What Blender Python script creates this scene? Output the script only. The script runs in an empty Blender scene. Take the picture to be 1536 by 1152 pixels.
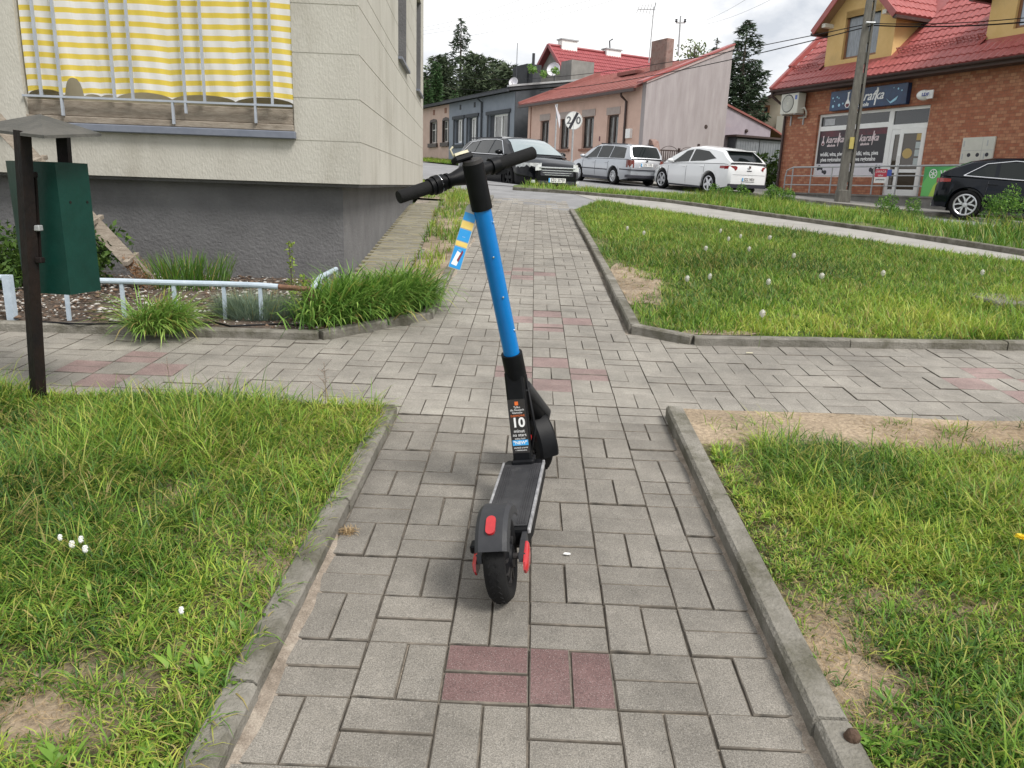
import bpy, math, random
import numpy as np
from mathutils import Vector, Matrix, geometry
from math import radians, sin, cos, pi, atan2, sqrt

random.seed(7)
rng = np.random.default_rng(11)
S = bpy.context.scene
COL = S.collection

# ------------------------------------------------------------------ camera, sky, sun, exposure
F, CX, CY = 1154.0, 768.0, 576.0
CAMH = 1.25
ROT = (Matrix.Rotation(radians(1.0282), 3, 'Z') @ Matrix.Rotation(pi / 2 - math.atan(296 / 1154), 3, 'X')
       @ Matrix.Rotation(0.035, 3, 'Z'))
cd = bpy.data.cameras.new('camera')
cam = bpy.data.objects.new('camera', cd)
COL.objects.link(cam)
cam.matrix_world = Matrix.Translation((0, 0, CAMH)) @ ROT.to_4x4()
cd.sensor_width = 36.0
cd.lens = F / 1536 * 36
cd.clip_start = 0.05
cd.clip_end = 2000
S.camera = cam

SUN_EL = radians(52)      # sun high behind thin cloud, behind the camera to the right
world = bpy.data.worlds.new('World')
S.world = world
world.use_nodes = True
wn, wl = world.node_tree.nodes, world.node_tree.links
wn.clear()
w_out = wn.new('ShaderNodeOutputWorld')
w_bg = wn.new('ShaderNodeBackground')
w_bg.inputs['Strength'].default_value = 0.1
w_sky = wn.new('ShaderNodeTexSky')
w_sky.sky_type = 'NISHITA'
w_sky.sun_disc = False
w_sky.sun_elevation = SUN_EL
w_sky.sun_rotation = radians(128)
w_tc = wn.new('ShaderNodeTexCoord')
w_map = wn.new('ShaderNodeMapping')
w_map.inputs['Scale'].default_value = (1.0, 1.0, 2.2)
wl.new(w_tc.outputs['Generated'], w_map.inputs['Vector'])
n1 = wn.new('ShaderNodeTexNoise')
n1.inputs['Scale'].default_value = 3.2
n1.inputs['Detail'].default_value = 8
n1.inputs['Roughness'].default_value = 0.58
n1.inputs['Distortion'].default_value = 0.35
wl.new(w_map.outputs['Vector'], n1.inputs['Vector'])
r1 = wn.new('ShaderNodeValToRGB')            # cloud tone: grey undersides to bright tops
r1.color_ramp.elements[0].position = 0.36
r1.color_ramp.elements[0].color = (0.55, 0.585, 0.64, 1)
r1.color_ramp.elements[1].position = 0.58
r1.color_ramp.elements[1].color = (1.0, 1.0, 1.0, 1)
wl.new(n1.outputs['Fac'], r1.inputs['Fac'])
sc = wn.new('ShaderNodeVectorMath')
sc.operation = 'SCALE'
sc.inputs['Scale'].default_value = 7.3
wl.new(r1.outputs['Color'], sc.inputs[0])
n2 = wn.new('ShaderNodeTexNoise')
n2.inputs['Scale'].default_value = 2.1
n2.inputs['Detail'].default_value = 5
wl.new(w_map.outputs['Vector'], n2.inputs['Vector'])
r2 = wn.new('ShaderNodeMapRange')            # where blue shows through
r2.inputs['From Min'].default_value = 0.60
r2.inputs['From Max'].default_value = 0.75
r2.inputs['To Min'].default_value = 1.0
r2.inputs['To Max'].default_value = 0.62
wl.new(n2.outputs['Fac'], r2.inputs['Value'])
mx = wn.new('ShaderNodeMix')
mx.data_type = 'RGBA'
wl.new(r2.outputs['Result'], mx.inputs['Factor'])
wl.new(w_sky.outputs['Color'], mx.inputs['A'])
wl.new(sc.outputs['Vector'], mx.inputs['B'])
wl.new(mx.outputs['Result'], w_bg.inputs['Color'])
wl.new(w_bg.outputs['Background'], w_out.inputs['Surface'])

sd = bpy.data.lights.new('sun', 'SUN')
sd.energy = 2.3
sd.angle = radians(20)
sd.color = (1.0, 0.96, 0.9)
sun = bpy.data.objects.new('sun', sd)
COL.objects.link(sun)
sun.rotation_euler = (pi / 2 - SUN_EL, 0, radians(52))

S.view_settings.view_transform = 'Standard'
S.view_settings.look = 'None'
S.view_settings.exposure = 0.77
S.view_settings.gamma = 1
S.view_settings.use_curve_mapping = False
try:
    S.cycles.max_bounces = 6
    S.cycles.transparent_max_bounces = 12
except Exception:
    pass


# ------------------------------------------------------------------ terrain and lookup helpers
def zt(x, y):
    """height of the ground: a slope up the path that runs out onto the sloping street"""
    x = np.asarray(x, float)
    y = np.asarray(y, float)
    near = 0.0663 * np.clip(y, -8, 60) + 0.022 * np.clip(x - 0.9, 0, 9)
    n = 0.81 * x + 0.58 * y - 10.63
    u = 0.375 * x - 0.927 * y
    road = 0.19 - 0.0465 * np.clip(u, -62, 40)
    t = np.clip((n - 0.15) / 2.2, 0, 1)
    t = t * t * (3 - 2 * t)
    return near * (1 - t) + road * t


def zg(x, y):
    return float(zt(x, y))


def ray(px, py):
    return ROT @ Vector(((px - CX) / F, -(py - CY) / F, -1.0))


def at(px, py, Y):
    d = ray(px, py)
    p = d * (Y / d.y)
    return Vector((p.x, p.y, p.z + CAMH))


def on(px, py, off=0.0):
    """ground point seen at a pixel of the photograph"""
    d = ray(px, py)
    lo, hi = 0.3, 0.3
    while hi < 120:
        p = d * hi
        if p.z + CAMH < zg(p.x, p.y) + off:
            break
        lo, hi = hi, hi * 1.02 + 0.02
    for _ in range(40):
        m = (lo + hi) / 2
        p = d * m
        if p.z + CAMH < zg(p.x, p.y) + off:
            hi = m
        else:
            lo = m
    p = d * hi
    return Vector((p.x, p.y, p.z + CAMH))


# ------------------------------------------------------------------ object helpers
def tag(o, label=None, cat=None, group=None, kind=None):
    if label:
        o['label'] = label
    if cat:
        o['category'] = cat
    if group:
        o['group'] = group
    if kind:
        o['kind'] = kind
    return o


def empty(name, loc=(0, 0, 0), rz=0.0, label=None, cat=None, group=None, kind=None, mat4=None):
    o = bpy.data.objects.new(name, None)
    COL.objects.link(o)
    o.empty_display_size = 0.1
    if mat4 is not None:
        o.matrix_world = mat4
    else:
        o.location = loc
        o.rotation_euler = (0, 0, rz)
    return tag(o, label, cat, group, kind)


def copy_tree(o, parent=None):
    c = o.copy()
    COL.objects.link(c)
    c.parent = parent
    for ch in KIDS.get(o.name, []):
        copy_child(ch, c)
    return c


KIDS = {}


def copy_child(ch, parent):
    c = ch.copy()
    COL.objects.link(c)
    c.parent = parent
    KIDS.setdefault(parent.name, []).append(c)
    for g in KIDS.get(ch.name, []):
        copy_child(g, c)


def link(name, me, parent=None):
    o = bpy.data.objects.new(name, me)
    COL.objects.link(o)
    if parent is not None:
        o.parent = parent
        KIDS.setdefault(parent.name, []).append(o)
    return o


class MB:
    def __init__(self):
        self.v, self.f, self.m = [], [], []
        self.mi = 0

    def add(self, vs, fs):
        b = len(self.v)
        self.v += [tuple(p) for p in vs]
        for f in fs:
            self.f.append(tuple(b + i for i in f))
            self.m.append(self.mi)
        return self

    def box(self, x0, x1, y0, y1, z0, z1, T=None, bev=0.0):
        if x0 > x1: x0, x1 = x1, x0
        if y0 > y1: y0, y1 = y1, y0
        if z0 > z1: z0, z1 = z1, z0
        if bev <= 0:
            vs = [(x, y, z) for z in (z0, z1) for y in (y0, y1) for x in (x0, x1)]
            fs = [(0, 2, 3, 1), (4, 5, 7, 6), (0, 1, 5, 4), (2, 6, 7, 3), (0, 4, 6, 2), (1, 3, 7, 5)]
        else:
            b = bev
            vs = []
            for z in (z0, z1):
                for y in (y0, y1):
                    for x in (x0, x1):
                        ix = x + b if x == x0 else x - b
                        iy = y + b if y == y0 else y - b
                        iz = z + b if z == z0 else z - b
                        vs += [(x, iy, iz), (ix, y, iz), (ix, iy, z)]
            c = lambda i, k: i * 3 + k
            fs = [(c(0, 0), c(4, 0), c(6, 0), c(2, 0)), (c(1, 0), c(3, 0), c(7, 0), c(5, 0)),
                  (c(0, 1), c(1, 1), c(5, 1), c(4, 1)), (c(2, 1), c(6, 1), c(7, 1), c(3, 1)),
                  (c(0, 2), c(2, 2), c(3, 2), c(1, 2)), (c(4, 2), c(5, 2), c(7, 2), c(6, 2))]
            for a_, b_ in ((0, 1), (2, 3), (4, 5), (6, 7)):
                fs.append((c(a_, 1), c(a_, 2), c(b_, 2), c(b_, 1)))
            for a_, b_ in ((0, 2), (1, 3), (4, 6), (5, 7)):
                fs.append((c(a_, 0), c(a_, 2), c(b_, 2), c(b_, 0)))
            for a_, b_ in ((0, 4), (1, 5), (2, 6), (3, 7)):
                fs.append((c(a_, 0), c(a_, 1), c(b_, 1), c(b_, 0)))
            for i in range(8):
                fs.append((c(i, 0), c(i, 1), c(i, 2)))
        if T is not None:
            vs = [T @ Vector(p) for p in vs]
        return self.add(vs, fs)

    def prism(self, poly, a, b, T=None, axis='z'):
        """extrude a 2D polygon from a to b along an axis; T maps to final space"""
        n = len(poly)
        if axis == 'z':
            vs = [(p[0], p[1], a) for p in poly] + [(p[0], p[1], b) for p in poly]
        elif axis == 'y':
            vs = [(p[0], a, p[1]) for p in poly] + [(p[0], b, p[1]) for p in poly]
        else:
            vs = [(a, p[0], p[1]) for p in poly] + [(b, p[0], p[1]) for p in poly]
        if T is not None:
            vs = [T @ Vector(p) for p in vs]
        fs = [tuple(range(n))[::-1], tuple(range(n, 2 * n))] + [(i, (i + 1) % n, n + (i + 1) % n, n + i) for i in range(n)]
        return self.add(vs, fs)

    def tube(self, pts, r, n=8, caps=True):
        pts = [Vector(p) for p in pts]
        rs = r if isinstance(r, (list, tuple)) else [r] * len(pts)
        rings = []
        up = None
        for i, p in enumerate(pts):
            d = (pts[min(i + 1, len(pts) - 1)] - pts[max(i - 1, 0)]).normalized()
            if up is None:
                up = Vector((0, 0, 1)) if abs(d.z) < 0.9 else Vector((1, 0, 0))
            s = d.cross(up).normalized()
            up = s.cross(d).normalized()
            rings.append([p + (s * cos(2 * pi * k / n) + up * sin(2 * pi * k / n)) * rs[i] for k in range(n)])
        vs = [q for ring in rings for q in ring]
        fs = []
        for i in range(len(pts) - 1):
            for k in range(n):
                k2 = (k + 1) % n
                fs.append((i * n + k, i * n + k2, (i + 1) * n + k2, (i + 1) * n + k))
        if caps:
            fs.append(tuple(range(n))[::-1])
            fs.append(tuple(range((len(pts) - 1) * n, len(pts) * n)))
        return self.add(vs, fs)

    def bar(self, p, q, w, h, up=(0, 0, 1)):
        """square bar from p to q"""
        p, q = Vector(p), Vector(q)
        d = (q - p).normalized()
        u = Vector(up)
        if abs(d.dot(u)) > 0.98:
            u = Vector((0, 1, 0))
        s = d.cross(u).normalized()
        t = s.cross(d)
        vs = [b + s * (w / 2 * i) + t * (h / 2 * j) for b in (p, q) for (i, j) in ((-1, -1), (1, -1), (1, 1), (-1, 1))]
        return self.add(vs, [(3, 2, 1, 0), (4, 5, 6, 7), (0, 1, 5, 4), (1, 2, 6, 5), (2, 3, 7, 6), (3, 0, 4, 7)])

    def lathe(self, prof, n=24, T=None, closed=False, arc=None):
        """prof: (radius, height) pairs turned about z; T maps to final space"""
        a0, a1 = arc if arc else (0, 2 * pi)
        m = n if arc is None else n + 1
        vs = []
        for k in range(m):
            a = a0 + (a1 - a0) * k / n
            for (r, z) in prof:
                p = Vector((r * cos(a), r * sin(a), z))
                vs.append(T @ p if T is not None else p)
        L = len(prof)
        fs = []
        for k in range(n):
            k2 = (k + 1) % m
            for j in range(L if closed else L - 1):
                j2 = (j + 1) % L
                fs.append((k * L + j, k2 * L + j, k2 * L + j2, k * L + j2))
        return self.add(vs, fs)

    def quad(self, a, b, c, d):
        return self.add([a, b, c, d], [(0, 1, 2, 3)])

    def grid(self, fn, nu, nv):
        vs = [fn(i / nu, j / nv) for j in range(nv + 1) for i in range(nu + 1)]
        fs = [(j * (nu + 1) + i, j * (nu + 1) + i + 1, (j + 1) * (nu + 1) + i + 1, (j + 1) * (nu + 1) + i)
              for j in range(nv) for i in range(nu)]
        return self.add(vs, fs)

    def build(self, name, mats, parent=None, smooth=False):
        me = bpy.data.meshes.new(name)
        me.from_pydata([tuple(p) for p in self.v], [], self.f)
        if not isinstance(mats, (list, tuple)):
            mats = [mats]
        for m_ in mats:
            me.materials.append(m_)
        if len(mats) > 1:
            me.polygons.foreach_set('material_index', self.m)
        if smooth:
            if smooth is True:
                me.polygons.foreach_set('use_smooth', [True] * len(me.polygons))
            else:
                try:
                    me.set_sharp_from_angle(angle=radians(smooth))
                    me.polygons.foreach_set('use_smooth', [True] * len(me.polygons))
                except Exception:
                    pass
        me.validate()
        me.update()
        return link(name, me, parent)


def np_mesh(name, verts, tris, mat, parent=None, colors=None, smooth=False):
    me = bpy.data.meshes.new(name)
    verts = np.ascontiguousarray(verts, np.float32)
    tris = np.ascontiguousarray(tris, np.int32)
    me.vertices.add(len(verts))
    me.vertices.foreach_set('co', verts.ravel())
    me.loops.add(tris.size)
    me.loops.foreach_set('vertex_index', tris.ravel())
    k = tris.shape[1]
    me.polygons.add(len(tris))
    me.polygons.foreach_set('loop_start', np.arange(0, tris.size, k, dtype=np.int32))
    if colors is not None:
        ca = me.color_attributes.new('tint', 'FLOAT_COLOR', 'POINT')
        c4 = np.ones((len(verts), 4), np.float32)
        c4[:, :3] = colors
        ca.data.foreach_set('color', c4.ravel())
    me.materials.append(mat)
    me.update(calc_edges=True)
    if smooth:
        me.polygons.foreach_set('use_smooth', np.ones(len(tris), bool))
    return link(name, me, parent)


# ------------------------------------------------------------------ materials
def M(name, c, c2=None, scale=6.0, rough=0.7, bump=0.0, bscale=60.0, metal=0.0, coat=0.0, detail=6, pos=(0.35, 0.65),
      stretch=None, spec=0.5, dirt=None, rand=0.0, obj=True):
    m = bpy.data.materials.new(name)
    m.use_nodes = True
    nt = m.node_tree
    N, L = nt.nodes, nt.links
    b = N['Principled BSDF']
    b.inputs['Roughness'].default_value = rough
    b.inputs['Metallic'].default_value = metal
    b.inputs['Specular IOR Level'].default_value = spec
    b.inputs['Coat Weight'].default_value = coat
    b.inputs['Coat Roughness'].default_value = 0.05
    c = tuple(c) + (1,)
    b.inputs['Base Color'].default_value = c
    tc = N.new('ShaderNodeTexCoord')
    vec = tc.outputs['Object']
    if stretch:
        mp = N.new('ShaderNodeMapping')
        mp.inputs['Scale'].default_value = stretch
        L.new(vec, mp.inputs['Vector'])
        vec = mp.outputs['Vector']
    last = None
    if c2 is not None:
        n = N.new('ShaderNodeTexNoise')
        n.inputs['Scale'].default_value = scale
        n.inputs['Detail'].default_value = detail
        n.inputs['Roughness'].default_value = 0.65
        L.new(vec, n.inputs['Vector'])
        r = N.new('ShaderNodeValToRGB')
        r.color_ramp.elements[0].position, r.color_ramp.elements[1].position = pos
        r.color_ramp.elements[0].color = c
        r.color_ramp.elements[1].color = tuple(c2) + (1,)
        L.new(n.outputs['Fac'], r.inputs['Fac'])
        last = r.outputs['Color']
    if dirt is not None:      # (colour, scale, threshold, amount)
        n = N.new('ShaderNodeTexNoise')
        n.inputs['Scale'].default_value = dirt[1]
        n.inputs['Detail'].default_value = 8
        n.inputs['Roughness'].default_value = 0.7
        L.new(vec, n.inputs['Vector'])
        r = N.new('ShaderNodeMapRange')
        r.inputs['From Min'].default_value = dirt[2]
        r.inputs['From Max'].default_value = dirt[2] + 0.15
        r.inputs['To Max'].default_value = dirt[3]
        L.new(n.outputs['Fac'], r.inputs['Value'])
        x = N.new('ShaderNodeMix')
        x.data_type = 'RGBA'
        L.new(r.outputs['Result'], x.inputs['Factor'])
        if last is not None:
            L.new(last, x.inputs['A'])
        else:
            x.inputs['A'].default_value = c
        x.inputs['B'].default_value = tuple(dirt[0]) + (1,)
        last = x.outputs['Result']
    if rand > 0:              # piece to piece variation
        oi = N.new('ShaderNodeObjectInfo')
        ge = N.new('ShaderNodeNewGeometry')
        ad = N.new('ShaderNodeMath')
        ad.operation = 'ADD'
        L.new(oi.outputs['Random'], ad.inputs[0])
        L.new(ge.outputs['Random Per Island'], ad.inputs[1])
        fr = N.new('ShaderNodeMath')
        fr.operation = 'FRACT'
        L.new(ad.outputs[0], fr.inputs[0])
        mr = N.new('ShaderNodeMapRange')
        mr.inputs['To Min'].default_value = 1 - rand
        mr.inputs['To Max'].default_value = 1 + rand
        L.new(fr.outputs[0], mr.inputs['Value'])
        hs = N.new('ShaderNodeHueSaturation')
        L.new(mr.outputs['Result'], hs.inputs['Value'])
        if last is not None:
            L.new(last, hs.inputs['Color'])
        else:
            hs.inputs['Color'].default_value = c
        last = hs.outputs['Color']
    if last is not None:
        L.new(last, b.inputs['Base Color'])
    if bump > 0:
        n = N.new('ShaderNodeTexNoise')
        n.inputs['Scale'].default_value = bscale
        n.inputs['Detail'].default_value = 5
        L.new(vec, n.inputs['Vector'])
        bp = N.new('ShaderNodeBump')
        bp.inputs['Strength'].default_value = bump
        bp.inputs['Distance'].default_value = 0.02
        L.new(n.outputs['Fac'], bp.inputs['Height'])
        L.new(bp.outputs['Normal'], b.inputs['Normal'])
    return m


def leaf_mat(name, trans=0.3, rough=0.55):
    m = bpy.data.materials.new(name)
    m.use_nodes = True
    N, L = m.node_tree.nodes, m.node_tree.links
    b = N['Principled BSDF']
    b.inputs['Roughness'].default_value = rough
    b.inputs['Specular IOR Level'].default_value = 0.35
    a = N.new('ShaderNodeAttribute')
    a.attribute_name = 'tint'
    L.new(a.outputs['Color'], b.inputs['Base Color'])
    t = N.new('ShaderNodeBsdfTranslucent')
    L.new(a.outputs['Color'], t.inputs['Color'])
    x = N.new('ShaderNodeMixShader')
    x.inputs['Fac'].default_value = trans
    out = N['Material Output']
    L.new(b.outputs['BSDF'], x.inputs[1])
    L.new(t.outputs['BSDF'], x.inputs[2])
    L.new(x.outputs['Shader'], out.inputs['Surface'])
    return m


def ground_mat(name, cols, scale=3.0, fine=40.0, bump=0.6, rough=0.95):
    """three-colour earth: large patches plus fine litter"""
    m = bpy.data.materials.new(name)
    m.use_nodes = True
    N, L = m.node_tree.nodes, m.node_tree.links
    b = N['Principled BSDF']
    b.inputs['Roughness'].default_value = rough
    tc = N.new('ShaderNodeTexCoord')
    n = N.new('ShaderNodeTexNoise')
    n.inputs['Scale'].default_value = scale
    n.inputs['Detail'].default_value = 7
    n.inputs['Roughness'].default_value = 0.7
    L.new(tc.outputs['Object'], n.inputs['Vector'])
    r = N.new('ShaderNodeValToRGB')
    r.color_ramp.elements[0].position = 0.35
    r.color_ramp.elements[0].color = tuple(cols[0]) + (1,)
    r.color_ramp.elements[1].position = 0.68
    r.color_ramp.elements[1].color = tuple(cols[2]) + (1,)
    e = r.color_ramp.elements.new(0.52)
    e.color = tuple(cols[1]) + (1,)
    L.new(n.outputs['Fac'], r.inputs['Fac'])
    n2_ = N.new('ShaderNodeTexNoise')
    n2_.inputs['Scale'].default_value = fine
    n2_.inputs['Detail'].default_value = 6
    n2_.inputs['Roughness'].default_value = 0.75
    L.new(tc.outputs['Object'], n2_.inputs['Vector'])
    mr = N.new('ShaderNodeMapRange')
    mr.inputs['From Min'].default_value = 0.3
    mr.inputs['From Max'].default_value = 0.7
    mr.inputs['To Min'].default_value = 0.55
    mr.inputs['To Max'].default_value = 1.4
    L.new(n2_.outputs['Fac'], mr.inputs['Value'])
    hs = N.new('ShaderNodeHueSaturation')
    L.new(mr.outputs['Result'], hs.inputs['Value'])
    L.new(r.outputs['Color'], hs.inputs['Color'])
    L.new(hs.outputs['Color'], b.inputs['Base Color'])
    bp = N.new('ShaderNodeBump')
    bp.inputs['Strength'].default_value = bump
    bp.inputs['Distance'].default_value = 0.02
    L.new(n2_.outputs['Fac'], bp.inputs['Height'])
    L.new(bp.outputs['Normal'], b.inputs['Normal'])
    return m


def paver_mat(name, c1, c2, speck):
    """concrete paver: fine aggregate with pale grains, stains that run across the joints, slight piece to piece tone"""
    m = M(name, c1, c2, scale=4, rough=0.72, bump=0.35, bscale=420, rand=0.07, pos=(0.3, 0.7), spec=0.4)
    N, L = m.node_tree.nodes, m.node_tree.links
    b = N['Principled BSDF']
    src = b.inputs['Base Color'].links[0].from_socket
    ge = N.new('ShaderNodeNewGeometry')

    def mul(src, sc_, lo, hi, t0, t1, det=3):
        v = N.new('ShaderNodeTexNoise')
        v.inputs['Scale'].default_value = sc_
        v.inputs['Detail'].default_value = det
        v.inputs['Roughness'].default_value = 0.7
        L.new(ge.outputs['Position'], v.inputs['Vector'])
        mr = N.new('ShaderNodeMapRange')
        mr.inputs['From Min'].default_value = lo
        mr.inputs['From Max'].default_value = hi
        mr.inputs['To Min'].default_value = t0
        mr.inputs['To Max'].default_value = t1
        L.new(v.outputs['Fac'], mr.inputs['Value'])
        hs = N.new('ShaderNodeHueSaturation')
        L.new(mr.outputs['Result'], hs.inputs['Value'])
        L.new(src, hs.inputs['Color'])
        return hs.outputs['Color']
    src = mul(src, 300, 0.34, 0.66, 0.55, 1.42)
    src = mul(src, 1.9, 0.38, 0.66, 0.76, 1.18, 7)
    src = mul(src, 14, 0.30, 0.70, 0.90, 1.10, 6)
    v = N.new('ShaderNodeTexVoronoi')
    v.inputs['Scale'].default_value = 190
    L.new(ge.outputs['Position'], v.inputs['Vector'])
    mr = N.new('ShaderNodeMapRange')
    mr.inputs['From Min'].default_value = 0.12
    mr.inputs['From Max'].default_value = 0.22
    mr.inputs['To Min'].default_value = 0.42
    mr.inputs['To Max'].default_value = 0.0
    L.new(v.outputs['Distance'], mr.inputs['Value'])
    x = N.new('ShaderNodeMix')
    x.data_type = 'RGBA'
    L.new(mr.outputs['Result'], x.inputs['Factor'])
    L.new(src, x.inputs['A'])
    x.inputs['B'].default_value = (0.55, 0.53, 0.5, 1)
    L.new(x.outputs['Result'], b.inputs['Base Color'])
    return m


def glass(name, c=(0.02, 0.025, 0.03), rough=0.05, spec=0.8):
    return M(name, c, rough=rough, spec=spec, coat=0.0)


def brick_mat(name, c1, c2, mortar, w=0.21, h=0.065, gap=0.008):
    m = bpy.data.materials.new(name)
    m.use_nodes = True
    N, L = m.node_tree.nodes, m.node_tree.links
    b = N['Principled BSDF']
    b.inputs['Roughness'].default_value = 0.75
    tc = N.new('ShaderNodeTexCoord')
    sp = N.new('ShaderNodeSeparateXYZ')
    L.new(tc.outputs['Object'], sp.inputs[0])
    ad = N.new('ShaderNodeMath')
    ad.operation = 'ADD'
    L.new(sp.outputs['X'], ad.inputs[0])
    L.new(sp.outputs['Y'], ad.inputs[1])
    cb = N.new('ShaderNodeCombineXYZ')
    L.new(ad.outputs[0], cb.inputs['X'])
    L.new(sp.outputs['Z'], cb.inputs['Y'])
    t = N.new('ShaderNodeTexBrick')
    t.inputs['Scale'].default_value = 1
    t.inputs['Brick Width'].default_value = w
    t.inputs['Row Height'].default_value = h
    t.inputs['Mortar Size'].default_value = gap
    t.inputs['Mortar Smooth'].default_value = 0.2
    t.inputs['Bias'].default_value = -0.35
    t.inputs['Color1'].default_value = tuple(c1) + (1,)
    t.inputs['Color2'].default_value = tuple(c2) + (1,)
    t.inputs['Mortar'].default_value = tuple(mortar) + (1,)
    L.new(cb.outputs[0], t.inputs['Vector'])
    n = N.new('ShaderNodeTexNoise')
    n.inputs['Scale'].default_value = 9
    n.inputs['Detail'].default_value = 4
    L.new(tc.outputs['Object'], n.inputs['Vector'])
    mr = N.new('ShaderNodeMapRange')
    mr.inputs['To Min'].default_value = 0.6
    mr.inputs['To Max'].default_value = 1.4
    L.new(n.outputs['Fac'], mr.inputs['Value'])
    hs = N.new('ShaderNodeHueSaturation')
    L.new(mr.outputs['Result'], hs.inputs['Value'])
    L.new(t.outputs['Color'], hs.inputs['Color'])
    L.new(hs.outputs['Color'], b.inputs['Base Color'])
    bp = N.new('ShaderNodeBump')
    bp.inputs['Strength'].default_value = 0.6
    bp.inputs['Distance'].default_value = 0.01
    bp.invert = True
    L.new(t.outputs['Fac'], bp.inputs['Height'])
    L.new(bp.outputs['Normal'], b.inputs['Normal'])
    return m


m_paver = paver_mat('grey paver', (0.182, 0.167, 0.144), (0.225, 0.208, 0.182), None)
m_paver_red = paver_mat('red paver', (0.135, 0.078, 0.074), (0.165, 0.105, 0.10), None)
m_paver2 = paver_mat('paler grey paver', (0.235, 0.217, 0.19), (0.28, 0.262, 0.23), None)  # paler tone for the blocks from the crossing onward
m_paver2_red = paver_mat('paler red paver', (0.23, 0.16, 0.15), (0.27, 0.2, 0.185), None)
m_sand = ground_mat('joint sand', ((0.09, 0.08, 0.065), (0.22, 0.19, 0.155), (0.42, 0.36, 0.29)), scale=2.2, fine=90, bump=0.5)
m_soil = ground_mat('bed soil', ((0.16, 0.13, 0.085), (0.29, 0.23, 0.165), (0.42, 0.34, 0.25)), scale=2.5, fine=60)
m_turf = ground_mat('turf soil', ((0.05, 0.075, 0.016), (0.085, 0.12, 0.025), (0.16, 0.16, 0.06)), scale=2.0, fine=50)
m_mulch = ground_mat('mulch', ((0.06, 0.045, 0.035), (0.12, 0.09, 0.07), (0.22, 0.17, 0.13)), scale=9, fine=70, bump=1.0)
m_kerb = M('kerb concrete', (0.145, 0.135, 0.112), (0.25, 0.235, 0.205), scale=9, rough=0.92, bump=0.5, bscale=110, rand=0.10,
           dirt=((0.075, 0.07, 0.045), 4, 0.46, 0.75))
m_asphalt = M('asphalt', (0.19, 0.19, 0.195), (0.26, 0.26, 0.265), scale=1.2, rough=0.9, bump=0.4, bscale=120,
              dirt=((0.12, 0.12, 0.12), 0.7, 0.55, 0.6))
m_flag = M('pale pavement', (0.26, 0.25, 0.232), (0.33, 0.318, 0.295), scale=3, rough=0.9, bump=0.4, bscale=60, rand=0.08)
m_steel = M('blue grey rail paint', (0.36, 0.43, 0.50), (0.46, 0.53, 0.6), scale=12, rough=0.5, bump=0.1, dirt=((0.15, 0.07, 0.04), 9, 0.66, 0.8))
m_rust = M('rusty steel', (0.10, 0.055, 0.035), (0.19, 0.10, 0.06), scale=30, rough=0.85, bump=0.4)
m_black = M('black plastic', (0.003, 0.0033, 0.0045), (0.006, 0.0065, 0.008), scale=20, spec=0.18, rough=0.5, bump=0.05, bscale=300)
m_rubber = M('rubber', (0.006, 0.006, 0.007), (0.013, 0.013, 0.013), spec=0.2, scale=9, rough=0.8, bump=0.15, bscale=200)
m_white = M('white paint', (0.84, 0.84, 0.83), (0.78, 0.78, 0.765), scale=4, rough=0.45)
m_chrome = M('chrome', (0.75, 0.76, 0.78), rough=0.15, metal=1.0)
m_alloy = M('alloy', (0.62, 0.63, 0.65), rough=0.3, metal=0.85)
m_darkm = M('dark metal', (0.02, 0.02, 0.022), (0.035, 0.03, 0.028), scale=10, rough=0.55, metal=0.2, bump=0.1)
m_grey = M('galvanised steel', (0.36, 0.37, 0.38), (0.46, 0.47, 0.48), scale=10, rough=0.5, metal=0.4)
m_wood = M('weathered board', (0.20, 0.165, 0.13), (0.33, 0.285, 0.235), scale=5, rough=0.9, bump=0.5, bscale=40, stretch=(2, 2, 9), rand=0.12)
m_leaf = leaf_mat('leaf')
m_grass = leaf_mat('grass blade', 0.35, 0.5)
m_needle = leaf_mat('needle', 0.12, 0.7)
m_bark = M('bark', (0.06, 0.045, 0.035), (0.12, 0.10, 0.08), scale=12, rough=0.95, bump=0.8, bscale=30)
m_glass = glass('window glass')
m_carglass = glass('car glass', (0.006, 0.009, 0.009), 0.02, 0.35)


def text(name, body, size, T, mat, parent=None, shear=0.0, align='CENTER', bold=0.0, ext=0.001, sx=1.0):
    cu = bpy.data.curves.new(name, 'FONT')
    cu.body = body
    cu.size = size
    cu.align_x = align
    cu.align_y = 'CENTER'
    cu.shear = shear
    cu.offset = bold
    cu.extrude = ext
    cu.resolution_u = 3
    tmp = bpy.data.objects.new(name, cu)
    COL.objects.link(tmp)
    dg = bpy.context.evaluated_depsgraph_get()
    me = bpy.data.meshes.new_from_object(tmp.evaluated_get(dg))
    bpy.data.objects.remove(tmp)
    bpy.data.curves.remove(cu)
    me.transform(T @ Matrix.Diagonal((sx, 1, 1, 1)))
    me.materials.clear()
    me.materials.append(mat)
    return link(name, me, parent)


def frame(o, ux, uy):
    """4x4 with x axis ux, y axis uy (made square), origin o"""
    ux = Vector(ux).normalized()
    n = ux.cross(Vector(uy)).normalized()
    uy = n.cross(ux)
    m = Matrix((ux, uy, n)).transposed().to_4x4()
    m.translation = Vector(o)
    return m


# ------------------------------------------------------------------ ground, paving, kerbs
def inpoly(x, y, poly):
    x = np.asarray(x, float)
    y = np.asarray(y, float)
    r = np.zeros(x.shape, bool)
    n = len(poly)
    for i in range(n):
        x1, y1 = poly[i][0], poly[i][1]
        x2, y2 = poly[(i + 1) % n][0], poly[(i + 1) % n][1]
        if y1 == y2:
            continue
        c = ((y1 > y) != (y2 > y)) & (x < (x2 - x1) * (y - y1) / (y2 - y1) + x1)
        r ^= c
    return r


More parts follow.
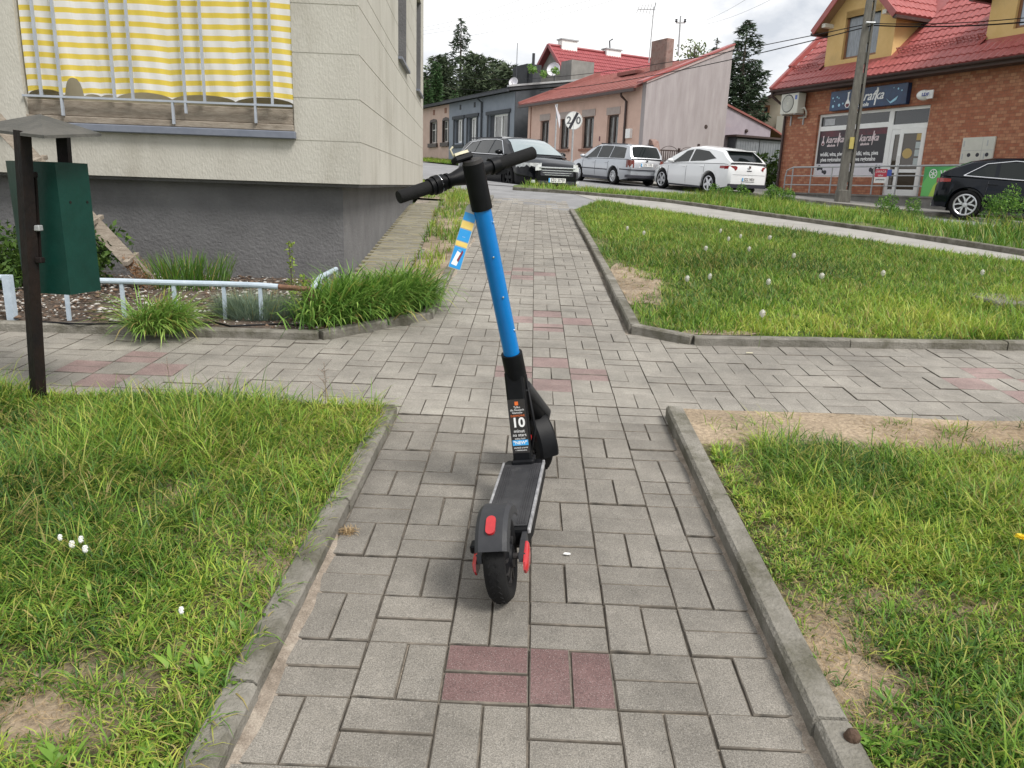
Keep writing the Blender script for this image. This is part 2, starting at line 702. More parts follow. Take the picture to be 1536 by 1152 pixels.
def sheet(name, poly, off, step, mat, parent=None, kind='structure', bumpy=0.0, **kw):
    """a sheet of ground that follows the terrain"""
    pts = []
    n = len(poly)
    for i in range(n):
        a, b = Vector((poly[i][0], poly[i][1])), Vector((poly[(i + 1) % n][0], poly[(i + 1) % n][1]))
        k = max(1, int((b - a).length / step))
        pts += [a + (b - a) * (j / k) for j in range(k)]
    nb = len(pts)
    xs = [p[0] for p in poly]
    ys = [p[1] for p in poly]
    gx, gy = np.meshgrid(np.arange(min(xs), max(xs), step), np.arange(min(ys), max(ys), step))
    gx, gy = gx.ravel() + 0.013, gy.ravel() + 0.017
    k = inpoly(gx, gy, poly)
    inner = [Vector((a, b)) for a, b in zip(gx[k], gy[k])]
    co, ed, fa, _, _, _ = geometry.delaunay_2d_cdt(pts + inner, [], [list(range(nb))], 1, 1e-5)
    x = np.array([c.x for c in co])
    y = np.array([c.y for c in co])
    z = zt(x, y) + off
    if bumpy:
        z = z + bumpy * (vnoise(x, y, 1.3, 5) - 0.5)
    me = bpy.data.meshes.new(name)
    me.from_pydata(np.stack([x, y, z], 1).tolist(), [], [tuple(f) for f in fa])
    me.materials.append(mat)
    me.polygons.foreach_set('use_smooth', [True] * len(me.polygons))
    me.update()
    o = link(name, me, parent)
    if kind:
        o['kind'] = kind
    for a, b in kw.items():
        o[a] = b
    return o


def vnoise(x, y, f, seed=0):
    """smooth value noise in 0..1"""
    g = np.random.default_rng(seed).random((256, 256))
    x = np.asarray(x) * f + 100.3
    y = np.asarray(y) * f + 57.7
    xi, yi = np.floor(x).astype(int), np.floor(y).astype(int)
    fx, fy = x - xi, y - yi
    fx, fy = fx * fx * (3 - 2 * fx), fy * fy * (3 - 2 * fy)
    a, b = g[yi % 256, xi % 256], g[yi % 256, (xi + 1) % 256]
    c, d = g[(yi + 1) % 256, xi % 256], g[(yi + 1) % 256, (xi + 1) % 256]
    return (a * (1 - fx) + b * fx) * (1 - fy) + (c * (1 - fx) + d * fx) * fy


# the base earth, out to the horizon
gx = np.concatenate([np.arange(-240, -20, 20), np.arange(-20, 30, 1.0), np.arange(30, 260, 20)])
gy = np.concatenate([np.arange(-40, -4, 6), np.arange(-4, 60, 1.0), np.arange(60, 300, 20)])
GX, GY = np.meshgrid(gx, gy)
GZ = zt(GX, GY) - 0.07
nx_, ny_ = len(gx), len(gy)
idx = np.arange(nx_ * ny_).reshape(ny_, nx_)
q = np.stack([idx[:-1, :-1], idx[:-1, 1:], idx[1:, 1:], idx[1:, :-1]], -1).reshape(-1, 4)
o = np_mesh('ground', np.stack([GX.ravel(), GY.ravel(), GZ.ravel()], 1), q, m_turf, smooth=True)
tag(o, kind='structure')

# ---- block paving: path that crosses a footway and runs on to the street
PITCH, X0, Y0 = 0.205, -0.579, 1.525
path_poly = [(-0.6, 0.4), (0.67, 0.4), (0.67, 3.42), (6.9, 3.42), (6.9, 4.9), (1.04, 4.85), (0.72, 5.1), (0.72, 15.1), (0.4, 15.7),
             (-0.8, 15.9), (-0.8, 10), (-0.70, 5.3), (-1.25, 4.62), (-5.4, 4.6), (-5.4, 3.33), (-0.6, 3.33)]
path = sheet('footpath', path_poly, -0.0085, 0.6, m_sand)
tag(path, 'grey block paved footpath with red diamonds crossing a footway')
reds = {(2, 0), (3, 0)}
for (px, py) in [(866, 566), (800, 480), (206, 556), (1483, 571), (795, 408)]:
    p = on(px, py)
    ci, cj = (p.x - X0) / PITCH - 0.5, (p.y - Y0) / PITCH - 0.5
    best = min(((abs(i - ci) + abs(j - cj), i, j) for i in range(int(ci) - 2, int(ci) + 4) for j in range(int(cj) - 2, int(cj) + 4)
                if (i + j) % 2 == 1))
    reds |= {(best[1] + 1, best[2]), (best[1] - 1, best[2]), (best[1], best[2] + 1), (best[1], best[2] - 1)}


def brick_mesh(name, lx, ly, seed, mat, gap=0.0024, b=0.0026):
    r = random.Random(seed)
    hx, hy = lx / 2 - gap, ly / 2 - gap
    j = lambda s: s * r.uniform(-1, 1)
    top = [(-hx + b, -hy + b), (hx - b, -hy + b), (hx - b, hy - b), (-hx + b, hy - b)]
    rim = [(-hx + j(.0012), -hy + j(.0012)), (hx + j(.0012), -hy + j(.0012)), (hx + j(.0012), hy + j(.0012)), (-hx + j(.0012), hy + j(.0012))]
    vs = [(x, y, j(.0008)) for x, y in top] + [(x, y, -b + j(.001)) for x, y in rim] + [(x, y, -0.05) for x, y in rim]
    fs = [(0, 1, 2, 3)] + [(4 + k, 4 + (k + 1) % 4, (k + 1) % 4, k) for k in range(4)] + \
         [(8 + k, 8 + (k + 1) % 4, 4 + (k + 1) % 4, 4 + k) for k in range(4)]
    return vs, fs


m_jdirt = M('dirty paver edge', (0.055, 0.05, 0.042), (0.19, 0.165, 0.135), scale=11, rough=0.95)
variants = {}
for kind_, (lx, ly) in {'h': (PITCH, PITCH / 2), 'v': (PITCH / 2, PITCH), 'q': (PITCH / 2, PITCH / 2)}.items():
    for red in (0, 1, 2, 3):
        for s in range(5):
            vs, fs = brick_mesh('paver', lx, ly, s * 7 + red, None, 0.0021 if red < 2 else 0.0010, 0.0024 if red < 2 else 0.0017)
            me = bpy.data.meshes.new('paver')
            me.from_pydata(vs, [], fs)
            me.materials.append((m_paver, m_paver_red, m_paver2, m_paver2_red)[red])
            me.materials.append(m_jdirt)
            me.polygons.foreach_set('material_index', [0] + [1] * 8)
            variants[(kind_, red, s)] = (me, np.array(vs), fs)
bricks = []
SMALL = {(5, 3), (5, 5), (5, 8), (4, 9)}       # cells patched with half blocks
for j in range(-5, 68):
    for i in range(-25, 36):
        xc, yc = X0 + (i + 0.5) * PITCH, Y0 + (j + 0.5) * PITCH
        ok = (0 <= i <= 5 and (yc < 3.45 or yc > 4.6)) or (9 <= j <= 15 and i >= 0) or (9 <= j <= 14)
        if i == -1 and yc > 5.2:
            ok = True
        if j in (15, 16, 17) and -4 <= i < 0:
            ok = (yc - 4.57) < (xc + 1.25) * 1.1 + 0.06
        if j == 16 and 6 <= i <= 7:
            ok = (xc < 0.98)
        if j > 15 and 0 <= i <= 5 and yc > 15.25 + (0.45 - xc) * 0.45:
            ok = False
        if not ok:
            continue
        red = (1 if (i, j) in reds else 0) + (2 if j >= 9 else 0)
        if (i, j) in SMALL:
            for a in (-.25, .25):
                for b in (-.25, .25):
                    bricks.append(('q', xc + a * PITCH, yc + b * PITCH, red))
        elif (i + j) % 2 == 0:
            bricks += [('h', xc, yc - PITCH / 4, red), ('h', xc, yc + PITCH / 4, red)]
        else:
            bricks += [('v', xc - PITCH / 4, yc, red), ('v', xc + PITCH / 4, yc, red)]


def proj(x, y, z):
    v = ROT.transposed() @ Vector((x, y, z - CAMH))
    if v.z > -0.05:
        return None
    return (CX + F * v.x / -v.z, CY - F * v.y / -v.z)


def rank(b):
    p = proj(b[1], b[2], zg(b[1], b[2]))
    vis = p is not None and -40 < p[0] < 1576 and p[1] < 1190
    return (0 if vis else 1, b[1] ** 2 + b[2] ** 2)


bricks.sort(key=rank)
allv, allf, allr = [], [], []
for n, (k_, x, y, red) in enumerate(bricks):
    me, vs, fs = variants[(k_, red, random.randrange(5))]
    z = zg(x, y) + random.uniform(-0.0026, 0.0026)
    if n < 290:
        o = link('paver', me, path)
        o.location = (x, y, z)
        o.rotation_euler = (math.atan(0.0663) + random.uniform(-.008, .008), random.uniform(-.008, .008) - (0.022 if x > 0.9 else 0), random.uniform(-.012, .012))
    else:
        a, b = random.uniform(-.006, .006) + 0.0663, random.uniform(-.006, .006) + (0.022 if x > 0.9 else 0)
        base = len(allv) and sum(len(t) for t in allv)
        w = vs.copy()
        w[:, 2] += w[:, 1] * a + w[:, 0] * b
        w += (x, y, z)
        allf += [(tuple(base + q for q in f), red if k < 1 else 4) for k, f in enumerate(fs)]
        allv.append(w)
me = bpy.data.meshes.new('distant_pavers')
me.from_pydata(np.concatenate(allv).tolist(), [], [f for f, _ in allf])
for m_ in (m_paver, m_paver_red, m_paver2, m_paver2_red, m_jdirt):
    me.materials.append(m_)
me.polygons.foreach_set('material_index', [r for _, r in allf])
o = link('distant_pavers', me, path)
o['kind'] = 'stuff'


def kerb_run(line, w=0.078, top=0.05, L=1.0, label=None, name='kerb', mat=None, jit=0.004):
    root = empty(name, (line[0][0], line[0][1], 0), kind='structure', label=label)
    for i in range(len(line) - 1):
        a, b = Vector(line[i]), Vector(line[i + 1])
        n = max(1, round((b - a).length / L))
        d = (b - a).normalized()
        s = Vector((-d.y, d.x))
        for k in range(n):
            p = a + (b - a) * (k / n) + d * 0.003
            q_ = a + (b - a) * ((k + 1) / n) - d * 0.003
            dz = random.uniform(-jit, jit) * 2
            off = random.uniform(-jit, jit)
            mb = MB()
            vs = []
            bv = 0.010
            for e in (p, q_):
                za = zg(e.x, e.y)
                dz2 = dz + random.uniform(-jit, jit)
                for (t, h) in ((-w / 2, -0.09), (-w / 2, top - bv), (-w / 2 + bv, top), (w / 2 - bv, top), (w / 2, top - bv), (w / 2, -0.09)):
                    g = e + s * (t + off)
                    vs.append((g.x - line[0][0], g.y - line[0][1], za + h + dz2))
            fs = [(0, 1, 2, 3, 4, 5), (11, 10, 9, 8, 7, 6)] + [(t, 6 + t, 7 + t, t + 1) for t in range(5)]
            mb.add(vs, fs)
            mb.build('kerb_stone', mat or m_kerb, root)
    return root


kerb_run([(-0.618, 0.45), (-0.618, 1.5), (-0.622, 2.42), (-0.622, 3.36)], label='low concrete kerb along the near left grass')
kerb_run([(0.698, 0.45), (0.698, 1.46), (0.698, 2.46), (0.700, 3.46)], label='low concrete kerb along the near right grass')
kerb_run([(-5.4, 4.50), (-3.2, 4.545), (-1.27, 4.60), (-0.69, 5.24), (-0.735, 7.0), (-0.785, 10.6), (-0.80, 15.4)],
         label='low concrete kerb around the flower bed and up the path')
kerb_run([(6.9, 4.86), (1.05, 4.82), (0.71, 5.07), (0.72, 7.7), (0.66, 13.3)], label='low concrete kerb around the dandelion lawn')

# raised beds of earth
bedA = [(-5.4, 0.3), (-0.64, 0.3), (-0.64, 3.37), (-5.4, 3.33)]
bedB = [(0.72, 0.3), (6.9, 0.3), (6.9, 3.40), (0.72, 3.46)]
p2n = [on(848, 314), on(900, 303.5), on(1000, 320), on(1200, 350), on(1400, 379), on(1536, 399), on(1800, 440)]
p2f = [on(860, 291), on(1000, 304), on(1100, 318), on(1300, 346.5), on(1536, 384), on(1800, 428)]
lawn = [(0.74, 5.1), (1.05, 4.86), (6.9, 4.9)] + [(p.x, p.y) for p in p2n[::-1][:-1]] + [(0.70, 13.3)]
sheet('lawn_earth', lawn, 0.03, 0.4, m_turf, label='earth under the dandelion lawn')
for (px, py, rx, ry, lb) in ((948, 425, .26, .95, 'bare dry patch of the lawn beside the path kerb'), (1062, 500, .42, .06, 'bare dry edge of the lawn at its near corner')):
    c = on(px, py, .03)
    sheet('bare_patch', [(max(c.x + rx * cos(t) * (1 + .2 * sin(3 * t)), .76), max(c.y + ry * sin(t) * (1 + .15 * sin(5 * t)), 4.90 + .35 * max(0, 1.0 - c.x - rx * cos(t)))) for t in np.linspace(0, 2 * pi, 26)[:-1]], 0.036, 0.12, m_soil, label=lb)
apron = [(p.x, p.y) for p in (on(742, 303), on(800, 308), on(848, 316), on(880, 310), on(900, 303.5), on(1000, 309), on(1000, 304), on(860, 291), on(800, 283), Vector((0.9, 21.0, 0)), Vector((-3.4, 23.0, 0)), on(700, 288))]
sheet('pavement_apron', apron, -0.001, 0.5, m_asphalt, label='grey apron where the block path meets the street')
pp = [(p.x, p.y) for p in p2n[1:]] + [(p.x, p.y) for p in p2f[::-1]]
sheet('side_path', pp, 0.006, 0.5, m_flag, label='pale pavement slanting off to the right')
kerb_run([(p.x, p.y) for p in [on(770, 285)] + p2f], w=0.08, top=0.07, L=1.0, label='low kerb between slanting pavement and street verge')

# street
roadedge = [on(1800, 380), on(1536, 350), on(1440, 341), on(1300, 322), on(1180, 304), on(1060, 296), on(940, 290), on(860, 286), on(770, 280)]
far_kerb = [(13.4, 12.0), (11.05, 17.2), (8.6, 22.7), (6.1, 28.3), (2.7, 34.9), (-2.4, 43.9), (-9.6, 57.0)]
road = [(p.x, p.y) for p in roadedge] + [(-2.2, 19.6), (-6.0, 24.0), (-20, 46), (-20, 60)] + far_kerb[::-1]
sheet('street', road, 0.012, 0.7, m_asphalt, label='grey asphalt street in front of the houses')
fk2 = [(p[0] + 4.5, p[1] + 2.1) for p in far_kerb]
sheet('far_pavement', far_kerb[:6] + fk2[:6][::-1], 0.10, 0.8, m_flag, label='pavement before the shop and houses')
kerb_run(far_kerb[:6], w=0.12, top=0.11, L=2.0, label='kerb along the far side of the street')
sheet('far_verge', [far_kerb[5], far_kerb[6], (-6.5, 59.0), (0.8, 45.6)], 0.08, 1.0, m_turf, label='earth under the grass before the pink house')
verge = [(p.x, p.y) for p in [on(770, 285)] + p2f] + [(p.x, p.y) for p in roadedge]
sheet('street_verge', verge, 0.03, 0.5, m_turf, label='earth under the grass between path and street')

# paved strip along the tower and the dirt beside it
tower_dir = Vector((-0.075, 1.0)).normalized()
strip_o = [(-1.04, 6.2), (-1.25, 9.0), (-1.66, 14.3)]
strip_i = [(-1.50, 6.35), (-1.71, 9.0), (-2.10, 14.4)]
side_walk = sheet('block_walk', strip_o + strip_i[::-1], 0.004, 0.5, m_sand, label='mossy block strip along the foot of the tower')
m_moss = M('mossy block', (0.16, 0.15, 0.125), (0.24, 0.235, 0.21), scale=9, rough=0.95, bump=0.4, rand=0.2,
           dirt=((0.24, 0.19, 0.03), 1.6, 0.47, 0.75))
vs, fs = brick_mesh('b', 0.21, 0.105, 3, None)
mes = bpy.data.meshes.new('block')
mes.from_pydata(vs, [], fs)
mes.materials.append(m_moss)
for r_ in range(72):
    y = 6.35 + r_ * 0.11
    for c in range(4):
        t = (y - 6.2) / 8.1
        xw = (-1.045 - 0.615 * t)
        x = xw - 0.058 - 0.113 * c - (0.05 if r_ % 2 else 0)
        if x < -1.44 - 0.075 * (y - 6.35) - 0.02:
            continue
        o = link('block', mes, side_walk)
        o.location = (x, y, zg(x, y) + 0.014 + random.uniform(-.003, .003))
        o.rotation_euler = (0.0663, 0, random.uniform(-.02, .02) + 0.075)
        if r_ > 66:
            break
kerb_run([(-0.99, 6.1), (-1.2, 9.0), (-1.6, 14.3)], w=0.05, top=0.03, L=0.8, label='thin edging along the mossy block strip')
dirt = [(-0.98, 6.0), (-0.73, 5.9), (-0.77, 10), (-0.84, 15.6), (-2.2, 18.6), (-6, 23), (-8, 22), (-2.2, 14.6), (-1.6, 14.4), (-1.22, 9)]
sheet('tower_verge', dirt, 0.03, 0.4, m_soil, bumpy=0.02, label='dry earth strip between tower walk and path')
bed = [(-5.4, 4.53), (-3.2, 4.57), (-1.27, 4.63), (-0.72, 5.26), (-0.74, 5.95), (-1.02, 6.35), (-1.5, 6.5), (-5.4, 6.5)]
sheet('flower_bed', bed, 0.035, 0.2, m_mulch, bumpy=0.04, label='bark mulch bed below the tower wall')


# ------------------------------------------------------------------ the rendered tower block on the left
m_render = M('pale render', (0.405, 0.387, 0.343), (0.462, 0.445, 0.397), scale=2.2, rough=0.95, bump=0.3, bscale=70,
             dirt=((0.30, 0.28, 0.235), 1.6, 0.50, 0.6), stretch=(1, 1, 0.45))
m_joint = M('pale joint', (0.56, 0.54, 0.48), rough=0.9)
m_plinth = M('grey plinth render', (0.115, 0.113, 0.116), (0.155, 0.153, 0.156), scale=2.5, rough=0.95, bump=0.5, bscale=50,
             dirt=((0.20, 0.195, 0.19), 2.3, 0.55, 0.4))
m_inner = M('balcony wall', (0.40, 0.37, 0.29), (0.46, 0.43, 0.34), scale=3, rough=0.9)
m_flash = M('blue grey flashing', (0.13, 0.145, 0.185), (0.17, 0.185, 0.225), scale=8, rough=0.5)
m_bars = M('balcony bar paint', (0.30, 0.33, 0.38), (0.38, 0.41, 0.46), scale=9, rough=0.5)
TO = (-1.35, 6.2, 0)
TRZ = atan2(0.08, 1)
tower = empty('apartment_block', TO, TRZ, 'cream rendered apartment block on a dark grey plinth beside the path', 'building')
zb = [1.225, 1.54, 1.85, 2.17, 2.51, 2.66, 2.98, 3.30, 3.62, 4.10]


def L_poly(y1, i=0.0, x0=-0.5):
    return [(x0 + (i if x0 == -0.5 else 0), i), (-i, i), (-i, y1), (-0.22, y1), (-0.22, 0.22), (x0 + (i if x0 == -0.5 else 0), 0.22)]


for a, b in zip(zb[:-1], zb[1:]):
    g = 0.0035
    segs = [(L_poly(8.2),)] if a < 2.6 else [(L_poly(3.3),), ([(0, 4.5), (0, 6.4), (-0.22, 6.4), (-0.22, 4.5)],),
                                             ([(0, 7.5), (0, 8.2), (-0.22, 8.2), (-0.22, 7.5)],)]
    for (p,) in segs:
        MB().prism(p, a + (g if a > 1.3 else 0), b - g).build('wall_band', m_render, tower)
mb = MB()
mb.prism(L_poly(8.19, 0.005), 1.23, 2.655)
mb.prism(L_poly(3.3, 0.005), 2.655, 4.1)
mb.prism([(-0.005, 4.5), (-0.005, 6.4), (-0.2, 6.4), (-0.2, 4.5)], 2.655, 4.1)
mb.prism([(-0.005, 7.5), (-0.005, 8.19), (-0.2, 8.19), (-0.2, 7.5)], 2.655, 4.1)
mb.build('joint_backing', m_joint, tower)
for (y0, y1) in ((3.3, 4.5), (6.4, 7.5)):
    w = MB().box(-0.16, -0.13, y0, y1, 2.655, 4.1).build('window', m_white, tower)
    MB().box(-0.128, -0.122, y0 + 0.07, y1 - 0.07, 2.73, 4.05).build('pane', m_glass, w)
    MB().box(-0.14, 0.05, y0 - 0.03, y1 + 0.03, 2.63, 2.658).build('sill', m_flash, w)
    MB().box(-0.128, -0.003, y1 - 0.025, y1 - 0.001, 2.66, 4.09).build('reveal_shade', m_plinth, w)  # grey lining added to paint shade into the window reveal
mb = MB()
mb.box(-8, -0.5, 0.0, 0.2, 1.225, 1.60)                        # parapet under the balcony
mb.box(-8, -2.47, -0.03, 0.22, 1.60, 4.1)                      # wall left of the balcony
mb.build('parapet', m_render, tower)
MB().box(-8, -0.02, 0.05, 8.1, 1.2, 1.24).build('floor_slab', m_plinth, tower)
mb = MB()
mb.box(-8, -0.17, 0.17, 8.06, 0.1, 1.22)
mb.build('plinth', m_plinth, tower)
mb = MB()
mb.box(-8, -0.0, 0.0, 8.2, 4.1, 9.5)
mb.build('upper_storeys', m_render, tower)
mb = MB()
mb.box(-2.47, -0.5, 1.2, 1.3, 1.6, 4.1)
mb.box(-0.5, -0.3, 0.22, 1.3, 1.6, 4.1)
mb.box(-2.6, -2.47, 0.22, 1.3, 1.6, 4.1)
mb.box(-2.6, -0.3, 0.2, 1.3, 1.5, 1.6)
mb.build('balcony_recess', m_inner, tower)
MB().box(-2.9, -0.485, -0.055, -0.002, 1.545, 1.600, bev=0.006).build('balcony_sill', m_flash, tower)
MB().box(-2.62, -0.503, -0.028, 0.10, 1.603, 1.650, bev=0.004).build('balcony_board', m_wood, tower)
MB().box(-2.5, -0.503, 0.01, 0.12, 1.654, 1.765, bev=0.004).build('balcony_board', m_wood, tower)
rail = MB().box(-2.47, -0.503, -0.055, -0.03, 1.775, 1.790).build('balcony_railing', m_bars, tower)
MB().box(-2.47, -0.503, -0.055, -0.03, 3.2, 3.22).build('rail', m_bars, rail)
for px in (52, 82, 163, 191, 271, 301, 379, 406):
    x = -2.45 + (px - 28) * (1.95 / 409)
    lo = 1.65 if px in (82, 379) else 1.70 if px == 271 else 1.79
    MB().box(x - 0.008, x + 0.008, -0.054, -0.031, lo if lo < 1.79 else 1.789, 3.2).build('bar', m_bars, rail)
x = -2.45 + (251 - 28) * (1.95 / 409)
MB().box(x - 0.008, x + 0.008, -0.054, -0.031, 1.62, 1.776).build('bar', m_bars, rail)

m_cloth = bpy.data.materials.new('striped cloth')
m_cloth.use_nodes = True
N, L = m_cloth.node_tree.nodes, m_cloth.node_tree.links
b_ = N['Principled BSDF']
b_.inputs['Roughness'].default_value = 0.8
at_ = N.new('ShaderNodeAttribute')
at_.attribute_name = 'stripe'
rp = N.new('ShaderNodeValToRGB')
rp.color_ramp.interpolation = 'LINEAR'
for e, (p_, c_) in zip([rp.color_ramp.elements[0], rp.color_ramp.elements[1]], ((0.0, (0.90, 0.89, 0.87, 1)), (0.52, (0.90, 0.89, 0.87, 1)))):
    e.position, e.color = p_, c_
for p_, c_ in ((0.55, (0.88, 0.68, 0.11, 1)), (0.97, (0.88, 0.68, 0.11, 1)), (1.0, (0.90, 0.89, 0.87, 1))):
    e = rp.color_ramp.elements.new(p_)
    e.color = c_
fr_ = N.new('ShaderNodeMath')
fr_.operation = 'FRACT'
L.new(at_.outputs['Fac'], fr_.inputs[0])
L.new(fr_.outputs[0], rp.inputs['Fac'])
wv = N.new('ShaderNodeTexNoise')
wv.inputs['Scale'].default_value = 9
wv.inputs['Detail'].default_value = 6
hs_ = N.new('ShaderNodeHueSaturation')
mr_ = N.new('ShaderNodeMapRange')
mr_.inputs['To Min'].default_value = 0.88
mr_.inputs['To Max'].default_value = 1.1
L.new(wv.outputs['Fac'], mr_.inputs['Value'])
L.new(mr_.outputs['Result'], hs_.inputs['Value'])
L.new(rp.outputs['Color'], hs_.inputs['Color'])
L.new(hs_.outputs['Color'], b_.inputs['Base Color'])
tl = N.new('ShaderNodeBsdfTranslucent')
L.new(hs_.outputs['Color'], tl.inputs['Color'])
ms = N.new('ShaderNodeMixShader')
ms.inputs['Fac'].default_value = 0.35
L.new(b_.outputs['BSDF'], ms.inputs[1])
L.new(tl.outputs['BSDF'], ms.inputs[2])
L.new(ms.outputs['Shader'], N['Material Output'].inputs['Surface'])
ties = [28, 82, 112, 138, 163, 247, 347, 437]
NU, NV = 240, 44
xs = np.linspace(28, 437, NU + 1)
zbot = np.zeros(NU + 1)
for i, px in enumerate(xs):
    for a, b in zip(ties[:-1], ties[1:]):
        if a <= px <= b:
            t = (px - a) / (b - a)
            rise = 0.045 * min(1, (b - a) / 60)
            zbot[i] = 1.795 + rise * (4 * t * (1 - t)) ** 0.6
vv = np.linspace(0, 1, NV + 1) ** 1.5
X = np.tile(-2.45 + (xs - 28) * (1.95 / 409), (NV + 1, 1))
Zb = np.tile(zbot, (NV + 1, 1))
V = np.tile(vv[:, None], (1, NU + 1))
Z = Zb * (1 - V) + 3.15 * V
hole = np.array([1.80 + 0.125 * sqrt(max(0, 1 - ((p - 98) / 13) ** 2)) if 85 < p < 111 else 0 for p in xs])
Zr = Z.copy()
Z = np.maximum(Z, np.tile(hole, (NV + 1, 1)))
sag = 0.006 * np.sin((X + 2.45) * 6.0 + 1.0) * (1 - V) + 0.010 * np.sin((X + 2.5) * 2.2)
Y = 0.0 + 0.005 * np.sin(X * 21) * (1 - V) + 0.004 * np.sin(X * 47 + Z * 9) * (1 - V) + 0.004 * np.sin(X * 9)
base = 1.795 + 0.75 * (Zb - 1.795)
st = (base * (1 - V) + 3.15 * V + (Z - Zr) + sag * 0.9 - 1.78) / 0.079
ii = np.arange((NU + 1) * (NV + 1)).reshape(NV + 1, NU + 1)
q = np.stack([ii[:-1, :-1], ii[:-1, 1:], ii[1:, 1:], ii[1:, :-1]], -1).reshape(-1, 4)
Mt = Matrix.Translation(TO) @ Matrix.Rotation(TRZ, 4, 'Z')
cloth = np_mesh('balcony_screen', np.stack([X.ravel(), Y.ravel(), Z.ravel()], 1), q, m_cloth, smooth=True)
cloth.matrix_world = Mt
a_ = cloth.data.attributes.new('stripe', 'FLOAT', 'POINT')
a_.data.foreach_set('value', st.ravel().astype(np.float32))
tag(cloth, 'yellow and white striped fabric screen with torn scalloped hem on the balcony', 'fabric screen')

# cat ladder of old boards leaning up to the balcony
p0, p1 = at(0, 186, 5.62), on(246, 424)
p1.y, p1.z = 5.70, zg(p1.x, 5.70) + 0.04
p1.x = -2.80
p0 = p0 + (p0 - p1) * 0.25
lad = empty('cat_ladder', p1, 0, 'weathered plank cat ladder with cleats leaning from the bed to the balcony', 'cat ladder')
d = p0 - p1
MB().bar((0, 0, 0), d, 0.022, 0.105, up=(0, 0.35, 1)).build('plank', m_wood, lad)
for t in (0.14, 0.33, 0.62, 0.86):
    c = d * t
    n = Vector((d.z, 0, -d.x)).normalized() * 0.02
    MB().bar(c + n + Vector((0.01, -0.12, -0.02)), c + n + Vector((-0.01, 0.10, 0.03)), 0.035, 0.03).build('cleat', m_wood, lad)
coir = []
r_ = np.random.default_rng(3)
k = 900
t = r_.random(k) * 0.15 + 0.0
a = r_.random((k, 3)) - 0.5
cp = np.array(d)[None] * t[:, None] + a * np.array([0.07, 0.14, 0.09])
cq = cp + (r_.random((k, 3)) - 0.5) * 0.07
w_ = np.cross(cq - cp, r_.random((k, 3)) - 0.5)
w_ = w_ / (np.linalg.norm(w_, axis=1, keepdims=True) + 1e-6) * 0.003
V_ = np.stack([cp - w_, cp + w_, cq], 1).reshape(-1, 3)
m_coir = M('coir', (0.16, 0.075, 0.03), (0.28, 0.15, 0.07), scale=20, rough=0.95)
np_mesh('coir_wrap', V_, np.arange(k * 3).reshape(-1, 3), m_coir, lad)
b2 = empty('loose_board', at(0, 163, 6.0), 0, 'short weathered board sticking out at the left end of the balcony', 'board')
MB().bar((-0.3, -0.06, -0.06), (0.16, 0.10, 0.05), 0.06, 0.03).build('plank', m_wood, b2)

# ------------------------------------------------------------------ litter bin
m_green = M('dark green enamel', (0.002, 0.030, 0.022), (0.004, 0.042, 0.032), scale=6, rough=0.42, spec=0.3, bump=0.06, bscale=40,
            dirt=((0.015, 0.045, 0.035), 14, 0.62, 0.5))
m_post = M('bin post', (0.006, 0.006, 0.007), (0.02, 0.012, 0.009), scale=9, rough=0.6, bump=0.2, spec=0.2, stretch=(1, 1, .5))
pb = on(55, 608)
binr = empty('litter_bin', pb, 0, 'dark green hooded litter bin on a black square post', 'litter bin')
L_ = lambda p: Vector(p) - pb
pt = at(33, 196, 3.22)
MB().bar((0, 0, -0.2), L_(pt), 0.046, 0.046, up=(0.5, 1, 0)).build('post', m_post, binr)
Nn, Rr, Lf = at(82, 243, 3.30), at(131, 243, 3.47), at(8, 240, 3.42)
zt_, zb_ = Nn.z + 0.0, at(92, 442, 3.30).z
cor = [L_(Nn), L_(Rr), L_((Rr.x - 0.16, Rr.y + 0.16, 0)), L_((Lf.x + 0.03, Lf.y + 0.20, 0)), L_(Lf), L_((Nn.x - 0.17, Nn.y + 0.02, 0))]
low = [(c[0] * 0.97 + 0.012, c[1]) for c in cor]
mb = MB()
n = len(cor)
zt2, zb2 = zt_ - pb.z, zb_ - pb.z
mb.add([(c[0], c[1], zt2) for c in cor] + [(c[0], c[1], zb2) for c in low] + [(c[0] * 0.94, c[1] * 0.94 + 0.012, zt2) for c in cor]
       + [(c[0] * 0.94, c[1] * 0.94 + 0.012, zt2 - 0.3) for c in cor],
       [(i, n + i, n + (i + 1) % n, (i + 1) % n) for i in range(n)] + [tuple(range(n, 2 * n))]
       + [(i, (i + 1) % n, 2 * n + (i + 1) % n, 2 * n + i) for i in range(n)]
       + [(2 * n + i, 2 * n + (i + 1) % n, 3 * n + (i + 1) % n, 3 * n + i) for i in range(n)] + [tuple(range(3 * n, 4 * n))[::-1]])
mb.build('bin_body', m_green, binr)
e1 = (Vector(cor[1]) - Vector(cor[0]))
e1.z = 0
nn = Vector((e1.y, -e1.x, 0)).normalized()
for t in (0.33, 0.86):
    c = Vector((cor[0][0], cor[0][1], 0)) + e1 * t + Vector((0, 0, zt2 - 0.165))
    q_ = nn.to_track_quat('Z', 'Y').to_matrix().to_4x4()
    MB().lathe([(0.0, 0.003), (0.006, 0.003), (0.006, -0.01)], 10, Matrix.Translation(c) @ q_).build('rivet_hole', m_post, binr)
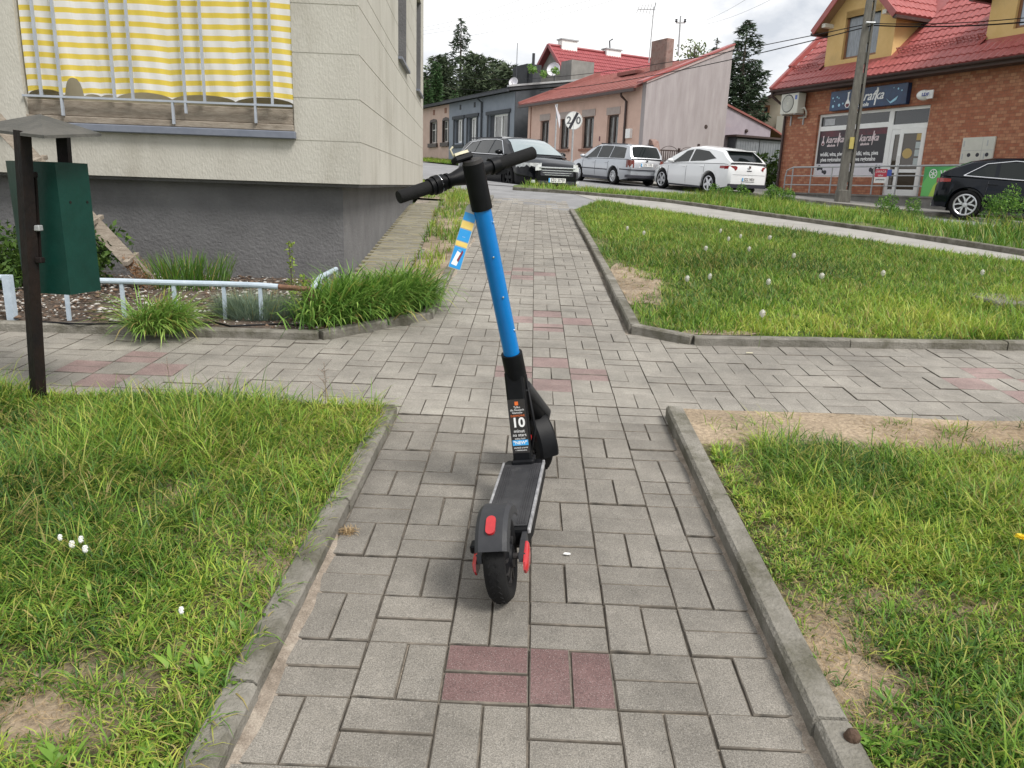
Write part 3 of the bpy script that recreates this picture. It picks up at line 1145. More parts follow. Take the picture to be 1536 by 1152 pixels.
# clasp strip beside the post
st0 = L_(at(52, 262, 3.27))
st1 = L_(at(60, 392, 3.27))
MB().bar(st0, st1, 0.012, 0.012).build('latch_rod', m_post, binr)
for p in (at(50, 262, 3.26), at(58, 342, 3.26), at(61, 390, 3.26)):
    c = L_(p)
    MB().box(c.x - .014, c.x + .014, c.y - .02, c.y + .01, c.z - .012, c.z + .012, bev=.003).build('hinge_lug', m_grey if p.z < 1.05 and p.z > 1.0 else m_post, binr)
sp0, sp1 = at(95, 245, 3.55), at(94, 196, 3.55)
MB().bar(L_(sp0) - Vector((0, 0, .3)), L_(sp1) + Vector((0, 0, .02)), 0.05, 0.03, up=(0, 1, 0)).build('hood_post', m_post, binr)
FL, FR = L_(at(66, 203, 3.10)), L_(at(152, 200, 3.42))
BL, BR = L_(at(-48, 190, 3.40)), L_(at(48, 187, 3.78))
AP = L_(at(60, 171, 3.42))
mb = MB()
sk = Vector((0, 0, -0.012))
mb.add([FL, FR, BR, BL, AP, FL + sk, FR + sk, BR + sk, BL + sk, AP + sk],
       [(0, 1, 4), (1, 2, 4), (2, 3, 4), (3, 0, 4), (0, 5, 6, 1), (1, 6, 7, 2), (2, 7, 8, 3), (3, 8, 5, 0),
        (6, 5, 9), (7, 6, 9), (8, 7, 9), (5, 8, 9)])
m_hood = M('bin hood', (0.055, 0.055, 0.05), (0.10, 0.095, 0.085), scale=5, rough=0.7, bump=0.2, dirt=((0.2, 0.18, 0.14), 12, 0.66, 0.6))
mb.build('hood', m_hood, binr)

# ------------------------------------------------------------------ low railing round the flower bed
rl = [on(x, y) for x, y in ((-60, 484), (20, 486), (105, 488), (188, 488), (265, 489), (339, 489), (393, 491), (469, 492))]
rail = empty('garden_railing', rl[3], 0, 'low blue grey tube railing with a rusty corner around the flower bed', 'railing')
R_ = lambda p: Vector(p) - rl[3]
hts = [0.29, 0.29, 0.285, 0.28, 0.275, 0.27, 0.27, 0.25]
tops = [Vector((p.x, p.y, p.z + h)) for p, h in zip(rl, hts)]
end = on(505, 452)
end_top = Vector((end.x, end.y, at(508, 404, end.y).z))
mid_top = tops[-1].lerp(end_top, 0.35) + Vector((0, 0, 0.03))
MB().tube([R_(t) for t in tops[:2]], 0.018, 10).build('rail_bar', m_steel, rail)
MB().tube([R_(t) for t in tops[2:7]] + [R_(tops[6].lerp(tops[7], 0.35))], 0.018, 10).build('rail_bar', m_steel, rail)
MB().tube([R_(tops[6].lerp(tops[7], 0.36)), R_(tops[7])], 0.017, 10).build('rail_bar', m_rust, rail)['label'] = 'rusted bare end of the rail'
MB().tube([R_(tops[7]), R_(mid_top), R_(end_top)], 0.018, 10).build('rail_bar', m_steel, rail)
for i, (p, t) in enumerate(zip(rl, tops)):
    if i == 7:
        MB().bar(R_(p) - Vector((0, 0, .1)), R_(t), 0.034, 0.034).build('rail_post', m_rust, rail)['label'] = 'rusty corner post'
    elif i < 2:
        MB().bar(R_(p) - Vector((0, 0, .1)), R_(t) + Vector((0, 0, .016)), 0.045, 0.045).build('rail_post', m_steel, rail)
    else:
        MB().bar(R_(p) - Vector((0, 0, .1)), R_(t), 0.022, 0.016).build('rail_post', m_steel, rail)
for t in (0.3, 0.62, 1.0):
    a = tops[7].lerp(end_top, t)
    MB().bar(R_((a.x, a.y, zg(a.x, a.y) - .05)), R_((a.x, a.y, a.z + (0.02 if t < .5 else 0))), 0.022, 0.016).build('rail_post', m_steel, rail)

# ------------------------------------------------------------------ the electric scooter
m_blue = M('bright blue enamel', (0.0, 0.155, 0.47), (0.0, 0.185, 0.54), scale=5, rough=0.36, coat=0.2, bump=0.03, bscale=90, dirt=((0.16, 0.25, 0.36), 34, 0.66, 0.45))
m_deck = M('deck rubber', (0.022, 0.022, 0.025), (0.05, 0.05, 0.053), scale=6, rough=0.65, spec=0.3, bump=0.1, bscale=200, dirt=((0.12, 0.12, 0.12), 7, 0.6, 0.5))
m_fend = M('fender plastic', (0.022, 0.023, 0.027), (0.042, 0.043, 0.047), scale=7, rough=0.5, spec=0.3, bump=0.05, bscale=120, dirt=((0.13, 0.13, 0.13), 9, 0.6, 0.4))
m_red = M('red reflector', (0.46, 0.016, 0.02), (0.36, 0.012, 0.016), scale=30, rough=0.25, coat=0.6)
m_edge = M('worn aluminium edge', (0.20, 0.20, 0.21), (0.46, 0.46, 0.47), scale=25, rough=0.5, metal=0.3)
m_worange = M('orange print', (0.75, 0.16, 0.03), rough=0.6)
m_wprint = M('white print', (0.8, 0.8, 0.8), rough=0.6)
m_bprint = M('blue print', (0.05, 0.36, 0.75), rough=0.5)
az, lean = radians(5.6), radians(8.6)
so = Vector((-0.030, 1.957, zg(-0.03, 1.957)))
fv = Vector((sin(az), cos(az), 0.0663)).normalized()
r0 = fv.cross(Vector((0, 0, 1))).normalized()
u0 = r0.cross(fv)
uv = u0 * cos(lean) - r0 * sin(lean)
rv = fv.cross(uv)
SM = Matrix((rv, fv, uv)).transposed().to_4x4()
SM.translation = so
SI = SM.inverted()
sco = empty('electric_scooter', mat4=SM, label='electric kick scooter with bright blue stem parked on the block path', cat='scooter')


def wheel(parent, T, motor):
    prof = [(0.080, -0.022), (0.098, -0.030), (0.113, -0.028), (0.122, -0.018), (0.1255, -0.006), (0.1255, 0.006), (0.122, 0.018),
            (0.113, 0.028), (0.098, 0.030), (0.080, 0.022)]
    t = MB().lathe(prof, 48, T, closed=True).build('wheel', m_rubber, parent, smooth=50)
    mb = MB()
    for k in range(36):
        a = 2 * pi * k / 36
        for s in (-1, 1):
            mb.box(-0.0025, 0.0025, -0.006, 0.006, -0.002, 0.0015,
                   T @ Matrix.Rotation(a, 4, 'Z') @ Matrix.Translation((0.1248, 0, 0.009 * s)) @ Matrix.Rotation(pi / 2, 4, 'Y') @ Matrix.Rotation(0.6 * s, 4, 'Z'))
    mb.build('tread', m_rubber, t)
    prof = [(0.0, -0.036), (0.03, -0.036), (0.034, -0.030), (0.06, -0.026), (0.072, -0.02), (0.081, -0.024), (0.081, 0.024),
            (0.072, 0.02), (0.06, 0.026), (0.034, 0.030), (0.03, 0.036), (0.0, 0.036)]
    MB().lathe(prof, 32, T).build('rim', m_black, t, smooth=40)
    mb = MB()
    for k in range(10):
        mb.box(0.035, 0.072, -0.004, 0.004, -0.029, 0.029, T @ Matrix.Rotation(2 * pi * k / 10, 4, 'Z'))
    mb.build('spoke_rib', m_darkm, t)


TX = Matrix.Rotation(pi / 2, 4, 'Y')
wheel(sco, Matrix.Translation((0, 0, 0.1255)) @ TX, True)
steer = radians(33)
fc = Vector((0, 0.865, 0.1255))
TF = Matrix.Translation(fc) @ Matrix.Rotation(steer, 4, 'Z')
wheel(sco, TF @ TX, False)


def fender(T, a0, a1, w, R=0.148, n=20, flare=0.0):
    mb = MB()
    sec = [(-w / 2, -0.028), (-w / 2 + .004, -0.008), (-w * .34, 0.0), (w * .34, 0.0), (w / 2 - .004, -0.008), (w / 2, -0.028)]
    vs = []
    m = len(sec)
    for k in range(n + 1):
        a = a0 + (a1 - a0) * k / n
        s = 1 + flare * (k / n)
        for dr in (0, -0.005):
            for (x, h) in sec:
                rr = R + h + dr
                vs.append(T @ Vector((x * s * (1 if dr == 0 else .95), rr * cos(a), rr * sin(a))))
    fs = []
    for k in range(n):
        for i in range(m - 1):
            fs.append((k * 2 * m + i, k * 2 * m + i + 1, (k + 1) * 2 * m + i + 1, (k + 1) * 2 * m + i))
            fs.append((k * 2 * m + m + i + 1, k * 2 * m + m + i, (k + 1) * 2 * m + m + i, (k + 1) * 2 * m + m + i + 1))
    for k in (0, n):
        for i in range(m - 1):
            fs.append((k * 2 * m + i, k * 2 * m + i + 1, k * 2 * m + m + i + 1, k * 2 * m + m + i))
    for i in (0, m - 1):
        for k in range(n):
            fs.append((k * 2 * m + i, (k + 1) * 2 * m + i, (k + 1) * 2 * m + m + i, k * 2 * m + m + i))
    return mb.add(vs, fs)


TRc = Matrix.Translation((0, 0, 0.1255))
fen = fender(TRc, radians(42), radians(145), 0.094).build('rear_fender', m_fend, sco, smooth=35)
a = radians(117)
c = TRc @ Vector((0, 0.1495 * cos(a), 0.1495 * sin(a)))
T = Matrix.Translation(c) @ Matrix.Rotation(a - pi / 2, 4, 'X')
mb = MB()
pr = [(0.013 * cos(t), 0.016 + 0.013 * sin(t)) for t in np.linspace(0, pi, 9)] + [(-0.013 * cos(t), -0.016 - 0.013 * sin(t)) for t in np.linspace(0, pi, 9)]
mb.prism(pr, -0.006, 0.004, T)
mb.build('reflector', m_red, fen)
# deck
mb = MB()
pl = [(-0.060, 0.62), (-0.073, 0.595), (-0.074, 0.16), (-0.066, 0.10), (0.066, 0.10), (0.074, 0.16), (0.073, 0.595), (0.060, 0.62)]
n = len(pl)
rings = [(0.90, 0.090), (1.0, 0.104), (1.0, 0.143), (0.955, 0.1505)]
vs = [(x * s, 0.36 + (y - 0.36) * (1 - (1 - s) * .3), z) for (s, z) in rings for (x, y) in pl]
fs = [(k * n + i, k * n + (i + 1) % n, (k + 1) * n + (i + 1) % n, (k + 1) * n + i) for k in range(3) for i in range(n)]
fs += [tuple(range(n))[::-1], tuple(range(3 * n, 4 * n))]
deck = mb.add(vs, fs).build('deck', m_black, sco)
mb = MB()
mb.box(-0.064, 0.064, 0.125, 0.575, 0.1505, 0.1535, bev=0.001)
for k in range(4):
    for s in (-1, 1):
        x = s * (0.034 + 0.007 * k)
        mb.box(x - 0.0016, x + 0.0016, 0.135, 0.565, 0.1532, 0.1552)
mb.build('deck_mat', m_deck, deck)
for s in (-1, 1):
    MB().box(s * 0.0660, s * 0.0748, 0.10, 0.60, 0.138, 0.1535, bev=0.002).build('edge_strip', m_edge, deck)
    MB().prism([(0.12, 0.092), (0.12, 0.145), (0.05, 0.148), (-0.01, 0.135), (-0.022, 0.118), (-0.005, 0.108), (0.05, 0.10)],
               s * 0.052, s * 0.066, axis='x').build('axle_arm', m_fend, sco)
    mb = MB()
    pl_ = [(0.052, 0.142), (0.056, 0.112), (0.012, 0.086), (-0.030, 0.088), (-0.040, 0.104), (-0.032, 0.124), (0.0, 0.134)]
    cen = Vector((s * 0.066, 0.006, 0.113))
    n = len(pl_)
    vs = []
    for (xo, k) in ((0.066, 1.0), (0.072, 1.0), (0.077, 0.84), (0.079, 0.6)):
        vs += [(s * xo, cen.y + (y - cen.y) * k, cen.z + (z - cen.z) * k) for y, z in pl_]
    mb.add(vs, [(k * n + i, k * n + (i + 1) % n, (k + 1) * n + (i + 1) % n, (k + 1) * n + i) for k in range(3) for i in range(n)] + [tuple(range(n)), tuple(range(3 * n, 4 * n))])
    mb.build('axle_cover', m_red, sco, smooth=40)
MB().tube([(-0.07, 0.0, 0.1255), (0.07, 0.0, 0.1255)], 0.009, 10).build('axle', m_darkm, sco)
g0 = Vector((-0.050, 0.30, 0.10))
gp = SM @ Vector((-0.062, 0.33, 0.0))
gp.z = zg(gp.x, gp.y) + 0.004
MB().tube([g0, SI @ gp], 0.008, 8).build('kickstand', m_black, sco)
mb = MB().box(-0.090, -0.06, 0.02, 0.06, 0.125, 0.150, bev=0.004)
mb.build('brake_lever_housing', m_black, sco)
# neck column
n0, n1 = Vector((0.0, 0.598, 0.145)), Vector((0.004, 0.640, 0.475))
col = MB()
dn = (n1 - n0).normalized()
TN = frame(n0, (1, 0, 0), dn)       # x right, y along column, z towards the rider
ln = (n1 - n0).length
col.box(-0.032, 0.032, 0, ln, -0.026, 0.025, TN, bev=0.007)
col.box(-0.039, 0.039, -0.01, 0.02, -0.05, 0.033, TN, bev=0.006)
neck = col.build('neck', m_black, sco)
stk = MB().box(-0.0300, 0.0300, 0.045, 0.235, 0.0252, 0.0259, TN).build('sticker', m_darkm, neck)


def stick(body, y, size, mat, x=0.0, **k):
    text('print', body, size, TN @ Matrix.Translation((x, y, 0.0263)), mat, stk, ext=0.0002, **k)


MB().box(-0.006, 0.006, 0.214, 0.227, 0.0259, 0.0264, TN).build('print', m_worange, stk)
stick('Tylko', 0.207, 0.010, m_wprint)
stick('dla Nowych', 0.1975, 0.010, m_wprint)
stick('klientów', 0.188, 0.010, m_wprint)
stick('DARMOWE', 0.177, 0.0095, m_worange)
stick('10', 0.152, 0.047, m_wprint, bold=0.0012)
stick('minut', 0.123, 0.0165, m_wprint)
stick('na start', 0.109, 0.0155, m_wprint)
stick('wpisz kod', 0.0965, 0.009, m_wprint)
MB().box(-0.0272, 0.0272, 0.072, 0.0915, 0.0259, 0.0262, TN).build('print', m_bprint, stk)
stick('"NEW"', 0.0815, 0.016, m_wprint, bold=0.0004)
stick('zdobądź premię', 0.064, 0.0072, m_wprint)
stick('i doładowanie', 0.055, 0.0072, m_wprint)
# steering tube
s1 = Vector((-0.020, 0.500, 1.150))
ds = (s1 - n1).normalized()
P = lambda t: n1 + (s1 - n1) * t
MB().tube([P(-0.03), P(0.095)], 0.0365, 24).build('clamp_collar', m_black, neck, smooth=40)
MB().box(-0.03, 0.03, -0.02, 0.03, -0.02, 0.03, Matrix.Translation(P(-0.02)), bev=0.008).build('hinge_block', m_black, neck)
tube = MB().tube([P(0.085), P(0.83)], 0.0275, 32).build('stem', m_blue, sco, smooth=40)
for t, sd_ in ((0.60, 0.0), (0.40, 0.1), (0.76, 0.85), (0.22, 0.8)):
    c = P(t)
    T = Matrix.Translation(c) @ Matrix.Rotation(sd_, 4, 'Z') @ Matrix.Translation((0.010 if sd_ == 0 else 0.012, -0.0265, 0)) @ Matrix.Rotation(pi / 2, 4, 'X')
    MB().lathe([(0, 0.003), (0.003, 0.0026), (0.0036, 0), (0.0036, -0.003)], 10, T).build('bolt', m_chrome, tube)
top = MB().tube([P(0.825), P(1.03)], 0.0325, 28).build('stem_head', m_black, sco, smooth=40)
MB().tube([P(1.028), P(1.045)], [0.0315, 0.029], 28).build('head_cap', m_darkm, top, smooth=40)
# handlebar, turned to the left
hl, hr = SI @ at(598, 296, 2.36), SI @ at(800, 229, 2.66)
hc = hl.lerp(hr, 0.50)
H = lambda t: hl.lerp(hr, t)
bar = MB().tube([H(0.2), H(0.38), H(0.46), H(0.54), H(0.62), H(0.8)], [0.019, 0.0205, 0.030, 0.030, 0.0205, 0.019], 20).build('handlebar', m_black, sco, smooth=40)
MB().tube([H(0.0), H(0.004), H(0.05), H(0.22)], [0.0185, 0.0195, 0.0195, 0.0205], 20).build('grip', m_rubber, bar, smooth=40)
MB().tube([H(0.72), H(0.95), H(0.996), H(1.0)], [0.0205, 0.0205, 0.0205, 0.0185], 20).build('grip', m_rubber, bar, smooth=40)
for a, b, r_ in ((0.21, 0.235, 0.026), (0.24, 0.275, 0.029), (0.28, 0.31, 0.0265), (0.33, 0.345, 0.0245)):
    MB().tube([H(a), H(b)], r_, 22).build('throttle_ring', m_black, bar, smooth=40)
MB().tube([H(0.276), H(0.2795)], 0.0288, 22).build('throttle_ring', m_chrome, bar, smooth=40)
MB().tube([H(0.66), H(0.715)], 0.026, 20).build('brake_clamp', m_black, bar, smooth=40)
lv = H(0.69)
hd = (hr - hl).normalized()
MB().bar(lv + Vector((0, 0.0, -0.024)), lv + hd * 0.035 + Vector((0.01, -0.01, -0.028)), 0.014, 0.012).build('brake_lever', m_black, bar)
TB = frame(P(1.03) + Vector((-0.022, 0.0, 0.022)), hd, Vector((0, 1, 0)))
MB().box(-0.042, 0.022, -0.016, 0.018, -0.012, 0.006, TB @ Matrix.Rotation(-0.15, 4, 'X'), bev=0.004).build('display_mount', m_black, bar)
m_bone = M('yellowed plastic', (0.5, 0.46, 0.32), (0.6, 0.56, 0.42), scale=30, rough=0.6)
MB().prism([(-0.036, -0.012), (-0.02, -0.016), (0.012, -0.012), (0.018, 0.004), (0.0, 0.012), (-0.03, 0.010)], 0.006, 0.014, TB @ Matrix.Rotation(-0.15, 4, 'X')).build('broken_mount_plate', m_bone, bar)
MB().tube([TB @ Vector((-0.034, 0.004, 0.01)), TB @ Vector((-0.038, 0.002, 0.03)), TB @ Vector((-0.028, 0.0, 0.036))], 0.0028, 6).build('wire_stub', m_bone, bar)
# fork and front fender
fl = lambda x, y, z: TF @ Vector((x, y, z))
for s in (-1, 1):
    MB().tube([P(-0.10) + Vector((s * .022, 0.01, 0)), fl(s * 0.043, -0.06, 0.12), fl(s * 0.046, -0.01, 0.03), fl(s * 0.046, 0, 0)], [0.022, 0.019, 0.016, 0.015], 12).build('fork_leg', m_fend if s > 0 else m_black, sco, smooth=50)
    MB().lathe([(0, 0.014), (0.02, 0.011), (0.026, 0)], 16, TF @ Matrix.Translation((s * 0.05, 0, 0)) @ Matrix.Rotation(s * pi / 2, 4, 'Y')).build('hub_cover', m_black, sco, smooth=True)
MB().tube([P(0.0) + Vector((0, .02, 0)), P(-0.10) + Vector((0, .02, 0)), fl(0, -0.07, 0.13)], [0.03, 0.034, 0.030], 14).build('fork_crown', m_black, sco, smooth=50)
ff = fender(TF, radians(60), radians(190), 0.078, R=0.146, flare=0.10).build('front_fender', m_black, sco, smooth=35)
MB().tube([(0.022, 0.60, 0.165), (0.05, 0.63, 0.26), P(0.02) + Vector((0.03, 0.03, -0.04))], 0.0055, 8).build('cable', m_black, sco, smooth=True)
a = radians(178)
MB().prism([(-0.014, -0.02), (0.014, -0.02), (0.014, 0.02), (-0.014, 0.02)], -0.004, 0.003,
           Matrix.Translation(fl(-0.052, -0.085, 0.05)) @ Matrix.Rotation(steer, 4, 'Z') @ Matrix.Rotation(-pi / 2, 4, 'Y')).build('side_reflector', m_red, ff)

# plastic advert strip tied to the stem
ta, tb_ = at(710, 308, 2.425), at(681, 403, 2.40)
m_clear = M('clear plastic', (0.42, 0.42, 0.40), rough=0.25)
m_sblue = M('strip blue', (0.02, 0.27, 0.66), (0.03, 0.32, 0.7), scale=20, rough=0.3)
m_syel = M('strip yellow', (0.72, 0.52, 0.12), (0.76, 0.58, 0.2), scale=30, rough=0.3)
ys_ = (ta - tb_).normalized()
zs_ = Vector((1, 0.25, 0)).cross(ys_).normalized()
TS = Matrix((ys_.cross(zs_), ys_, zs_)).transposed().to_4x4()
TS.translation = tb_
lt = (ta - tb_).length
strip = empty('advert_strip', mat4=TS, label='blue and yellow plastic advert strip tied below the left handlebar', cat='advert strip')
MB().prism([(-0.020, 0), (0.020, 0), (0.022, lt - 0.01), (0.016, lt), (-0.014, lt), (-0.019, lt - 0.01)], -0.001, 0.001).build('strip', m_clear, strip)
y = 0.002
for (h, m_) in ((0.335, m_sblue), (0.075, m_syel), (0.185, m_sblue), (0.115, m_syel), (0.125, m_sblue)):
    MB().box(-0.0185, 0.0185, y, y + h * lt - 0.001, 0.0011, 0.0016).build('printed_band', m_, strip)
    y += (h + 0.008) * lt
MB().prism([(-0.014, 0.012), (0.004, 0.010), (0.010, 0.05), (-0.006, 0.056)], 0.0016, 0.002).build('printed_figure', m_wprint, strip)
m_maroon = M('maroon print', (0.2, 0.03, 0.05), rough=0.5)
MB().prism([(0.0, 0.028), (0.006, 0.022), (0.013, 0.056), (0.008, 0.062)], 0.0021, 0.0025).build('printed_figure', m_maroon, strip)
for yy in (0.30, 0.505, 0.93):
    text('print', '---', 0.009, Matrix.Translation((0, lt * yy, 0.0018)), m_wprint, strip, ext=0.0001)
MB().tube([(0.002, lt - 0.008, -0.006), (0.002, lt - 0.008, 0.006), (0.012, lt + 0.004, 0.008), (0.03, lt + 0.006, -0.004)], 0.0022, 6).build('cable_tie', m_black, strip)


# ------------------------------------------------------------------ the liquor shop
class Local:
    """a building's own frame: x along its front, y into it, z up"""

    def __init__(self, o, d):
        self.o = Vector((o[0], o[1], 0))
        d = Vector((d[0], d[1], 0)).normalized()
        self.x, self.y = d, Vector((-d.y, d.x, 0))
        self.rz = atan2(d.y, d.x)

    def hit(self, px, py, y=0.0):
        r = ray(px, py)
        c = Vector((0, 0, CAMH))
        t = (self.y.dot(self.o - c) + y) / self.y.dot(r)
        p = c + r * t
        return (self.x.dot(p - self.o), p.z)

    def w(self, x, y, z):
        return self.o + self.x * x + self.y * y + Vector((0, 0, z))


def settle(root, zb):
    """move a thing built on z = 0 so that its empty stands at its own base"""
    root.location.z = zb
    for c in KIDS.get(root.name, []):
        c.location.z -= zb


SH = Local((9.0525, 29.6), (0.408, -0.913))
m_brick = brick_mat('glazed brick', (0.34, 0.118, 0.062), (0.53, 0.28, 0.16), (0.25, 0.115, 0.075), w=0.17, h=0.085, gap=0.006)
m_yel = M('ochre render', (0.62, 0.42, 0.17), (0.68, 0.47, 0.21), scale=3, rough=0.9, bump=0.2, dirt=((0.42, 0.30, 0.13), 1.5, 0.56, 0.5))
m_tile = M('red roof tile', (0.30, 0.072, 0.066), (0.37, 0.10, 0.093), scale=4, rough=0.38, rand=0.06, dirt=((0.25, 0.08, 0.07), 2.0, 0.56, 0.5))
m_gutter = M('brown gutter', (0.035, 0.02, 0.018), (0.06, 0.03, 0.026), scale=9, rough=0.4)
m_frame = M('brown window frame', (0.19, 0.085, 0.04), (0.25, 0.12, 0.06), scale=9, rough=0.5, stretch=(3, 3, 0.5))
m_lace = M('net curtain', (0.30, 0.33, 0.37), (0.10, 0.12, 0.14), scale=5, rough=0.3, stretch=(6, 6, 0.6), coat=0.5, pos=(0.3, 0.7))
m_sky_pane = M('bright curtain pane', (0.50, 0.56, 0.66), (0.38, 0.44, 0.54), scale=2, rough=0.25, coat=0.5, stretch=(4, 4, .5))
m_beige = M('ac casing', (0.55, 0.54, 0.48), (0.6, 0.59, 0.53), scale=4, rough=0.5)
m_posterb = M('poster black', (0.022, 0.02, 0.026), rough=0.35)
m_posterr = M('poster red glow', (0.16, 0.015, 0.03), (0.03, 0.015, 0.025), scale=1.6, rough=0.35)
m_posterw = M('poster white', (0.62, 0.6, 0.66), (0.72, 0.71, 0.74), scale=4, rough=0.35)
m_signb = M('sign navy', (0.012, 0.03, 0.085), (0.015, 0.07, 0.17), scale=2.2, rough=0.3, pos=(0.4, 0.75))
m_cyan = M('pale cyan', (0.3, 0.55, 0.7), rough=0.4)
m_ink = M('dark ink', (0.03, 0.03, 0.04), rough=0.6)
m_conc = M('ramp concrete', (0.15, 0.145, 0.135), (0.23, 0.22, 0.205), scale=3, rough=0.95, bump=0.5, dirt=((0.09, 0.09, 0.08), 2, 0.5, 0.6))
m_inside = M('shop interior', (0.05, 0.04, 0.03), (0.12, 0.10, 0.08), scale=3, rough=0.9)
m_pine = M('roof boarding', (0.3, 0.2, 0.12), rough=0.8)

shop = empty('corner_shop', SH.o, SH.rz, 'brick faced shop with red tiled roof and two ochre dormers', 'shop')
ZF, ZE = 1.33, 4.90
mb = MB()
mb.box(0, 1.57, 0, 9, 0.6, ZE)                    # wall left of the window
mb.box(1.57, 4.66, 0, 9, 0.6, 1.93)               # under the window
mb.box(1.57, 6.02, 0, 9, 3.99, ZE)                # over window and door
mb.box(6.02, 14, 0, 9, 0.6, ZE)
mb.box(4.66, 6.02, 1.5, 9, 0.6, 3.99)
mb.box(1.57, 4.66, 1.5, 9, 1.93, 3.99)
mb.build('brick_wall', m_brick, shop)
# roof: a lower course zone with stepped wave tiles rising from the eave
sl = radians(43)
EY, EZ = -0.5, 4.93


def roof_pt(s, d, h=0.0):
    """point on the roof: s along the eave, d up the slope, h off the surface"""
    return Vector((s, EY + d * cos(sl) - h * sin(sl), EZ + d * sin(sl) + h * cos(sl)))


COURSE, WAVE = 0.37, 0.21


def tile_course(root, fn, s0, s1, d, name='tile_course', mat=None):
    n = max(2, int(round((s1 - s0) / WAVE)))
    mb = MB()
    vs = []
    prof = [(0, 0.0), (0.25, 0.012), (0.5, 0.032), (0.75, 0.020)]
    xs_ = []
    for k in range(n):
        for (f, h) in prof:
            xs_.append((s0 + (s1 - s0) * (k + f) / n, h))
    xs_.append((s1, 0.0))
    for (dd, hh) in ((d - 0.012, -0.03), (d, 0.022), (d + COURSE, 0.0)):
        for (s, h) in xs_:
            vs.append(fn(s, dd, h + hh if hh >= 0 else hh))
    m = len(xs_)
    fs = [(r * m + i, r * m + i + 1, (r + 1) * m + i + 1, (r + 1) * m + i) for r in range(2) for i in range(m - 1)]
    return mb.add(vs, fs).build(name, mat or m_tile, root)


for k in range(19):
    d = k * COURSE
    if 2 <= k <= 12:
        for (a, b) in ((-0.3, 1.25), (4.36, 7.25), (10.2, 14.2)):
            tile_course(shop, roof_pt, a, b, d)
        if k < 2:
            tile_course(shop, roof_pt, 1.25, 4.36, d)
    else:
        tile_course(shop, roof_pt, -0.3, 14.2, d)
MB().add([roof_pt(-0.3, 0, -.05), roof_pt(14.2, 0, -.05), roof_pt(14.2, 7.1, -.05), roof_pt(-0.3, 7.1, -.05)], [(0, 1, 2, 3)]).build('roof_deck', m_tile, shop)
mb = MB()
mb.add([roof_pt(-0.3, 7.1, 0), roof_pt(14.2, 7.1, 0), (14.2, 9.6, EZ), (-0.3, 9.6, EZ)], [(0, 1, 2, 3)])
mb.add([(-0.02, 0, ZE), (-0.02, 9, ZE), roof_pt(-0.02, 7.1, -0.06)], [(0, 1, 2)])
mb.build('rear_roof', m_tile, shop)
mb = MB()
mb.prism([(-0.34, 0.02), (-0.28, 0.02), (-0.28, -0.22), (-0.34, -0.22)], 0, 1)
mb = MB()
for (a, b, off) in ((0.0, 1.25, 0), (1.1, 7.2, 0.07)):
    p, q_ = roof_pt(-0.36, a, 0.03 + off), roof_pt(-0.36, b, 0.03 + off)
    mb.bar(p, q_, 0.16, 0.16, up=(0, -sin(sl), cos(sl)))
mb.build('verge_board', m_tile, shop)
mb = MB()
mb.box(-0.3, 14.2, EY + 0.01, EY + 0.05, EZ - 0.17, EZ - 0.015)
mb.box(-0.3, 14.2, EY + 0.05, 0.0, EZ - 0.16, EZ - 0.12)
mb.build('fascia', M('brown soffit', (0.075, 0.045, 0.04), rough=0.7), shop)
mb = MB()
pr = [(0.062 * cos(t), 0.062 * sin(t)) for t in np.linspace(pi, 2 * pi, 9)]
gpts = [(EY - 0.065 + x, EZ - 0.03 + z) for x, z in pr] + [(EY - 0.065 + .05, EZ - 0.03), (EY - 0.065 - .05, EZ - 0.03)]
mb.prism(gpts, -0.36, 14.2, axis='x')
g_ = mb.build('gutter', m_gutter, shop)
MB().tube([(-0.24, EY - 0.06, EZ - 0.09), (-0.24, EY - 0.06, EZ - 0.22), (0.02, -0.08, EZ - 0.62), (0.02, -0.08, 1.1)], 0.05, 10).build('downpipe', m_gutter, shop)
# snow guards
for (a, b) in ((-0.1, 1.1), (4.4, 7.2)):
    mb = MB()
    d = 0.98
    for h in (0.03, 0.09, 0.16, 0.20):
        mb.tube([roof_pt(a, d, h), roof_pt(b, d, h)], 0.010, 6)
    n = int((b - a) / 0.11)
    for k in range(n + 1):
        s = a + (b - a) * k / n
        mb.tube([roof_pt(s, d, 0.02), roof_pt(s, d, 0.21)], 0.007 if k % 6 else 0.014, 5)
        if k % 6 == 0:
            mb.tube([roof_pt(s, d, 0.2), roof_pt(s, d + 0.25, 0.0)], 0.012, 5)
    mb.build('snow_guard', m_tile, shop)


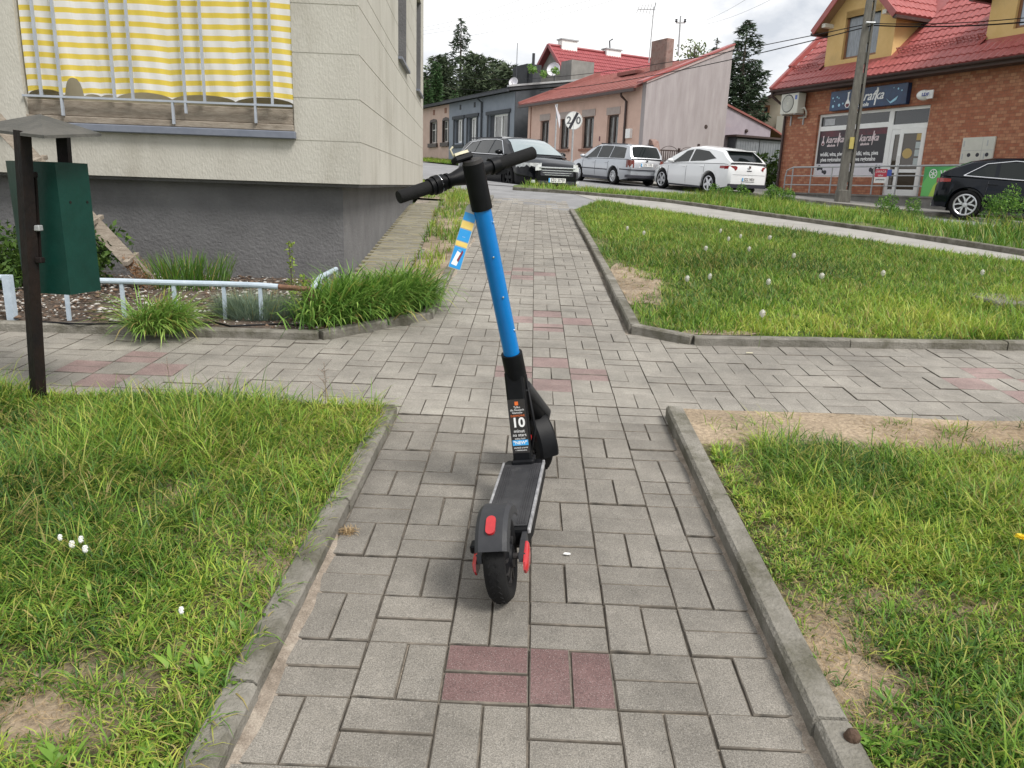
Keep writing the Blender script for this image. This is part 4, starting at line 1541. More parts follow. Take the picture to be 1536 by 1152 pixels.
def dormer(s0, s1, w0, w1, wz0, wz1, apex, pane):
    yf = 0.28
    zb_ = EZ + (yf - EY) * math.tan(sl) - 0.12
    ez = 7.00
    sm = (s0 + s1) / 2
    mb = MB()
    mb.box(s0, w0, yf, yf + 3, zb_, ez)
    mb.box(w1, s1, yf, yf + 3, zb_, ez)
    mb.box(w0, w1, yf, yf + .2, wz1, ez)
    mb.box(w0, w1, yf, yf + .2, zb_, wz0)
    mb.prism([(s0, ez), (s1, ez), (sm, ez + (sm - s0) * apex)], yf, yf + 3.5, axis='y')
    dm = mb.build('dormer', m_yel, shop)
    f = 0.075
    mb = MB()
    wm = (w0 + w1) / 2
    y0, y1 = yf + 0.09, yf + 0.16
    mb.box(w0, w0 + f, y0, y1, wz0, wz1)
    mb.box(w1 - f, w1, y0, y1, wz0, wz1)
    mb.box(wm - f, wm + f, y0 - .004, y1, wz0, wz1)
    mb.box(w0 + f, wm - f, y0, y1, wz0, wz0 + f)
    mb.box(wm + f, w1 - f, y0, y1, wz0, wz0 + f)
    mb.box(w0 + f, wm - f, y0, y1, wz1 - f, wz1)
    mb.box(wm + f, w1 - f, y0, y1, wz1 - f, wz1)
    mb.build('window_frame', m_frame, dm)
    for (a, b) in ((w0 + f, wm - f), (wm + f, w1 - f)):
        MB().box(a, b, yf + 0.12, yf + 0.13, wz0 + f, wz1 - f).build('pane', pane, dm)
    # little gable roof over the dormer
    ov = 0.42
    for sd in (-1, 1):
        dirx = sd
        e0 = Vector((sm + sd * ((s1 - s0) / 2 + 0.32), 0, ez - 0.32 * apex))
        r0_ = Vector((sm, 0, ez + (sm - s0) * apex + 0.02))
        up = (r0_ - e0)
        Lr = up.length
        up = up.normalized()
        nrm = Vector((up.z * sd, 0, abs(up.x)))
        nrm = Vector((sd * abs(up.z), 0, abs(up.x))).normalized()

        def fn(s, d, h, e0=e0, up=up, nrm=nrm):
            p = e0 + up * d + nrm * (h + 0.03)
            return Vector((p.x, s, p.z))
        k = 0
        while k * COURSE < Lr:
            tile_course(dm, fn, yf - ov, yf + 3.2, k * COURSE)
            k += 1
        q0, q1 = e0 - nrm * 0.02, r0_ - nrm * 0.02
        mb = MB()
        mb.bar((q0.x, yf - ov, q0.z), (q1.x, yf - ov, q1.z), 0.05, 0.19)
        mb.build('barge_board', m_tile, dm)
        mb = MB()
        mb.add([(q0.x, yf - ov, q0.z), (q1.x, yf - ov, q1.z), (q1.x, yf, q1.z), (q0.x, yf, q0.z)], [(0, 1, 2, 3)])
        mb.add([(q0.x, yf, q0.z), (q1.x, yf, q1.z), (q1.x, yf + 3.2, q1.z), (q0.x, yf + 3.2, q0.z)], [(0, 1, 2, 3)])
        mb.build('soffit', m_pine, dm)
        MB().box(q0.x - .07, q0.x + .07, yf - ov, yf + 3.0, q0.z - .10, q0.z - .01).build('gutter', m_gutter, dm)
        MB().box(q0.x - sd * 0.45 - .08, q0.x - sd * 0.45 + .08, yf - ov + .04, yf, q0.z + .10, q0.z + .22).build('purlin_end', m_beige, dm)
    return dm


dormer(1.25, 4.05, 1.98, 3.42, 5.72, 7.2, 0.95, m_lace)['label'] = 'left dormer with net curtains'
dormer(7.2, 10.2, 7.95, 9.7, 5.75, 7.3, 0.95, m_sky_pane)['label'] = 'right dormer with pale curtains'

# shop window and doors
wy = 0.10
win = MB()
for (a, b, c, d) in ((1.57, 1.64, 1.93, 3.99), (4.50, 4.68, 1.33, 3.99), (1.64, 4.50, 3.91, 3.99), (1.64, 4.50, 3.45, 3.60), (1.64, 4.50, 1.93, 1.98),
                     (3.08, 3.13, 3.60, 3.91)):
    win.box(a, b, wy, wy + 0.07, c, d)
win = win.build('shop_window', m_white, shop)
for (a, b) in ((1.64, 3.08), (3.13, 4.50)):
    MB().box(a, b, wy + 0.03, wy + 0.04, 3.60, 3.91).build('pane', m_glass, win)
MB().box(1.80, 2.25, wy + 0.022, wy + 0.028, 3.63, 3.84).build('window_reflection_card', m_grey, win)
for (a, b) in ((1.64, 3.06), (3.08, 4.50)):
    p = MB()
    p.box(a, b, wy + 0.012, wy + 0.024, 2.37, 3.25)
    po = p.build('poster', m_posterb, win)
    MB().box(a, b, wy + 0.012, wy + 0.024, 3.251, 3.45).build('poster_glow', m_posterr, po)
    MB().box(a, b, wy + 0.012, wy + 0.024, 1.98, 2.369).build('poster_foot', m_posterw, po)
    for q_ in range(9):
        xx = (a if a < 2 else b - 0.5) + random.random() * 0.45
        MB().lathe([(0, .002), (.05 + .03 * random.random(), .001)], 7, Matrix.Translation((xx, wy + 0.010, 2.28 - random.random() * .2)) @ Matrix.Rotation(pi / 2, 4, 'X')).build('printed_leaf', m_ink, po)
RX = Matrix.Rotation(pi / 2, 4, 'X')


def ftext(body, s, z, y, size, mat, parent, **k):
    return text('lettering', body, size, Matrix.Translation((s, y, z)) @ RX, mat, parent, ext=0.002, **k)


def carafe(s, z, y, k, parent, mat, wine):
    pts = [(-.05, .42), (.06, .44), (.03, .36), (.025, .2), (.10, .08), (.11, 0), (.05, -.08), (-.05, -.08), (-.12, 0), (-.09, .1), (-.03, .2), (-.03, .36)]
    MB().prism([(s + a * k, z + b * k) for a, b in pts], y, y - 0.004, axis='y').build('carafe_print', mat, parent)
    MB().prism([(s + a * k * .75, z + b * k) for a, b in [(-.09, .05), (.09, .05), (.10, 0), (.05, -.055), (-.05, -.055), (-.10, 0)]], y - .004, y - .007, axis='y').build('carafe_print', wine, parent)


m_pink = M('pale pink print', (0.72, 0.6, 0.62), rough=0.5)
m_wine = M('wine print', (0.12, 0.01, 0.02), rough=0.5)
for a in (1.64, 3.08):
    carafe(a + 0.2, 3.02, wy + 0.008, 0.62, win, m_pink, m_wine)
    ftext('karafka', a + 0.72, 3.15, wy + 0.008, 0.30, m_pink, win, shear=0.35, bold=0.004, sx=0.9)
    ftext('alkohole', a + 0.58, 2.965, wy + 0.008, 0.105, m_pink, win, shear=0.2, bold=0.004)
    MB().prism([(a + 0.86, 2.93), (a + 0.89, 2.93), (a + 0.93, 3.36), (a + 0.89, 3.36)], wy + 0.008, wy + 0.004, axis='y').build('stroke_print', m_pink, win)
    ftext('wódki, wina, piwa', a + 0.66, 2.68, wy + 0.008, 0.185, m_wprint, win, bold=0.004, sx=0.78)
    ftext('piwa regionalne', a + 0.64, 2.50, wy + 0.008, 0.185, m_wprint, win, bold=0.004, sx=0.78)
doorway = MB()
for (a, b, c, d) in ((4.68, 6.0, 3.90, 3.99), (4.68, 6.0, 3.35, 3.50), (5.93, 6.02, 1.33, 3.99)):
    doorway.box(a, b, wy, wy + 0.07, c, d)
doorway = doorway.build('doorway', m_white, shop)
MB().box(4.68, 5.93, wy + 0.03, wy + 0.04, 3.50, 3.90).build('pane', m_glass, doorway)
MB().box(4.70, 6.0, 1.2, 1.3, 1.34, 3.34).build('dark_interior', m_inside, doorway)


def leaf_door(w, T, hx):
    mb = MB()
    for (a, b, c, d) in ((0, 0.12, 0, 2.0), (w - 0.12, w, 0, 2.0), (0.12, w - 0.12, 0, 0.22), (0.12, w - 0.12, 1.86, 2.0), (0.12, w - 0.12, 0.72, 0.82)):
        mb.box(a, b, 0, 0.055, c, d, T)
    dr_ = mb.build('door', m_white, shop)
    mb = MB()
    mb.box(0.12, w - 0.12, 0.02, 0.03, 0.22, 0.72, T)
    mb.box(0.12, w - 0.12, 0.02, 0.03, 0.82, 1.86, T)
    mb.build('pane', glass('door glass %.2f' % w, (0.07, 0.055, 0.04)), dr_)
    MB().tube([T @ Vector(p) for p in ((hx, -.005, .88), (hx, -.05, .88), (hx, -.05, 1.2), (hx, -.005, 1.2))], 0.013, 8).build('handle', m_white, dr_)
    return dr_


leaf_door(0.46, Matrix.Translation((4.69, wy, 1.345)), 0.40)
dd_ = leaf_door(0.78, Matrix.Translation((5.94, wy - 0.02, 1.345)) @ Matrix.Rotation(radians(14), 4, 'Z') @ Matrix.Translation((-0.78, 0, 0)), 0.06)
dd_['label'] = 'wider door leaf standing ajar'
m_notice = M('door notice', (0.50, 0.36, 0.14), rough=0.6)
m_paper = M('paper notice', (0.45, 0.5, 0.5), rough=0.6)
TD = Matrix.Translation((5.94, wy - 0.02, 1.345)) @ Matrix.Rotation(radians(14), 4, 'Z') @ Matrix.Translation((-0.78, 0, 0))
mb = MB()
mb.lathe([(0, 0.002), (0.15, 0.001), (0.15, 0)], 14, TD @ Matrix.Translation((0.30, 0.016, 1.28)) @ RX)
mb.build('notice', m_notice, dd_)
for z in (0.95, 1.2, 1.42, 1.66):
    MB().box(0.52, 0.65, 0.012, 0.018, z, z + 0.19, TD).build('notice', m_paper if z < 1.6 else m_notice, dd_)

SG = dict(x0=2.22, x1=5.27, z0=4.05, z1=4.66)
sign = empty('shop_sign', SH.w(2.22, -0.2, 0), SH.rz, 'long navy lightbox sign with a carafe under the eave', 'sign')
mb = MB().box(0, SG['x1'] - SG['x0'], 0.02, 0.195, SG['z0'], SG['z1'], bev=0.01)
mb.build('lightbox', m_signb, sign)
cx_ = 0
for (a, b, r_) in ((0.12, .40, .03), (0.20, .30, .022), (0.30, .42, .03), (0.38, .38, .025), (0.16, .14, .05), (0.42, .16, .05), (0.58, .2, .03), (2.72, .46, .03), (2.86, .4, .025), (2.55, .5, .02)):
    MB().lathe([(0, .003), (r_, .001)], 10, Matrix.Translation((a, 0.018, SG['z0'] + b)) @ RX).build('bubble_print', m_cyan, sign)
MB().prism([(2.30, SG['z0'] + .22), (2.48, SG['z0'] + .10), (2.75, SG['z0'] + .26), (2.70, SG['z0'] + .14), (2.50, SG['z0'] + .05)], 0.018, 0.014, axis='y').build('splash_print', m_cyan, sign)
carafe(0.78, SG['z0'] + 0.13, 0.018, 0.95, sign, m_wprint, m_wine)
ftext('karafka', 1.62, SG['z0'] + 0.34, 0.016, 0.40, m_wprint, sign, shear=0.35, bold=0.005)
ftext('alkohole', 1.36, SG['z0'] + 0.10, 0.016, 0.17, m_wprint, sign, shear=0.2, bold=0.004)
MB().prism([(1.86, SG['z0'] + .05), (1.91, SG['z0'] + .05), (1.98, SG['z0'] + .56), (1.92, SG['z0'] + .58)], 0.018, 0.012, axis='y').build('stroke_print', m_wprint, sign)
settle(sign, 4.05)

lamp = empty('bubble_sign', SH.w(5.95, -0.25, 4.23), SH.rz, 'small white oval bracket sign beside the navy lightbox', 'sign')
mb = MB()
mb.lathe([(0, 0.09), (0.08, 0.08), (0.14, 0.045), (0.165, 0), (0.14, -0.045), (0.08, -0.08), (0, -0.09)], 20,
         Matrix.Rotation(0.5, 4, 'Z') @ RX @ Matrix.Diagonal((1.25, 0.9, 1, 1)))
mb.build('bubble', m_white, lamp, smooth=True)
MB().box(0.10, 0.30, -0.02, 0.02, -0.11, 0.12).build('panel', m_white, lamp)
text('lettering', 'LDF', 0.12, Matrix.Translation((0.12, -0.095, 0)) @ Matrix.Rotation(0.25, 4, 'Z') @ RX, M('navy print', (0.05, 0.07, 0.3), rough=.5), lamp, bold=0.004, ext=.002)
MB().tube([(0.1, 0.0, 0.0), (0.1, 0.25, 0.0)], 0.015, 6).build('bracket', m_gutter, lamp)

ac = empty('air_conditioner', SH.w(0.14, -0.45, 0), SH.rz, 'beige outdoor air conditioner unit under the left end of the eave', 'air conditioner')
MB().box(0, 0.86, 0.0, 0.34, 4.06, 4.74, bev=0.015).build('casing', m_beige, ac)
mb = MB()
mb.lathe([(0.0, -0.008), (0.26, -0.008), (0.285, 0.012), (0.30, 0.0)], 28, Matrix.Translation((0.36, 0.0, 4.41)) @ RX)
f_ = mb.build('fan_grille', m_darkm, ac)
mb = MB()
for r_ in (0.07, 0.12, 0.17, 0.22, 0.265):
    mb.lathe([(r_, 0.012), (r_ + .008, 0.016), (r_ + .008, 0.008)], 28, Matrix.Translation((0.36, 0, 4.41)) @ RX)
mb.build('grille_ring', m_grey, f_)
MB().box(0.70, 0.80, -0.004, 0.0, 4.52, 4.66).build('label_plate', M('blue label', (0.1, 0.15, 0.4), rough=.5), ac)
for x in (0.12, 0.74):
    mb = MB()
    mb.box(x, x + .04, -0.02, 0.45, 4.02, 4.055)
    mb.box(x, x + .04, 0.41, 0.45, 3.7, 4.02)
    mb.build('bracket', m_grey, ac)
MB().tube([(0.82, 0.2, 4.2), (0.97, 0.22, 4.25), (1.0, 0.3, 4.1), (0.9, 0.4, 3.95), (0.5, 0.42, 3.95)], 0.03, 8).build('pipe', m_beige, ac, smooth=True)
settle(ac, 3.7)
settle(shop, 1.1)

# meter box on the wall
eb = empty('meter_box', SH.w(7.3, -0.06, 0), SH.rz, 'white electric meter cabinet set in the brick wall', 'meter box')
MB().box(0, 0.97, 0.0, 0.055, 2.30, 3.0, bev=0.008).build('cabinet', m_beige, eb)
mb = MB()
mb.box(0.0, 0.97, -0.004, 0.0, 2.645, 2.655)
mb.box(0.62, 0.626, -0.004, 0.0, 2.31, 2.99)
mb.build('door_gap', m_grey, eb)
for x in (0.26, 0.52, 0.80):
    MB().lathe([(0, .006), (0.05, .005), (0.055, 0)], 14, Matrix.Translation((x, 0, 2.53)) @ RX).build('meter_window', m_ink, eb)
for (x, z) in ((0.05, 2.42), (0.05, 2.76), (0.70, 2.42), (0.75, 2.76)):
    MB().box(x, x + 0.035, -0.003, 0.0, z, z + 0.15).build('warning_label', m_grey, eb)
settle(eb, 2.3)

# ramp, handrail and banner
ramp = empty('entrance_ramp', SH.w(0, -1.3, 0), SH.rz, 'concrete entrance ramp along the shop front', 'ramp')
mb = MB()
mb.prism([(0.3, 0.5), (0.3, 1.34), (2.4, 1.335), (9.5, 1.32), (9.5, 0.5)], 0.0, 1.295, axis='y')
mb.build('ramp_body', m_conc, ramp)
mb = MB()
mb.prism([(0.28, 1.342), (2.4, 1.337), (9.6, 1.322), (9.6, 1.372), (2.4, 1.387), (0.28, 1.36)], -0.03, 0.10, axis='y')
mb.build('ramp_edge', m_conc, ramp)
settle(ramp, 1.0)
RY = -1.2
hr_ = empty('handrail', SH.w(0, RY, 0), SH.rz, 'galvanised two bar handrail along the shop ramp', 'handrail')
tops_ = [SH.hit(x, y, RY) for x, y in ((1178, 264), (1190, 252), (1218, 251), (1249, 250.5), (1278, 249.5), (1312, 249), (1348, 248.5), (1383, 248))]
for i, (s, z) in enumerate(tops_):
    MB().tube([(s, 0, 1.33), (s, 0, z)], 0.022, 8).build('post', m_grey, hr_)
zr = sum(z for s, z in tops_[1:]) / 7
MB().tube([(tops_[0][0], 0, zr - 0.3), (tops_[0][0] + .06, 0, zr - 0.1), (tops_[1][0], 0, zr), (tops_[-1][0], 0, zr), (10.5, 0, zr)], 0.025, 8).build('top_bar', m_grey, hr_)
for dz in (0.26, 0.55):
    MB().tube([(tops_[0][0], 0, zr - dz - .02), (10.5, 0, zr - dz)], 0.018, 8).build('middle_bar', m_grey, hr_)
settle(hr_, 1.33)
bs, bz = SH.hit(1388, 250, RY - 0.04)
ban = empty('banner', SH.w(bs, RY - 0.05, 0), SH.rz, 'green and white printed banner tied to the ramp handrail', 'banner')
m_bg1 = M('banner green', (0.05, 0.30, 0.08), (0.08, 0.36, 0.12), scale=2, rough=0.5)
m_bg2 = M('banner light green', (0.13, 0.46, 0.12), rough=0.5)
m_bg3 = M('banner lime', (0.38, 0.55, 0.08), rough=0.5)
BZ0, BZ1 = 1.36, bz
MB().box(0, 3.0, 0, 0.008, BZ0, BZ1).build('sheet', m_bg1, ban)
MB().prism([(0.0, BZ0), (0.0, BZ0 + .35), (0.15, BZ0 + .6), (0.5, BZ1 - .1), (0.9, BZ1), (1.2, BZ1), (0.8, BZ0 + .45), (0.55, BZ0)], -0.002, 0, axis='y').build('print', m_bg2, ban)
MB().prism([(0.25, BZ0), (0.36, BZ0 + .3), (0.55, BZ0 + .52), (0.85, BZ0 + .68), (0.6, BZ0)], -0.004, -0.002, axis='y').build('print', m_bg3, ban)
mb = MB()
mb.lathe([(0, 0.002), (0.62, 0.002)], 30, Matrix.Translation((1.12, -0.0045, BZ0 + 0.03)) @ RX)
cut = mb.build('print', m_wprint, ban)
for v in cut.data.vertices:
    v.co.z = max(v.co.z, BZ0 + 0.002)
mb = MB()
c = Matrix.Translation((0.30, -0.006, BZ1 - 0.19)) @ RX
mb.lathe([(0.105, 0), (0.105, .002), (0.125, .002), (0.125, 0)], 20, c)
for k in range(6):
    mb.box(-0.005, 0.012, 0.02, 0.11, 0, 0.002, c @ Matrix.Rotation(k * pi / 3, 4, 'Z'))
mb.lathe([(0, .003), (0.03, .002)], 10, c)
mb.build('wheel_emblem', m_wprint, ban)
text('lettering', 'Willa', 0.25, Matrix.Translation((0.52, -0.007, BZ1 - 0.2)) @ RX, m_wprint, ban, align='LEFT', bold=0.004)
text('lettering', 'Do', 0.09, Matrix.Translation((0.62, -0.008, BZ0 + 0.08)) @ RX, m_bg1, ban, align='LEFT')
settle(ban, 1.36)
ns, nz = SH.hit(1322, 264, RY - 0.03)
nt_ = empty('notice_board', SH.w(ns, RY - 0.04, nz), SH.rz, 'small red and white notice with a blue corner on the handrail', 'notice')
MB().box(-0.24, 0.20, 0, 0.008, -0.03, 0.20).build('board', M('notice red', (0.5, 0.03, 0.06), rough=.5), nt_)
MB().box(-0.24, 0.20, 0, 0.008, -0.20, -0.031).build('board', m_white, nt_)
MB().box(0.205, 0.36, 0, 0.008, -0.0, 0.18).build('board', M('notice blue', (0.05, 0.1, 0.4), rough=.5), nt_)
text('lettering', 'UWAGA', 0.10, Matrix.Translation((-0.02, -0.003, 0.12)) @ RX, m_wprint, nt_)
text('lettering', 'zakaz', 0.09, Matrix.Translation((-0.02, -0.003, 0.02)) @ RX, m_wprint, nt_)
text('lettering', 'parkowania', 0.07, Matrix.Translation((-0.02, -0.003, -0.10)) @ RX, m_ink, nt_)

# utility pole and its wires
pp_ = on(1263, 303, 0.10)
pole = empty('utility_pole', pp_, 0, 'tall grey concrete utility pole with slots before the shop', 'utility pole')
ptop = at(1316, -60, pp_.y + 0.1)
m_pole = M('pole concrete', (0.12, 0.112, 0.098), (0.19, 0.18, 0.158), scale=6, rough=0.95, bump=0.5, stretch=(3, 3, 0.6), dirt=((0.09, 0.085, 0.075), 4, 0.52, 0.5))
pd = ptop - pp_
mb = MB()
W0, W1, D0 = 0.37, 0.22, 0.26
side = Vector((1, -0.2, 0)).normalized()
dep = Vector((0.2, 1, 0)).normalized()
NS = 12
slots = []
for (fa, fb) in ((-0.5, 0.12), (0.30, 0.5)):        # wide and narrow flange
    vs = []
    for k in range(NS + 1):
        t = k / NS
        w = W0 + (W1 - W0) * t
        c = pd * t
        for (u_, v_) in ((fa * w, -D0 / 2), (fb * w, -D0 / 2), (fb * w, D0 / 2), (fa * w, D0 / 2)):
            vs.append(c + side * u_ + dep * (v_ * (1 - 0.3 * t)))
    fs = [(k * 4 + i, k * 4 + (i + 1) % 4, k * 4 + 4 + (i + 1) % 4, k * 4 + 4 + i) for k in range(NS) for i in range(4)] + [(0, 1, 2, 3), (NS * 4 + 3, NS * 4 + 2, NS * 4 + 1, NS * 4)]
    mb.add(vs, fs)
for k in range(NS):       # recessed web with open slots
    t0, t1 = (k + 0.05) / NS, (k + 0.60) / NS
    w = (W0 + (W1 - W0) * t0)
    mb.bar(pd * t0 + side * 0.21 * w, pd * t1 + side * 0.21 * w, 0.2 * w, D0 * 0.55, up=dep)
mb.box(-0.19, 0.19, -0.15, 0.15, -0.3, 0.35, bev=0.03)
mb.build('shaft', m_pole, pole)
c = pd * ((at(1278, 215, pp_.y).z - pp_.z) / pd.z)
MB().box(c.x - .09, c.x + .03, -.165 + c.y * 1.0, -.135 + c.y, c.z - .16, c.z + .16).build('number_plate', M('yellow plate', (0.45, 0.36, 0.08), (0.5, 0.42, 0.14), scale=20, rough=.6), pole)
hk = (at(1300, 36, pp_.y).z - pp_.z) / pd.z
c = pd * hk
MB().tube([c + Vector((-.12, -.16, 0.02)), c + Vector((.13, -.16, 0.02))], 0.03, 8).build('cable_clamp', m_grey, pole)
cl = pp_ + c + Vector((0.0, -0.18, 0))


def cable(name, a, b, sag, r, label, grp=None, n=24):
    pts = [a.lerp(b, i / n) - Vector((0, 0, 4 * sag * (i / n) * (1 - i / n))) for i in range(n + 1)]
    o = MB().tube([p - a for p in pts], r, 6).build(name, m_black, None)
    o.location = a
    tag(o, label, 'cable', grp)


cable('cable', cl, at(640, 108, 75), 1.0, 0.013, 'upper black cable from the pole to the left over the pink roof')
cable('cable', cl - Vector((0, 0, .07)), at(640, 121, 75), 1.3, 0.015, 'lower black cable from the pole to the left over the pink roof')
cable('cable', cl + Vector((0.1, 0, 0)), at(1640, 14, 20), 0.12, 0.012, 'upper black cable from the pole to the right across the dormers')
cable('cable', cl + Vector((0.1, 0, -.05)), at(1640, 22, 20), 0.12, 0.018, 'lower black cable from the pole to the right across the dormers')
for i, (a, b) in enumerate((((630, 42), (800, -8)), ((630, 47), (860, -8)), ((630, 52), (910, -6)), ((690, 56), (940, -6)), ((1040, 36), (1130, -8)), ((1060, 36), (1170, -8)))):
    cable('power_line', at(a[0], a[1], 85), at(b[0], b[1], 60), 0.25, 0.009, ('topmost of the four thin power lines in the left sky', 'second from the top of four thin power lines in the left sky',
          'third from the top of four thin power lines in the left sky', 'lowest of the four thin power lines in the left sky',
          'left of the two short power lines above the chimney mast', 'right of the two short power lines above the spruce')[i], 'overhead power lines')


# ------------------------------------------------------------------ the row of houses across the street
HO = Local((4.63, 36.0), (0.4886, -0.8725))     # x runs to the right end of the pink house; everything lies at x <= 0
m_pinkw = M('salmon render', (0.58, 0.40, 0.325), (0.66, 0.465, 0.385), scale=2, rough=0.9, bump=0.2, dirt=((0.48, 0.35, 0.29), 0.9, 0.54, 0.5))
m_gable = M('greyed pink render', (0.315, 0.282, 0.285), (0.39, 0.355, 0.358), scale=2.2, rough=0.95, bump=0.3, stretch=(1.5, 1.5, 0.25),
            dirt=((0.29, 0.255, 0.255), 1.6, 0.53, 0.6))
m_bluew = M('blue grey render', (0.22, 0.25, 0.29), (0.26, 0.29, 0.335), scale=1.5, rough=0.9, bump=0.2)
m_dkgrey = M('anthracite trim', (0.05, 0.056, 0.066), (0.065, 0.07, 0.08), scale=4, rough=0.8)
m_felt = M('dark roofing felt', (0.035, 0.037, 0.042), (0.06, 0.062, 0.068), scale=2, rough=0.9)
m_rust2 = M('faded red sheet roof', (0.22, 0.07, 0.06), (0.29, 0.105, 0.09), scale=1.6, rough=0.7, dirt=((0.15, 0.06, 0.05), 1.3, 0.55, 0.6))
m_lint = M('lintel block', (0.36, 0.30, 0.275), (0.42, 0.36, 0.33), scale=5, rough=0.9)
m_sill = M('brown sill', (0.22, 0.10, 0.065), (0.26, 0.13, 0.09), scale=5, rough=0.7)
m_dkwin = M('dark window frame', (0.03, 0.018, 0.015), (0.05, 0.03, 0.025), scale=6, rough=0.5)
m_curt = M('curtained glass', (0.03, 0.034, 0.035), (0.20, 0.20, 0.19), scale=2.6, rough=0.15, stretch=(5, 5, 0.5), coat=0.4, pos=(0.42, 0.62))
m_lav = M('lavender render', (0.30, 0.265, 0.30), (0.35, 0.31, 0.345), scale=2.5, rough=0.9, bump=0.2, dirt=((0.40, 0.31, 0.33), 1.3, 0.58, 0.6))


def wall_with_holes(x0, x1, z0, z1, holes, T0, T1, mb=None):
    """front wall x0..x1, z0..z1 between depths T0 and T1 with rectangular openings"""
    mb = mb or MB()
    holes = sorted(holes)
    cur = x0
    for (a, b, c, d) in holes:
        mb.box(cur, a, T0, T1, z0, z1)
        mb.box(a, b, T0, T1, z0, c)
        mb.box(a, b, T0, T1, d, z1)
        cur = b
    mb.box(cur, x1, T0, T1, z0, z1)
    return mb


def win_unit(parent, a, b, c, d, y, fmat, pmat, f=0.07, mull=True, cross=None):
    mb = MB()
    m = (a + b) / 2
    mb.box(a, a + f, y, y + .06, c, d)
    mb.box(b - f, b, y, y + .06, c, d)
    mb.box(a + f, b - f, y, y + .06, d - f, d)
    mb.box(a + f, b - f, y, y + .06, c, c + f)
    if mull:
        mb.box(m - f * .6, m + f * .6, y - .004, y + .056, c + f, d - f)
    if cross:
        mb.box(a + f, b - f, y - .002, y + .05, cross - f * .4, cross + f * .4)
    w = mb.build('window', fmat, parent)
    MB().box(a + f * .5, b - f * .5, y + .035, y + .045, c + f * .5, d - f * .5).build('pane', pmat, w)
    return w


# pink house
ZB = 1.75
pink = empty('pink_house', HO.o, HO.rz, 'single storey salmon house with a rusty sheet roof and greyed gable wall', 'house')
wins = [(-8.94, -8.02, 3.28, 4.72), (-6.90, -5.95, 3.22, 4.70), (-4.73, -3.72, 3.20, 4.68), (-2.60, -1.68, 3.22, 4.64)]
wall_with_holes(-10.35, -0.02, ZB - 0.6, 5.75, wins, 0, 0.35).build('front_wall', m_pinkw, pink)
for k, (a, b, c, d) in enumerate(wins):
    w = win_unit(pink, a, b, c, d, 0.12, m_dkwin, m_curt, f=0.09)
    MB().box(a - 0.02, b + 0.02, 0.33, 0.36, c - .05, d + .05).build('reveal', m_dkwin, w)
    MB().box(a - 0.06, b + 0.10, -0.03, 0.0, d + 0.01, d + 0.33).build('lintel', m_lint, w)
    if k:
        MB().box(a - 0.14, b + 0.14, -0.10, 0.10, c - 0.13, c - 0.02).build('sill', m_sill, w)
RZ = 7.68
mb = MB()
mb.prism([(0.0, ZB - .6), (4.72, ZB - .6), (4.72, RZ), (0, 5.80)], -0.02, 0.25, axis='x')
mb.build('gable_wall', m_gable, pink)
mb = MB()
mb.prism([(-0.03, 5.80), (4.76, RZ), (4.76, RZ + .16), (-0.03, 5.97)], -0.08, 0.30, axis='x')
mb.build('gable_coping', M('coping plaster', (0.42, 0.33, 0.32), (0.48, 0.38, 0.37), scale=5, rough=0.9), pink)
mb = MB()
mb.prism([(-0.25, 5.80), (4.76, RZ + .16), (4.76, RZ + .23), (-0.25, 5.89)], -0.12, 0.34, axis='x')
mb.build('coping_flashing', m_tile, pink)
mb = MB()
mb.prism([(-0.42, 5.68), (4.85, 7.62), (4.85, 7.52), (-0.42, 5.58)], -10.75, -0.03, axis='x')
rf = mb.build('roof', m_rust2, pink)
for k in range(17):
    x = -10.6 + k * 0.63
    mb = MB()
    mb.bar((x, -0.40, 5.70), (x, 4.83, 7.63), 0.03, 0.035)
    mb.build('standing_seam', m_rust2, rf)
mb = MB()
mb.prism([(-0.42, 5.70), (4.85, 7.64), (4.85, 7.86), (-0.42, 5.80)], -10.85, -10.7, axis='x')
mb.build('verge', m_rust2, rf)
mb = MB()
mb.bar((-6.0, 3.0, 7.02), (-4.4, 3.0, 7.02), 0.5, 0.16)
mb.build('roof_hatch', m_rust2, rf)
MB().box(-10.8, -0.05, -0.47, -0.34, 5.48, 5.60).build('gutter', m_gutter, pink)
MB().tube([(-1.08, -0.40, 5.5), (-1.08, -0.36, 5.35), (-1.08, -0.07, 5.15), (-1.08, -0.07, 1.6)], 0.055, 10).build('downpipe', m_gutter, pink)
MB().box(-10.05, -9.99, -0.03, 0, 1.6, 5.5).build('cable_duct', m_sill, pink)
mb = MB().box(-0.9, -0.55, -0.13, 0.0, 3.55, 3.95)
mb.build('cable_box', m_white, pink)
MB().box(-3.20, -3.10, -0.012, 0, 3.5, 3.72).build('house_number', m_posterr, pink)
MB().lathe([(0, .02), (.09, .015), (.10, 0)], 10, Matrix.Translation((0.25, 3.55, 4.22)) @ Matrix.Rotation(pi / 2, 4, 'Y')).build('wall_vent', m_dkwin, pink)
chm = M('old chimney brick', (0.2, 0.12, 0.10), (0.34, 0.25, 0.22), scale=5, rough=0.95, bump=0.5, dirt=((0.07, 0.06, 0.055), 2.5, 0.5, 0.6))
c0 = HO.hit(981, 80, 3.2)[0]
c1 = HO.hit(1004, 80, 3.2)[0]
cz = HO.hit(990, 61, 3.2)[1]
MB().box(c0, c1, 3.0, 3.45, 6.6, cz, bev=0.02).build('chimney', chm, rf)
settle(pink, ZB)

